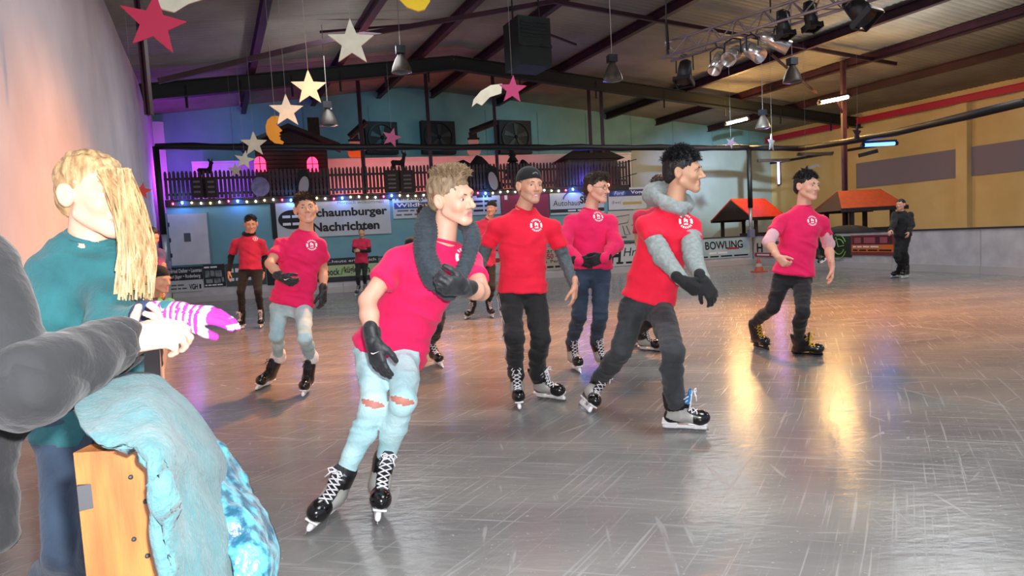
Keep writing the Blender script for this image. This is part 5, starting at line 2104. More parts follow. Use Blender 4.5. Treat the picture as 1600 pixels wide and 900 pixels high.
def emblem(parent, V, Q, px, py, R, tilt=0.0):
    """round white club crest printed on the chest"""
    bvh = BVHTree.FromPolygons([tuple(v) for v in V], [tuple(int(i) for i in q) for q in Q])
    v = unit(ray(px, py))
    h_ = bvh.ray_cast(Vector(CAM), Vector(v))
    if h_[0] is None:
        return
    c = np.array(h_[0])
    n = np.array(h_[1])
    if np.dot(n, v) > 0:
        n = -n
    n = unit(n * 0.6 - v * 0.4)
    ax = unit(np.cross(UP, n))
    ay = np.cross(n, ax)
    mb = MB()

    def pt(x, y):
        p = c + ax * x * R + ay * y * R + n * 0.08
        q = bvh.ray_cast(Vector(p), Vector(-n))
        return (np.array(q[0]) if q[0] is not None else p - n * 0.08) + n * 0.0035

    def patch(poly):
        mb.quad([pt(*p) for p in poly])

    def arc(a0, a1, r0, r1, k=6):
        for i in range(k):
            t0, t1 = a0 + (a1 - a0) * i / k, a0 + (a1 - a0) * (i + 1) / k
            patch([(r0 * math.cos(t0), r0 * math.sin(t0)), (r1 * math.cos(t0), r1 * math.sin(t0)),
                   (r1 * math.cos(t1), r1 * math.sin(t1)), (r0 * math.cos(t1), r0 * math.sin(t1))])
    for k in range(6):                          # upper and lower rows of letters
        t = math.pi * (0.24 + 0.52 * k / 5)
        arc(t - 0.11, t + 0.08, 0.72, 1.0, 1)
        arc(-t - 0.08, -t + 0.11, 0.72, 1.0, 1)
    for s_ in (0, math.pi):
        arc(s_ - 0.42, s_ + 0.42, 0.66, 0.98, 5)
    patch([(-0.32, 0.18), (-0.05, 0.1), (0.06, 0.46), (-0.16, 0.5)])     # rearing figure
    patch([(-0.05, 0.1), (0.3, 0.05), (0.34, 0.26), (0.06, 0.32)])
    patch([(-0.28, -0.1), (-0.08, -0.12), (0.04, 0.12), (-0.22, 0.16)])
    patch([(0.12, -0.2), (0.28, -0.18), (0.32, 0.06), (0.1, 0.1)])
    patch([(-0.3, -0.48), (0.3, -0.48), (0.3, -0.28), (-0.3, -0.28)])
    return part('emblem', mb, M_WHITE, parent, fix=False)


def person(S):
    rs_ = random.Random(S.get('seed', 1))
    hs = S.get('hs', 1.0)
    det = S.get('det', 1.0)             # mesh coarseness
    J = {}
    for sd in 'lr':
        g = S['g' + sd]
        pos = floor_at(*g[:2]) if len(g) == 2 else None
        if len(g) == 3:                 # lifted foot: pixel and depth
            pos = unproj(*g)
        hd = hdir(*S['f' + sd]) if isinstance(S['f' + sd], tuple) else hdir(S['f' + sd])
        kn = solve(pos, *S['k' + sd][:2], 0.62 * hs, S['k' + sd][2] if len(S['k' + sd]) > 2 else -1)
        up = unit(kn - pos)
        if S.get('up' + sd) is not None:
            up = unit(np.array(S['up' + sd], float))
        z = unit(up - hd * np.dot(up, hd))
        J['pos' + sd], J['hd' + sd], J['z' + sd] = pos, hd, z
        J['an' + sd] = pos - hd * 0.045 + z * 0.2
        J['kn' + sd] = kn
    hip = {}
    for sd in 'lr':
        q = S['h' + sd]
        hip[sd] = solve(J['kn' + sd], q[0], q[1], 0.43 * hs, q[2] if len(q) > 2 else 1)
    dep = S.get('hipd')
    if dep is None:
        dep = (hip['l'][1] + hip['r'][1]) / 2
    for sd in 'lr':
        q = S['h' + sd]
        J['h' + sd] = unproj(q[0], q[1], dep + S.get('hdd', 0) * (1 if sd == 'r' else -1))
    pc = (J['hl'] + J['hr']) / 2
    nb = unproj(S['nb'][0], S['nb'][1], dep + (S['nb'][2] if len(S['nb']) > 2 else 0))
    for sd in 'lr':
        q = S['s' + sd]
        J['s' + sd] = unproj(q[0], q[1], nb[1] + (q[2] if len(q) > 2 else 0))
        q = S['e' + sd]
        J['e' + sd] = solve(J['s' + sd], q[0], q[1], 0.285 * hs, q[2] if len(q) > 2 else -1)
        q = S['w' + sd]
        J['w' + sd] = solve(J['e' + sd], q[0], q[1], 0.255 * hs, q[2] if len(q) > 2 else -1)
    hx = S['head']
    hc = unproj(hx[0], hx[1], nb[1] + (hx[2] if len(hx) > 2 else -0.04))
    fw = hdir(*S['face'][:2])
    roll = math.radians(S['face'][2] if len(S['face']) > 2 else 0)
    HRm = basis(fw, UP)
    HRm = np.array([HRm[0] * math.cos(roll) + HRm[2] * math.sin(roll), HRm[1], HRm[2] * math.cos(roll) - HRm[0] * math.sin(roll)])
    hz = S.get('hsz', 1.0)
    if S.get('dbg') == 2:
        for a, b_ in (('hl', 'knl'), ('hr', 'knr'), ('knl', 'anl'), ('knr', 'anr'), ('sl', 'el'), ('sr', 'er'), ('el', 'wl'), ('er', 'wr'), ('sl', 'sr')):
            print('LEN', S['label'][:20], a, b_, round(float(np.linalg.norm(J[a] - J[b_])), 3))
        print('LEN torso', round(float(np.linalg.norm(nb - pc)), 3), 'pelvis z', round(float(pc[2]), 2), 'dep', round(float(dep), 2), 'nb', nb.round(2))
    base = np.array([pc[0], pc[1], 0.0])
    root = thing('person', S['label'], 'person', base, S.get('group'))

    # ---------------- skates
    if S.get('skates', True):
        for sd in 'lr':
            kw = dict(S.get('skate', {}))
            kw.update(S.get('skate' + sd, {}))
            skate(root, J['pos' + sd], J['hd' + sd], J['z' + sd], **kw)

    # ---------------- body frame
    T = nb - pc
    Lt = np.linalg.norm(T)
    tz = T / Lt
    rh = unit(J['hr'] - J['hl'])
    rsv = unit(J['sr'] - J['sl'])
    shw = np.linalg.norm(J['sr'] - J['sl']) / 2

    def frame(t):
        r = unit(rh * (1 - t) + rsv * t)
        r = unit(r - tz * np.dot(r, tz))
        return r, np.cross(r, tz)

    def station(t, a, b_, off=0.0):
        r, f = frame(min(max(t, 0), 1))
        return (pc + T * t + f * off, r, f, a, b_)
    allp = np.array([J[k] for k in ('hl', 'hr', 'sl', 'sr', 'el', 'er', 'wl', 'wr')] + [pc, nb])
    h = 0.011 * det

    # ---------------- trousers
    tr = S['legs']
    m_ = tr.get('fit', 1.0)
    pts = np.array([J[k] for k in ('hl', 'hr', 'knl', 'knr', 'anl', 'anr')])
    F = Field(pts.min(0) - 0.19, pts.max(0) + np.array([0.19, 0.19, 0.24]), h)
    r0, f0 = frame(0)
    F.loft([station(-0.12, 0.14 * hs, 0.105 * hs), station(0.02, 0.158 * hs, 0.122 * hs), station(0.3, 0.14 * hs, 0.105 * hs)])
    for sd in 'lr':
        kr = 0.062 * m_ * hs
        F.cone(J['h' + sd] - tz * 0.02, J['kn' + sd], 0.092 * (0.5 + 0.5 * m_) * hs, kr, k=0.035)
        end = J['an' + sd] + J['z' + sd] * (tr.get('hem', 0.06))
        mid = J['kn' + sd] * 0.6 + end * 0.4 - J['hd' + sd] * 0.012
        F.cone(J['kn' + sd], mid, kr, 0.06 * m_ * hs, k=0.03)
        F.cone(mid, end, 0.06 * m_ * hs, tr.get('ankle', 0.048) * hs, k=0.03)
    V, Q = F.surf()
    V = relax(V, Q, 2, 0.5)
    V = folds(V, Q, tr.get('fold', 0.008), (9, 9, 22), S.get('seed', 1) * 3.3)
    V = creases(V, Q, tr.get('cr', 0.008), 26, (0.15, 0.1, 1.0), S.get('seed', 1) * 4.1)
    mi = None
    mts = [tr['mat']]
    if tr.get('rips'):
        c = V[Q].mean(1)
        mi = np.zeros(len(Q), int)
        N = normals(V, Q)[Q[:, 0]]
        for sd in tr['rips']:
            k_ = J['kn' + sd]
            vd = unit(CAM - k_)
            L = c - k_
            x = L @ C_R
            y = L @ C_U
            fr = (L @ vd) > 0
            rr_ = np.sqrt((x / 0.055) ** 2 + ((y - 0.012 + 0.25 * x) / 0.017) ** 2)
            mi[fr & (rr_ < 1)] = 1
            mi[fr & (rr_ >= 1) & (rr_ < 1.25) & (np.abs(y) < 0.03)] = 2
        mts = [tr['mat'], mat('knee_skin', '#b9776a', 0.6), mat('frayed_denim', '#bcd6d8', 0.9)]
    trou = qpart('trousers', (V, Q), mts, root, mi)
    if tr.get('stripes'):
        bv = BVHTree.FromPolygons([tuple(v) for v in V], [tuple(int(i) for i in q) for q in Q])
        for sd, off in tr['stripes']:
            for kk in (-1, 0, 1):
                A = [J['h' + sd] - tz * 0.01, J['kn' + sd], J['an' + sd] + UP * 0.1]
                mb = MB()
                line = []
                outv = unit(np.array(off, float))
                for seg in range(2):
                    for t in np.linspace(0, 1, 8):
                        p = A[seg] + (A[seg + 1] - A[seg]) * t
                        along = unit(A[seg + 1] - A[seg])
                        lat = unit(np.cross(along, outv))
                        o_ = p + outv * 0.3 + lat * kk * 0.016
                        q = bv.ray_cast(Vector(o_), Vector(-outv))
                        if q[0] is not None:
                            line.append((np.array(q[0]) + outv * 0.003, lat))
                for i in range(len(line) - 1):
                    (p, l), (q, l2) = line[i], line[i + 1]
                    if np.linalg.norm(p - q) > 1e-4:
                        mb.quad([p - l * 0.0045, p + l * 0.0045, q + l2 * 0.0045, q - l2 * 0.0045])
                part('side_stripe', mb, M_WHITE, trou, fix=False)
    if tr.get('cuffs'):
        for sd in 'lr':
            F = Field(J['an' + sd] - 0.12, J['an' + sd] + 0.2, 0.009)
            c0 = J['an' + sd] + J['z' + sd] * 0.13 - J['hd' + sd] * 0.012
            up_ = unit(J['kn' + sd] - J['an' + sd])
            F.cone(c0, c0 + up_ * 0.03, 0.074, 0.066)
            F.cone(c0 + up_ * 0.035, c0 + up_ * 0.055, 0.056, 0.052, k=0.008)
            V, Q = F.surf()
            qpart('sock_cuff', (folds(V, Q, 0.006, 25), Q), M_SOCK, root)

    # ---------------- tee
    te = S['tee']
    w = te.get('w', 1.0) * hs
    hem_p = unproj(*te['hem'], dep)
    ht = np.dot(hem_p - pc, tz) / Lt
    lo = np.minimum(allp.min(0), hem_p) - 0.24
    hi = np.maximum(allp.max(0), hem_p) + 0.2
    F = Field(lo, hi, h)
    st = [station(ht, 0.192 * w * te.get('flare', 1.0), 0.145 * w, te.get('off', 0.0)), station(0.2, 0.172 * w, 0.13 * w), station(0.5, 0.17 * w, 0.13 * w),
          station(0.72, 0.176 * w, 0.128 * w), station(0.86, max(0.14, shw * 0.8), 0.108 * hs), station(0.94, 0.108 * hs, 0.086 * hs), station(1.0, 0.08 * hs, 0.074 * hs)]
    F.loft(st)
    for sd in 'lr':
        e = J['s' + sd] + (J['e' + sd] - J['s' + sd]) * te.get('slv', 0.66)
        if te.get('long'):
            F.cone(J['s' + sd], J['e' + sd], 0.07 * hs, 0.062 * hs, k=0.05)
            F.cone(J['e' + sd], J['w' + sd], 0.062 * hs, 0.045 * hs, k=0.03)
        else:
            f2 = Field(lo, hi, h)
            in_ = J['s' + sd] * 0.75 + (pc + T * 0.86) * 0.25
            f2.cone(in_, J['s' + sd], 0.054 * hs, 0.054 * hs)
            f2.cone(nb - tz * 0.042, J['s' + sd], 0.052 * hs, 0.05 * hs, k=0.03)
            f2.cone(J['s' + sd], e + (e - J['s' + sd]) * 0.4, 0.055 * hs, te.get('slr', 0.074) * hs, k=0.03)
            f2.cut(e, unit(e - J['s' + sd]))
            k = 0.045
            hh = np.clip(0.5 + 0.5 * (F.F - f2.F) / k, 0, 1)
            F.F = F.F * (1 - hh) + f2.F * hh - k * hh * (1 - hh)
    ndir = unit(hc - HRm[2] * 0.07 * hz - HRm[1] * 0.02 - nb)
    F.cone(nb + ndir * 0.045, nb + ndir * 0.25, 0.066 * hs, 0.085 * hs, k=0.008, op='s')
    V, Q = F.surf()
    V = relax(V, Q, 2, 0.5)
    V = folds(V, Q, te.get('fold', 0.014), te.get('fsc', (7, 7, 11)), S.get('seed', 1) * 1.7)
    V = creases(V, Q, te.get('cr', 0.011), 16, te.get('crd', (0.5, 0.1, 1.0)), S.get('seed', 1) * 2.9)
    tee = qpart('t_shirt', (V, Q), te['mat'], root)
    if S.get('emb'):
        emblem(tee, V, Q, S['emb'][0], S['emb'][1], S['emb'][2])
    if not te.get('nocollar'):
        mb = MB()
        x = unit(np.cross(ndir, np.array([0, 1.0, 0])))
        y = np.cross(ndir, x)
        mb.tube([nb + ndir * (0.006 + 0.01 * math.sin(a)) + (x * math.cos(a) + y * math.sin(a)) * 0.066 * hs for a in np.linspace(0, 2 * math.pi, 25)[:-1]], 0.008, 6, closed=True)
        part('collar', mb, te.get('collar', te['mat']), tee, smooth=True)

    # ---------------- long sleeves of an undershirt
    if S.get('sleeve'):
        sl = S['sleeve']
        for sd in 'lr':
            pts = np.array([J['s' + sd], J['e' + sd], J['w' + sd]])
            F = Field(pts.min(0) - 0.1, pts.max(0) + 0.1, 0.009 * det)
            k_ = sl.get('r', 1.0)
            wv = J['w' + sd] - (J['w' + sd] - J['e' + sd]) * sl.get('short', 0.0)
            s0 = J['s' + sd] + (J['e' + sd] - J['s' + sd]) * 0.38
            F.cone(s0, J['e' + sd], 0.054 * k_, 0.05 * k_)
            F.cone(J['e' + sd], wv, 0.05 * k_, 0.037 * k_, k=0.02)
            F.cut(wv, unit(J['w' + sd] - J['e' + sd]))
            V, Q = F.surf()
            V = relax(V, Q, 1, 0.5)
            V = folds(V, Q, sl.get('fold', 0.006) * 0.6, 14, 2.0)
            qpart('sleeve', (creases(V, Q, sl.get('fold', 0.006) * 1.1, 24, J['w' + sd] - J['s' + sd], 2.0), Q), sl['mat'], root)

    # ---------------- body: skin
    sk = S['skin']
    bits, mis = [], []
    lo, hi = allp.min(0) - 0.12, allp.max(0) + 0.12
    F = Field(lo, hi, 0.012 * det)
    F.loft([station(0.0, 0.13, 0.09), station(0.5, 0.125, 0.09), station(0.85, 0.13, 0.08), station(0.97, 0.06, 0.055)])
    for sd in 'lr':
        am = hs * (0.72 if (S.get('sleeve') or te.get('long')) and not S.get('sleeve', {}).get('short', 0) > 0.3 else 1.0)
        F.cone(J['s' + sd], J['e' + sd], 0.05 * am, 0.041 * am, k=0.03)
        F.cone(J['e' + sd], J['e' + sd] * 0.62 + J['w' + sd] * 0.38, 0.041 * am, 0.042 * am, k=0.015)
        F.cone(J['e' + sd] * 0.62 + J['w' + sd] * 0.38, J['w' + sd], 0.042 * am, 0.029 * hs, k=0.02)
    F.cone(pc + T * 0.9, nb + ndir * 0.03, 0.06, 0.058 * hs, k=0.03)
    V, Q = F.surf()
    bits.append((relax(V, Q, 1, 0.5), Q))
    mis.append(np.zeros(len(Q), int))
    V, Q = head_surface(hc, HRm, hz, 0.0052 * det if det < 1.5 else 0.011, nb, S.get('mouth', 0.0))
    mis.append(head_mi(V, Q, hc, HRm, hz, 1, 2 if S.get('stubble') else None))
    bits.append((V, Q))
    gl = S.get('glove', '')
    for sd in 'lr':
        if S.get('nohand') and sd in S['nohand']:
            continue
        tip = S.get('t' + sd)
        if tip is not None:
            hd = unit(unproj(tip[0], tip[1], J['w' + sd][1] + (tip[2] if len(tip) > 2 else 0.0)) - J['w' + sd])
        else:
            hd = unit(J['w' + sd] - J['e' + sd])
        pn = np.array(S.get('pn' + sd, (0.8, 0.4, 0.0) if sd == 'l' else (-0.8, 0.4, 0.0)), float)
        td = np.array(S.get('td' + sd, (0, -1, 0.1)), float)
        side = 1 if np.dot(np.cross(hd, unit(pn - hd * np.dot(pn, hd))), td) > 0 else -1
        g = sd in gl
        f_h = 0.0052 * (det if det < 1.5 else 2)
        F = Field(J['w' + sd] - 0.22, J['w' + sd] + 0.22, f_h)
        hand_prims(F, J['w' + sd], hd, pn, side, S.get('curl' + sd, 0.35), 1.2 if g else 1.0, s=S.get('handsz', 1.0) * hs * (1.05 if g else 1.0))
        V, Q = F.surf()
        if g:
            fo = unit(J['e' + sd] - J['w' + sd])
            F2 = Field(J['w' + sd] - 0.12, J['w' + sd] + 0.12, 0.008)
            F2.cone(J['w' + sd] + fo * 0.055, J['w' + sd], 0.042, 0.036)
            F2.cut(J['w' + sd] + fo * 0.06, fo)
            V, Q = joinq([(V, Q), F2.surf()])
            go = qpart('glove', (V, Q), S.get('glovemat', M_GLOVE), root)
            if S.get('swoosh') and sd in S['swoosh']:
                bv = BVHTree.FromPolygons([tuple(v) for v in V], [tuple(int(i) for i in q) for q in Q])
                sx, sy, ss = S['swoosh'][sd]
                prof = [(-1, 0.05), (-0.8, -0.3), (-0.4, -0.38), (1.0, 0.32), (-0.3, -0.12), (-0.65, -0.1)]
                pp = []
                for (a, b_) in prof:
                    v = unit(ray(sx + a * ss, sy - b_ * ss))
                    q = bv.ray_cast(Vector(CAM), Vector(v))
                    if q[0] is not None:
                        pp.append(np.array(q[0]) - v * 0.004)
                if len(pp) == 6:
                    mb = MB()
                    mb.quad([pp[0], pp[1], pp[2], pp[5]])
                    mb.quad([pp[5], pp[2], pp[3], pp[4]])
                    part('curved_logo', mb, M_WHITE, go, fix=False)
        else:
            bits.append((V, Q))
            mis.append(np.zeros(len(Q), int))
    V, Q = joinq(bits)
    body = qpart('body', (V, Q), [sk, M_LIP, M_STUB], root, np.concatenate(mis))

    # ---------------- face details and hair
    def P(x, y, z):
        return hc + hz * (HRm[0] * x + HRm[1] * y + HRm[2] * z)
    if det < 1.5:
        for sx in (-1, 1):
            mb = MB()
            ec = P(0.032 * sx, 0.0765, 0.003)
            mb.ball(ec, 0.0118 * hz, n=14, m=10)
            look = unit(HRm[1] + HRm[0] * 0.1)
            mb.ball(ec + look * 0.0062 * hz, 0.0068 * hz, n=10, m=6, mi=1)
            part('eye', mb, [M_EYE, M_IRIS], body, smooth=True)
            mb = MB()
            mb.tube([P(sx * 0.014, 0.0945, 0.021), P(sx * 0.03, 0.094, 0.0265), P(sx * 0.05, 0.082, 0.022)], [0.0028, 0.0042, 0.002], 6)
            part('eyebrow', mb, S['hair'], body, smooth=True)
        if S.get('teeth'):
            mb = MB()
            mb.tube([P(-0.019, 0.0865, -0.064), P(0, 0.095, -0.068), P(0.019, 0.0865, -0.064)], [0.003, 0.0055, 0.003], 6)
            part('teeth', mb, M_TEETH, body, smooth=True)
    st = S.get('style', 'short')
    hh_ = 0.0065 * det
    F = Field(hc - 0.16 * hz, hc + 0.16 * hz, hh_)
    vol = S.get('vol', 1.0)
    F.ell(P(0, -0.022, 0.044 + 0.01 * (vol - 1)), HRm, hz * np.array([0.0785 if st == 'quiff' else 0.079, 0.1, 0.086 * vol]))
    if st in ('quiff', 'fringe'):
        F.ell(P(0, 0.035, 0.108), HRm, hz * np.array([0.05, 0.058, 0.028]), k=0.03)
    F.ell(P(0, -0.07, -0.01), HRm, hz * np.array([0.062, 0.052, 0.065]), k=0.02)
    fr = {'quiff': 0.072, 'fringe': 0.058, 'short': 0.064}.get(st, 0.064)
    F.ell(P(0, 0.112, fr - 0.092), HRm, hz * np.array([0.088, 0.092, 0.09]), k=0.008, op='s')
    for sx in (-1, 1):
        F.ell(P(0.085 * sx, 0.012, -0.025), HRm, hz * np.array([0.022, 0.034, 0.042]), k=0.006, op='s')
    F.cut(P(0, 0, -0.068), -HRm[2])
    V, Q = F.surf()
    if len(V):
        V = relax(V, Q, 1, 0.4)
        N = normals(V, Q)
        V = V + N * (vnoise(V, 160) * 0.002 + 0.001)[:, None]
        V = V + N * (vnoise(V, 55) * 0.006 * (((V - hc) @ HRm[2]) > 0.03 * hz))[:, None]
        hair_o = qpart('hair', (V, Q), S['hair'], root)
        ns = S.get('strands', 500)
        if ns and st != 'capped':
            mb = MB()
            L = (V - hc) @ HRm.T / hz
            ok = np.where((L[:, 2] > S.get('strz', 0.06)))[0]
            N = normals(V, Q)
            sel = [ok[rs_.randrange(len(ok))] for _ in range(ns)] if len(ok) else []
            sw = np.array(S.get('sweep', (0.0, 0.4, 0.3)), float)
            swv = HRm[0] * sw[0] + HRm[1] * sw[1] + HRm[2] * sw[2]
            for i in sel:
                d = unit(N[i] * S.get('stick', 0.5) + swv + np.array([rs_.uniform(-.35, .35) for _ in range(3)]))
                l = S.get('slen', 0.028) * rs_.uniform(0.6, 1.2) * hz
                strands(mb, [V[i] - N[i] * 0.004], [d], [l], 0.003 * hz * S.get('sthick', 1.0), 2, -UP * 0.25)
            part('hair_tuft', mb, S['hair'], hair_o, fix=False)
    if S.get('cap'):
        F = Field(hc - 0.2, hc + 0.2, 0.007)
        F.ell(P(0, -0.018, 0.05), HRm, hz * np.array([0.086, 0.107, 0.09]))
        F.ell(P(0, 0.14, -0.055), HRm, hz * np.array([0.12, 0.12, 0.12]), k=0.006, op='s')
        F.cut(P(0, 0, 0.03), -unit(HRm[2] - HRm[1] * 0.22))
        V, Q = F.surf()
        co = qpart('cap', (V, Q), S['cap'], root)
        if not S.get('beanie'):
            mb = MB()
            brim = []
            for a in np.linspace(-1.1, 1.1, 9):
                brim.append((math.sin(a) * 0.085, -0.105 - 0.065 * math.cos(a)))
            brim = [(-0.078, -0.07)] + brim + [(0.078, -0.07)]
            mb.prism([(x * hz, y * hz) for x, y in brim], P(0, 0, 0.012), HRm[0], unit(HRm[1] + 0.25 * HRm[2]), HRm[2] * 0.006)
            part('brim', mb, S['cap'], co)
        if S.get('capopen'):
            mb = MB()
            pts = [P(0.052 * math.sin(a), -0.02 + 0.104 * math.cos(a) * 1.0, 0.052 + 0.035 * math.cos(a * 2.2)) for a in np.linspace(-0.9, 0.9, 9)]
            mb.tube(pts, 0.006, 6)
            part('cap_strap', mb, mat('grey_cap_strap', '#6b6f70', 0.7), co, smooth=True)
    if S.get('glasses'):
        mb = MB()
        for sx in (-1, 1):
            mb.tube([P(0.034 * sx + 0.022 * math.cos(a), 0.108 - abs(0.034 + sx * 0.022 * math.cos(a)) * 0.12, 0.0 + 0.015 * math.sin(a)) for a in np.linspace(0, 2 * math.pi, 17)[:-1]], 0.0016, 5, closed=True)
            mb.tube([P(0.056 * sx, 0.1, 0.004), P(0.076 * sx, 0.06, 0.006), P(0.08 * sx, -0.01, 0.012)], 0.0016, 5)
        mb.tube([P(-0.012, 0.106, 0.003), P(0.012, 0.106, 0.003)], 0.0016, 5)
        part('glasses', mb, M_DARKSTEEL, root)
    S['J'], S['root'], S['nbv'], S['hc'], S['HR'], S['frame'], S['pc'], S['Tv'], S['ndir'] = J, root, nb, hc, HRm, frame, pc, T, ndir
    return S


PEOPLE = {}
PEOPLE['p1'] = person(dict(
    label='front skater leaning forward in pink tee, charcoal scarf and ripped pale jeans', seed=1, skin=M_SKIN_A, hair=M_HAIR_BL, dbg=1,
    gl=(503, 815), fl=-14, kl=(585, 632), hl=(583, 546), gr=(585, 803), fr=16, kr=(630, 627), hr=(634, 548), hs=1.0,
    nb=(693, 378, -0.18), sl=(622, 404, 0.0), sr=(737, 412, 0.06), el=(574, 470, -1), wl=(583, 532, -1), er=(752, 456, -1), wr=(723, 449, -1),
    tl=(596, 590, -0.02), tr=(692, 446, -0.1), pnl=(0.5, 0.8, 0.0), pnr=(0, 1.0, 0.3), curlr=0.9, curll=0.3, tdl=(1, -0.2, 0),
    head=(706, 309, -0.05), face=(58, -8, -12), hsz=1.06, glove='lr', swoosh={'l': (586, 551, 7)},
    tee=dict(mat=M_TEE_P, hem=(598, 548), slv=0.6, fold=0.014, w=0.94, flare=1.12, cr=0.015, fsc=(6, 6, 13)), emb=(727, 402, 0.05),
    legs=dict(mat=M_JEAN_L, fit=0.93, rips='lr', ankle=0.046, fold=0.007, hem=0.04),
    style='quiff', vol=1.02, strands=1500, slen=0.03, sweep=(0.0, 0.1, 0.6), stick=0.5, strz=0.1, mouth=0.003))
PEOPLE['p2'] = person(dict(
    label='skater in pink tee with light jeans, white cuffs and black gloves at left', seed=2, skin=M_SKIN_B, hair=M_HAIR_BR,
    gl=(411, 606), fl=-10, kl=(432, 524), hl=(437, 478), gr=(478, 617), fr=5, kr=(476, 528), hr=(474, 478),
    nb=(478, 361, -0.02), sl=(439, 384), sr=(500, 382), el=(421, 412, -1), wl=(440, 434, -1), er=(505, 420, 1), wr=(505, 456, -1),
    tl=(462, 444, -0.03), tr=(505, 482), pnl=(0.3, 0.9, 0.2), curll=0.8, curlr=0.5, head=(478, 327, -0.05), hsz=1.14, face=(22, 4, -4), glove='lr', swoosh={'l': (448, 436, 5)},
    tee=dict(mat=M_TEE_P, hem=(455, 474), slv=0.62, w=1.08), emb=(487, 383, 0.05),
    legs=dict(mat=M_JEAN_L2, fit=0.9, cuffs=True, hem=0.14, cr=0.005), skate=dict(panel=M_BOOT, lace=M_LACE_B),
    style='short', vol=1.08, strands=900, slen=0.03, sweep=(0.2, 0.35, 0.3)))
PEOPLE['p3'] = person(dict(
    label='skater standing before the steel door, black hoodie under dusty red tee', seed=3, skin=M_SKIN_B, hair=M_HAIR_BK, det=1.35, hs=1.08,
    gl=(375, 515), fl=-8, kl=(376, 456), hl=(381, 424), gr=(409, 512), fr=14, kr=(403, 456), hr=(402, 424),
    nb=(389, 366), sl=(369, 379), sr=(409, 379), el=(361, 402, 1), wl=(358, 425, -1), er=(414, 402, 1), wr=(411, 425, -1),
    head=(392, 350, -0.05), hsz=1.25, face=(22, -14), tee=dict(mat=M_TEE_D, hem=(391, 421), slv=0.75, w=1.0, collar=M_BLK), emb=(399, 373, 0.045),
    sleeve=dict(mat=M_BLK), legs=dict(mat=M_BLK, fit=0.92, hem=0.08), style='short', strands=300, skate=dict(panel=M_BOOT, lace=M_LACE)))
PEOPLE['p4'] = person(dict(
    label='small distant skater with crossed black-sleeved arms standing at the end boards', seed=4, skin=M_SKIN_C, hair=M_HAIR_BK, det=1.8, hs=1.02,
    gl=(557, 462), fl=0, kl=(559, 433), hl=(560, 411), gr=(570, 461), fr=10, kr=(570, 430), hr=(570, 411),
    nb=(565, 373), sl=(555, 377), sr=(576, 377), el=(553, 392, -1), wl=(568, 391, -1), er=(577, 392, -1), wr=(562, 392, -1),
    head=(565, 363), face=(5, 0), tee=dict(mat=M_TEE_D, hem=(565, 411), slv=0.7), sleeve=dict(mat=M_BLK),
    legs=dict(mat=M_BLK, fit=0.95, hem=0.06), style='short', strands=0))
PEOPLE['p5'] = person(dict(
    label='smiling skater in red tee with backward black cap and striped black track pants', seed=5, skin=M_SKIN_B, hair=M_HAIR_BL,
    gl=(811, 636), fl=2, kl=(803, 527), hl=(797, 458), gr=(862, 624), fr=52, kr=(845, 530), hr=(836, 458),
    nb=(818, 327, -0.03), sl=(774, 354), sr=(864, 356), el=(753, 402, 1), wl=(746, 436, -1), er=(883, 408, 1), wr=(898, 447, -1),
    tl=(744, 468), tr=(897, 478), curll=0.45, curlr=0.4, head=(828, 291, -0.06), face=(25, -2, 3), hsz=1.1, stubble=1, teeth=1, mouth=0.0035,
    tee=dict(mat=M_TEE_R, hem=(809, 456), slv=0.55, w=1.05), emb=(838, 352, 0.05), sleeve=dict(mat=M_GREY),
    legs=dict(mat=M_BLK, fit=1.12, ankle=0.062, hem=0.05, fold=0.012, stripes=[('l', (-1, -0.45, 0))]), cap=M_BLK, capopen=1, style='capped', strands=0))
PEOPLE['p6'] = person(dict(
    label='grinning skater with glasses in pink-red sweatshirt, black gloved hands held together', seed=6, skin=M_SKIN_A, hair=M_HAIR_BR,
    gl=(900, 580), fl=12, kl=(905, 494), hl=(907, 424), gr=(946, 578), fr=15, kr=(938, 494), hr=(938, 424), hs=1.03,
    nb=(923, 328, 0.0), sl=(891, 347), sr=(952, 346), el=(881, 385, -1), wl=(906, 408, -1), er=(962, 382, -1), wr=(942, 403, -1),
    tl=(925, 412, -0.03), tr=(922, 410, -0.05), pnl=(0.2, 0.9, 0), pnr=(-0.2, 0.9, 0), curll=0.9, curlr=0.9, head=(932, 294, -0.05), hsz=1.1, face=(50, -6), glasses=1, teeth=1, mouth=0.003,
    tee=dict(mat=M_TEE_P, hem=(924, 420), long=True, w=1.05), emb=(935, 338, 0.05), glove='lr', glovemat=M_BLK,
    legs=dict(mat=M_JEAN_D, fit=1.0, hem=0.07, ankle=0.055), style='fringe', vol=1.05, strands=900, sweep=(0, 0.5, 0.0), stick=0.3))
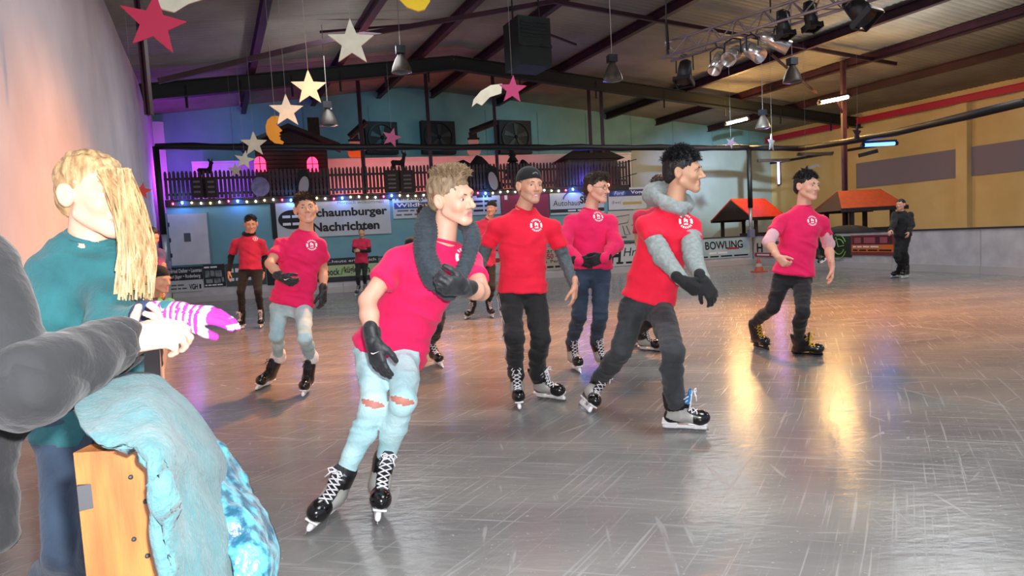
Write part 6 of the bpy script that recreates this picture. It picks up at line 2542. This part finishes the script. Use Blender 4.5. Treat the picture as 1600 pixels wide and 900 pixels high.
PEOPLE['p7'] = person(dict(
    label='skater striding right in red tee over light grey hoodie and charcoal jeans', seed=7, skin=M_SKIN_C, hair=M_HAIR_BK, dbg=1,
    gl=(911, 640), fl=8, kl=(972, 548), hl=(990, 478), gr=(1070, 672), fr=70, kr=(1052, 548), hr=(1030, 476), upl=(0.55, 0.25, 0.8),
    nb=(1052, 322, -0.12), sl=(1008, 352, -0.02), sr=(1079, 354, 0.0), el=(1037, 402, -1), wl=(1068, 440, -1), er=(1083, 404, -1), wr=(1100, 440, -1),
    tl=(1100, 462, -0.04), tr=(1118, 470, -0.03), curll=0.8, curlr=0.6, pnl=(0, 0.7, 0.5), pnr=(-0.3, 0.8, 0.2), head=(1068, 268, -0.03), face=(62, -5, -6), hsz=1.14,
    tee=dict(mat=M_TEE_R, hem=(1004, 466), slv=0.45, w=1.02, nocollar=True), emb=(1071, 346, 0.05), sleeve=dict(mat=M_HOOD, r=1.16, fold=0.009, short=0.05), glove='lr', glovemat=M_BLK,
    legs=dict(mat=M_JEAN_K, fit=1.08, ankle=0.06, hem=0.04, fold=0.014), skate=dict(), skater=dict(tongue=M_TONGUE_BLUE), style='short', vol=1.15, strands=1500, slen=0.035, sweep=(0, 0.3, 0.3), stick=0.7))
PEOPLE['p8'] = person(dict(
    label='skater at right gliding in pink tee, black jeans and yellow-laced skates', seed=8, skin=M_SKIN_A, hair=M_HAIR_BK,
    gl=(1190, 546), fl=10, kl=(1207, 482), hl=(1222, 434), gr=(1262, 555), fr=55, kr=(1254, 488), hr=(1254, 434), hs=1.0,
    nb=(1256, 322, -0.05), sl=(1219, 347), sr=(1284, 347), el=(1201, 378, -1), wl=(1216, 402, -1), er=(1294, 382, 1), wr=(1300, 418, -1),
    tl=(1226, 412, -0.05), tr=(1301, 438), curll=1.1, curlr=0.4, head=(1261, 291, -0.05), face=(24, -4, 2), hsz=1.12,
    tee=dict(mat=M_TEE_P, hem=(1236, 428), slv=0.55, w=1.08), emb=(1269, 345, 0.05), sleeve=dict(mat=cloth('pale_pink_undershirt', '#e2b4bc'), short=0.8, r=1.1),
    legs=dict(mat=M_BLK, fit=0.95, hem=0.08), skate=dict(panel=M_BOOT, lace=M_LACE_Y, holder=M_HOLDER_BLK), style='short', vol=1.08, strands=900, slen=0.03, sweep=(0, 0.2, 0.4)))
PEOPLE['p9'] = person(dict(
    label='dark haired skater mostly hidden behind the grey hooded skater', seed=9, skin=M_SKIN_C, hair=M_HAIR_BR, det=1.5, hs=1.0,
    gl=(1000, 542), fl=20, kl=(1002, 488), hl=(1010, 432), gr=(1018, 548), fr=45, kr=(1030, 490), hr=(1042, 432),
    nb=(1030, 325), sl=(998, 338), sr=(1060, 338), el=(998, 380, 1), wl=(1010, 410, -1), er=(1062, 380, 1), wr=(1052, 412, -1),
    head=(1032, 293), face=(30, 0), tee=dict(mat=M_TEE_D, hem=(1026, 430)), legs=dict(mat=M_BLK, fit=1.0, hem=0.07), style='short', strands=200))
PEOPLE['p10'] = person(dict(
    label='black-trousered skater hidden behind the front skater with the scarf', seed=10, skin=M_SKIN_B, hair=M_HAIR_BK, det=1.4, hs=0.98,
    gl=(648, 566), fl=5, kl=(655, 510), hl=(660, 455), gr=(686, 572), fr=25, kr=(681, 512), hr=(686, 455),
    nb=(668, 368), sl=(642, 380), sr=(698, 380), el=(640, 412, 1), wl=(650, 440, -1), er=(700, 415, 1), wr=(694, 445, -1),
    head=(664, 341), face=(-10, -5), tee=dict(mat=M_BLK, hem=(670, 458), long=True), legs=dict(mat=M_BLK, fit=1.2, hem=0.07, ankle=0.06, fold=0.015), glove='lr', style='short', vol=1.1, strands=300, skate=dict(panel=M_BOOT)))
PEOPLE['p11'] = person(dict(
    label='distant skater in dark cap and dusty red tee seen behind the cap wearer', seed=11, skin=M_SKIN_B, hair=M_HAIR_BK, det=1.6, hs=1.05,
    gl=(731, 498), fl=-20, kl=(738, 450), hl=(746, 415), gr=(768, 496), fr=15, kr=(768, 450), hr=(766, 415),
    nb=(762, 343), sl=(742, 352), sr=(784, 352), el=(738, 378, 1), wl=(738, 404, -1), er=(786, 378, 1), wr=(786, 404, -1),
    head=(768, 326), face=(-20, 0), tee=dict(mat=M_TEE_D, hem=(757, 416)), sleeve=dict(mat=M_BLK), legs=dict(mat=M_BLK, fit=1.0), cap=M_BLK, beanie=1, style='capped', strands=0, skate=dict(panel=M_BOOT)))
PEOPLE['p13'] = person(dict(
    label='far skater in black behind the gliding skater at right, one leg trailing', seed=13, skin=M_SKIN_B, hair=M_HAIR_BK, det=1.8, hs=1.0,
    gl=(1252, 424), fl=-70, kl=(1250, 396), hl=(1250, 376), gr=(1290, 408, 17.6), fr=(-70, -25), kr=(1274, 388, 1), hr=(1258, 376),
    nb=(1240, 342), sl=(1230, 347), sr=(1252, 347), el=(1228, 362), wl=(1226, 374), er=(1255, 362), wr=(1252, 374),
    head=(1238, 331), face=(-60, 0), tee=dict(mat=M_BLK, hem=(1252, 380), long=True), legs=dict(mat=M_BLK, fit=1.1), style='short', strands=0, skate=dict(panel=M_BOOT, lace=M_LACE_B)))
PEOPLE['p12'] = person(dict(
    label='dark-clad skater at the far right in front of the maroon board', seed=12, skin=M_SKIN_B, hair=M_HAIR_BK, det=1.8, hs=1.0,
    gl=(1398, 434), fl=-70, kl=(1402, 400), hl=(1406, 368), gr=(1414, 435), fr=-60, kr=(1412, 392), hr=(1416, 366),
    nb=(1408, 330), sl=(1398, 335), sr=(1422, 335), el=(1396, 350), wl=(1391, 360), er=(1424, 352), wr=(1420, 364),
    head=(1407, 320), face=(-60, 0), tee=dict(mat=M_BLK, hem=(1410, 370), long=True), legs=dict(mat=M_BLK, fit=1.15), style='short', strands=0, skate=dict(panel=M_BOOT, lace=M_LACE_B)))

# ---- extras worn by single skaters
S = PEOPLE['p1']
nbv, J = S['nbv'], S['J']


def scarf_tube(F, ctrl, rad, k, ribs=0.0):
    for (a, b_), (ra, rb) in zip(zip(ctrl[:-1], ctrl[1:]), zip(rad[:-1], rad[1:])):
        F.cone(a, b_, ra, rb, k=k)


def catmull(pts, n=6):
    P = [np.asarray(p, float) for p in pts]
    P = [2 * P[0] - P[1]] + P + [2 * P[-1] - P[-2]]
    out = []
    for i in range(1, len(P) - 2):
        for t in np.linspace(0, 1, n, endpoint=False):
            out.append(0.5 * ((2 * P[i]) + (-P[i - 1] + P[i + 1]) * t + (2 * P[i - 1] - 5 * P[i] + 4 * P[i + 1] - P[i + 2]) * t * t
                              + (-P[i - 1] + 3 * P[i] - 3 * P[i + 1] + P[i + 2]) * t ** 3))
    out.append(P[-2])
    return out


dn = nbv[1]
loop = [(700, 455, dn - 0.24), (680, 436, dn - 0.2), (665, 400, dn - 0.14), (666, 360, dn - 0.06), (672, 338, dn + 0.05), (700, 338, dn + 0.13),
        (728, 350, dn + 0.06), (737, 372, dn - 0.06), (730, 405, dn - 0.14), (718, 432, dn - 0.2), (704, 456, dn - 0.24)]
ctrl = catmull([unproj(*q) for q in loop], 7)
F = Field(np.min(ctrl, 0) - 0.1, np.max(ctrl, 0) + 0.1, 0.0075)
n = len(ctrl)
for i in range(n - 1):
    t = i / (n - 1)
    r = 0.051 if 0.08 < t < 0.45 else (0.038 if t < 0.75 else 0.031)
    r2 = 1.0 + 0.06 * math.sin(i * 2.1)
    F.cone(ctrl[i], ctrl[i + 1], r * r2, r * r2, k=0.012, flat=np.array([0, 1.0, 0]), fk=0.85)
V, Q = F.surf()
V = relax(V, Q, 1, 0.5)
N = normals(V, Q)
V = V + N * (0.0035 * np.sin(V[:, 2] * 420 + 2 * vnoise(V, 12)))[:, None]
V = folds(V, Q, 0.008, 11, 4.0)
scarf = qpart('scarf', (V, Q), M_SCARF, S['root'])

S = PEOPLE['p7']
nbv, HRm, hc = S['nbv'], S['HR'], S['hc']
r1, f1 = S['frame'](1.0)
F = Field(nbv - 0.27, nbv + 0.27, 0.009)
for i, a in enumerate(np.linspace(0, 2 * math.pi, 17)[:-1]):
    def ringp(a):
        back = -math.cos(a)
        return nbv + r1 * math.sin(a) * 0.105 + f1 * (math.cos(a) * 0.1 - 0.03) + UP * (0.045 + 0.02 * back - 0.03 * max(0, math.cos(a)))
    a2 = a + 2 * math.pi / 16
    rr_ = 0.034 + 0.03 * max(0, -math.cos(a)) ** 1.0
    F.cone(ringp(a), ringp(a2), rr_, 0.034 + 0.03 * max(0, -math.cos(a2)), k=0.02)
F.cone(nbv - f1 * 0.12 + UP * 0.045 - r1 * 0.09, nbv - f1 * 0.14 + UP * 0.02 + r1 * 0.05, 0.085, 0.07, k=0.05)
for sg in (-1, 1):
    F.cone(nbv + r1 * 0.1 * sg + UP * 0.01, nbv + f1 * 0.12 - UP * 0.005 + r1 * 0.015 * sg, 0.034, 0.02, k=0.03)
V, Q = F.surf()
V = relax(V, Q, 1, 0.5)
V = folds(V, Q, 0.016, 9, 1.0)
qpart('hood', (creases(V, Q, 0.014, 20, (0.4, 0.6, 1.0), 3.0), Q), M_HOOD, S['root'])
S = PEOPLE['p3']
nbv = S['nbv']
r1, f1 = S['frame'](1.0)
F = Field(nbv - 0.2, nbv + 0.2, 0.012)
for a in np.linspace(0, 2 * math.pi, 13)[:-1]:
    q = lambda a: nbv + r1 * math.sin(a) * 0.085 + f1 * (math.cos(a) * 0.08 - 0.01) + UP * (0.015 - 0.03 * max(0, math.cos(a)))
    F.cone(q(a), q(a + 2 * math.pi / 12), 0.032, 0.032, k=0.02)
V, Q = F.surf()
qpart('hood', (relax(V, Q, 1), Q), M_BLK, S['root'])
# ================================================================== NEAR LEFT: barrier end, jacket, spectators
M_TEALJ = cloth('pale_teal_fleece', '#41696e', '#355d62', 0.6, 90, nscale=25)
M_SATIN = mat('quilted_blue_satin', '#10455c', 0.4, 0, '#4b93a2', 34, 0.9, 38, sheen=0.1, spec=0.5, contrast=(0.42, 0.6))
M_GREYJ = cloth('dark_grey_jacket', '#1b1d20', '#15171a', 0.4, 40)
M_TEALK = cloth('teal_knit_jacket', '#256a70', '#1d5a60', 0.5, 60)

post = thing('barrier_end_post', 'orange pine post ending the barrier, under the draped jacket', 'post', BAR_A)
d_ab = unit(BAR_B - BAR_A)
n_ab = np.cross(d_ab, UP)
c = unproj(190, 800, 1.0)
zt = unproj(218, 700, 1.0)[2]
xr, xl = unproj(239, 760, 1.0)[0], unproj(120, 760, 1.0)[0]
for k in range(3):
    mb = MB()
    z0, z1 = zt * k / 3 + 0.002, zt * (k + 1) / 3 - 0.002
    mb.box(np.array([(xr + xl) / 2, 1.03, (z0 + z1) / 2]), np.array([1.0, 0, 0]), (xr - xl) / 2, np.array([0, 1.0, 0]), 0.03, UP, (z1 - z0) / 2)
    part('board', mb, M_WOOD, post)
for (px, py) in ((205, 745), (228, 783), (210, 842), (231, 868)):
    p = unproj(px, py, 1.0)
    mb = MB()
    mb.ball(np.array([p[0], 0.999, p[2]]), 0.004, n=8, m=6)
    part('nail', mb, M_DARKSTEEL, post)
mb = MB()
mb.box(np.array([xr + 0.0115, 1.035, zt * 0.45]), np.array([1.0, 0, 0]), 0.0105, np.array([0, 1.0, 0]), 0.028, UP, zt * 0.44)
part('white_edge', mb, mat('white_edge_strip', '#e6e0ea', 0.4), post)


def sheet(grid, thick, res=7, fold=0.0, fsc=9, seed=0.0):
    G = np.array([[unproj(*p) for p in row] for row in grid])
    rows = [np.array(catmull(list(r), res)) for r in G]
    colsn = rows[0].shape[0]
    S_ = np.array([np.array(catmull([r[j] for r in rows], res)) for j in range(colsn)])   # cols x rows x 3
    nc, nr = S_.shape[0], S_.shape[1]
    V = S_.reshape(-1, 3)
    Q = np.array([[i * nr + j, (i + 1) * nr + j, (i + 1) * nr + j + 1, i * nr + j + 1] for i in range(nc - 1) for j in range(nr - 1)])
    N = normals(V, Q)
    if np.mean((N * (CAM - V)).sum(1)) < 0:
        Q = Q[:, ::-1]
        N = -N
    if fold:
        dd = vnoise(V + seed, fsc) * fold + vnoise(V + seed + 3, np.asarray(fsc) * 2.3) * fold * 0.4
        V = V + N * dd[:, None]
        N = normals(V, Q)
    n = len(V)
    B_ = V - N * thick
    Q2 = Q[:, ::-1] + n
    edge = []
    for i in range(nc - 1):
        edge += [(i * nr, (i + 1) * nr), ((i + 1) * nr + nr - 1, i * nr + nr - 1)]
    for j in range(nr - 1):
        edge += [(j + 1, j), ((nc - 1) * nr + j, (nc - 1) * nr + j + 1)]
    QE = np.array([[a, b_, b_ + n, a + n] for a, b_ in edge])
    return np.concatenate([V, B_]), np.concatenate([Q, Q2, QE])


jk = thing('jacket', 'pale teal jacket with satin blue lining draped over the barrier end', 'jacket', unproj(300, 760, 1.2))
shell = [[(120, 604, 1.24), (200, 592, 1.3), (242, 600, 1.36), (270, 612, 1.42)],
         [(120, 648, 1.06), (225, 638, 1.08), (275, 640, 1.28), (314, 658, 1.42)],
         [(150, 690, 0.95), (246, 692, 0.945), (305, 702, 1.15), (347, 712, 1.4)],
         [(244, 738, 0.94), (258, 765, 0.95), (308, 770, 1.14), (360, 790, 1.33)],
         [(256, 830, 0.93), (272, 850, 0.95), (320, 850, 1.08), (380, 860, 1.24)],
         [(264, 940, 0.93), (285, 955, 0.95), (335, 955, 1.04), (398, 955, 1.2)]]
V, Q = sheet(shell, 0.012, 12, 0.018, (9, 9, 5), 1.0)
V = creases(V, Q, 0.007, 12, (1.0, 0.6, 0.1), 2.0)
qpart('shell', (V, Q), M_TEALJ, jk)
inner = [[(288, 668, 1.3), (325, 684, 1.35), (350, 700, 1.42)],
         [(312, 735, 1.24), (350, 742, 1.3), (378, 752, 1.4)],
         [(335, 800, 1.18), (382, 800, 1.22), (414, 800, 1.34)],
         [(358, 865, 1.14), (406, 862, 1.18), (441, 852, 1.3)],
         [(376, 945, 1.1), (415, 935, 1.14), (434, 912, 1.25)]]
V, Q = sheet(inner, 0.014, 16, 0.014, (20, 20, 14), 2.0)
V = creases(V, Q, 0.01, 26, (0.8, 0.2, 0.6), 1.0)
P = (V - CAM)
u_, v_ = V[:, 0] * 0.8 + V[:, 2] * 0.6, V[:, 2] * 0.8 - V[:, 0] * 0.6
N = normals(V, Q)
half = len(V) // 2
quilt = 0.009 * np.abs(np.sin(u_ * 46 + 1.2 * vnoise(V, 8))) ** 0.6
quilt[half:] = 0
V = V + N * quilt[:, None]
qpart('lining', (V, Q), M_SATIN, jk)
mb = MB()
c = unproj(250, 623, 1.28)
mb.ball(c, 0.006, n=10, m=6)
part('snap_button', mb, M_DARKSTEEL, jk)
mb = MB()
a = [unproj(344, 720, 1.385), unproj(371, 742, 1.385), unproj(368, 758, 1.375), unproj(350, 745, 1.375)]
mb.quad(a)
mb.quad([p + np.array([0, 0.003, 0]) for p in a][::-1])
part('care_tag', mb, mat('white_tag', '#e8efe8', 0.6), jk)

# ---------------------------------------------------------------- spectators
S = person(dict(
    label='long blond haired spectator in teal jacket reaching over the barrier', seed=21, skin=M_SKIN_A, hair=mat('long_blond_hair', '#c9a878', 0.5, 0, '#8a6a44', 60, 0.5, 120, stretch=(1, 1, 0.2)),
    gl=(100, 1075), fl=60, kl=(105, 860, -1), hl=(108, 660, 1), gr=(165, 1085), fr=60, kr=(165, 860, -1), hr=(165, 660, 1), hs=0.92, skates=False,
    nb=(142, 372, 0), sl=(95, 415), sr=(178, 418), el=(70, 540, -1), wl=(105, 600, -1), er=(175, 520, -1), wr=(262, 493, -1), tr=(345, 495, 0.0), pnr=(0, 0.2, -1), curlr=0.25, tdr=(0.3, -0.8, -0.6),
    head=(150, 305, -0.03), face=(70, -6), tee=dict(mat=M_TEALK, hem=(137, 680), long=True, w=0.95), legs=dict(mat=M_JEAN_D, fit=0.95), nohand='r', style='short', strands=0))
J = S['J']
# her striped glove
wv = J['wr']
gd = unit(unproj(345, 492, wv[1] + 0.02) - wv)
F = Field(wv - 0.24, wv + 0.24, 0.005)
hand_prims(F, wv + gd * 0.02, gd, np.array([0.0, 0.35, -1.0]), 1 if np.dot(np.cross(gd, np.array([0.0, 0.35, -1.0])), np.array([0, -0.6, 0.8])) > 0 else -1, 0.3, 1.3, s=0.9, thumb=0.25)
V, Q = F.surf()
F2 = Field(wv - 0.15, wv + 0.15, 0.006)
F2.cone(wv - gd * 0.05, wv + gd * 0.03, 0.04, 0.036)
V, Q = joinq([(V, Q), F2.surf()])
t = ((V[Q].mean(1)) - wv) @ gd
mi = np.zeros(len(Q), int)
mi[(t < 0.085) & (np.floor(t / 0.0075).astype(int) % 2 == 0)] = 1
mi[t > 0.105] = 1
mi[(t > 0.15) & (np.floor(V[Q].mean(1)[:, 2] / 0.014).astype(int) % 2 == 0)] = 0
mi[t < -0.03] = 2
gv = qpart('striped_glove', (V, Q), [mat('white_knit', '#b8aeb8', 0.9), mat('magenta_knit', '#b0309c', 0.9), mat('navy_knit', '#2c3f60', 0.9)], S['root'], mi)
# her long hair
rh_ = random.Random(5)
mb = MB()
for i in range(650):
    x0, x1 = rh_.uniform(150, 205), rh_.uniform(188, 240)
    dd = rh_.uniform(-0.1, 0.06)
    ye = rh_.uniform(400, 470)
    pts = [unproj(x0, rh_.uniform(262, 285), S['hc'][1] + dd), unproj(x0 * 0.45 + x1 * 0.55 + rh_.uniform(-6, 6), 320, S['hc'][1] + dd - 0.02),
           unproj(x1 + rh_.uniform(-6, 4), 385, S['hc'][1] + dd - 0.04), unproj(min(x1 + rh_.uniform(-12, 6), 240), ye, S['hc'][1] + dd - 0.05)]
    mb.tube(catmull(pts, 4), 0.0022, 3, cap=False)
lh = part('long_hair', mb, MATS['long_blond_hair'], S['root'], fix=False)
lh['kind'] = 'stuff'

S2 = person(dict(
    label='spectator at the left edge with clasped bare hands and dark grey sleeves', seed=22, skin=mat('pale_flash_skin', '#d8a894', 0.5, sss=0.1), hair=M_HAIR_BR,
    gl=(-190, 1500), fl=60, kl=(-190, 1180, -1), hl=(-190, 800, 1), gr=(-100, 1500), fr=60, kr=(-100, 1180, -1), hr=(-100, 800, 1), hs=1.0, skates=False,
    nb=(-150, 330, 0), sl=(-240, 400), sr=(-60, 405), el=(-10, 640, -1), wl=(186, 556, 1), er=(40, 600, -1), wr=(190, 534, 1), tl=(232, 526, 0.02), tr=(240, 524, 0.02),
    pnr=(0.25, 0.75, -0.6), pnl=(0.1, -0.4, 0.9), tdr=(-0.3, -0.2, 1), tdl=(-0.3, -0.3, 1), curlr=0.75, curll=0.7, handsz=0.95,
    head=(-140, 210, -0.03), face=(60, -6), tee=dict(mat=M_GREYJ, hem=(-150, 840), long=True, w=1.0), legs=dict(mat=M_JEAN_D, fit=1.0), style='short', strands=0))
# wide jacket sleeve round the near forearm
Jq = S2['J']
for sd in 'lr':
    F = Field(np.minimum(Jq['e' + sd], Jq['w' + sd]) - 0.12, np.maximum(Jq['e' + sd], Jq['w' + sd]) + 0.12, 0.008)
    e2 = Jq['w' + sd] - unit(Jq['w' + sd] - Jq['e' + sd]) * 0.02
    F.cone(Jq['e' + sd], e2, 0.075, 0.056)
    F.cut(e2, unit(Jq['w' + sd] - Jq['e' + sd]))
    V, Q = F.surf()
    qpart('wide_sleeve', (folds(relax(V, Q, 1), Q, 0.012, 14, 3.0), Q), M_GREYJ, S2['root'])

M_PINKJ = cloth('pink_blue_jacket', '#b04a7a', '#3a4a7a', 0.4, 30, nscale=4)
M_GREENJ = cloth('bright_green_jacket', '#5ac87a', '#4ab86a', 0.4, 30)
M_NAVYJ = cloth('navy_jacket', '#26304a', '#1c2438', 0.4, 30)
for i, (lb, d, hx, hy, fc, jm, capm, seed) in enumerate((
        ('black haired spectator in pink and blue jacket behind the left barrier', 9.0, 238, 370, (50, -25), M_PINKJ, None, 31),
        ('bare-headed spectator in navy jacket between two others at the left barrier', 7.6, 233, 408, (60, -5), M_NAVYJ, None, 32),
        ('spectator in black cap and bright green jacket leaning on the left barrier', 6.2, 249, 437, (75, -10), M_GREENJ, M_BLK, 33))):
    s_ = 1000.0 / d
    zh = unproj(hx, hy, d)[2]
    hfl = floor_at(hx - 10, 407 + 1280 / d + 0)[1]
    yg = 407 + 1280 / d
    ynb = hy + 0.17 * s_
    ysh = ynb + 0.055 * s_
    yhip = ynb + min(0.5, zh * 0.34) * s_
    ykn = (yhip + yg) / 2
    ox = -0.12 * s_
    person(dict(label=lb, seed=seed, skin=M_SKIN_B, hair=M_HAIR_BK, det=1.6, hs=min(1.0, zh / 1.66 + 0.05), skates=False,
                gl=(hx + ox - 0.1 * s_, yg), fl=40, kl=(hx + ox - 0.1 * s_, ykn), hl=(hx + ox - 0.09 * s_, yhip), gr=(hx + ox + 0.1 * s_, yg), fr=40, kr=(hx + ox + 0.1 * s_, ykn), hr=(hx + ox + 0.09 * s_, yhip),
                nb=(hx - 0.05 * s_, ynb), sl=(hx - 0.24 * s_, ysh), sr=(hx + 0.1 * s_, ysh), el=(hx - 0.26 * s_, ysh + 0.26 * s_), wl=(hx - 0.12 * s_, ysh + 0.4 * s_), er=(hx + 0.12 * s_, ysh + 0.24 * s_), wr=(hx + 0.16 * s_, ysh + 0.2 * s_),
                head=(hx, hy), face=fc, tee=dict(mat=jm, hem=(hx + ox, yhip + 0.1 * s_), long=True), legs=dict(mat=M_JEAN_D), style='capped' if capm else 'short', strands=0, cap=capm))
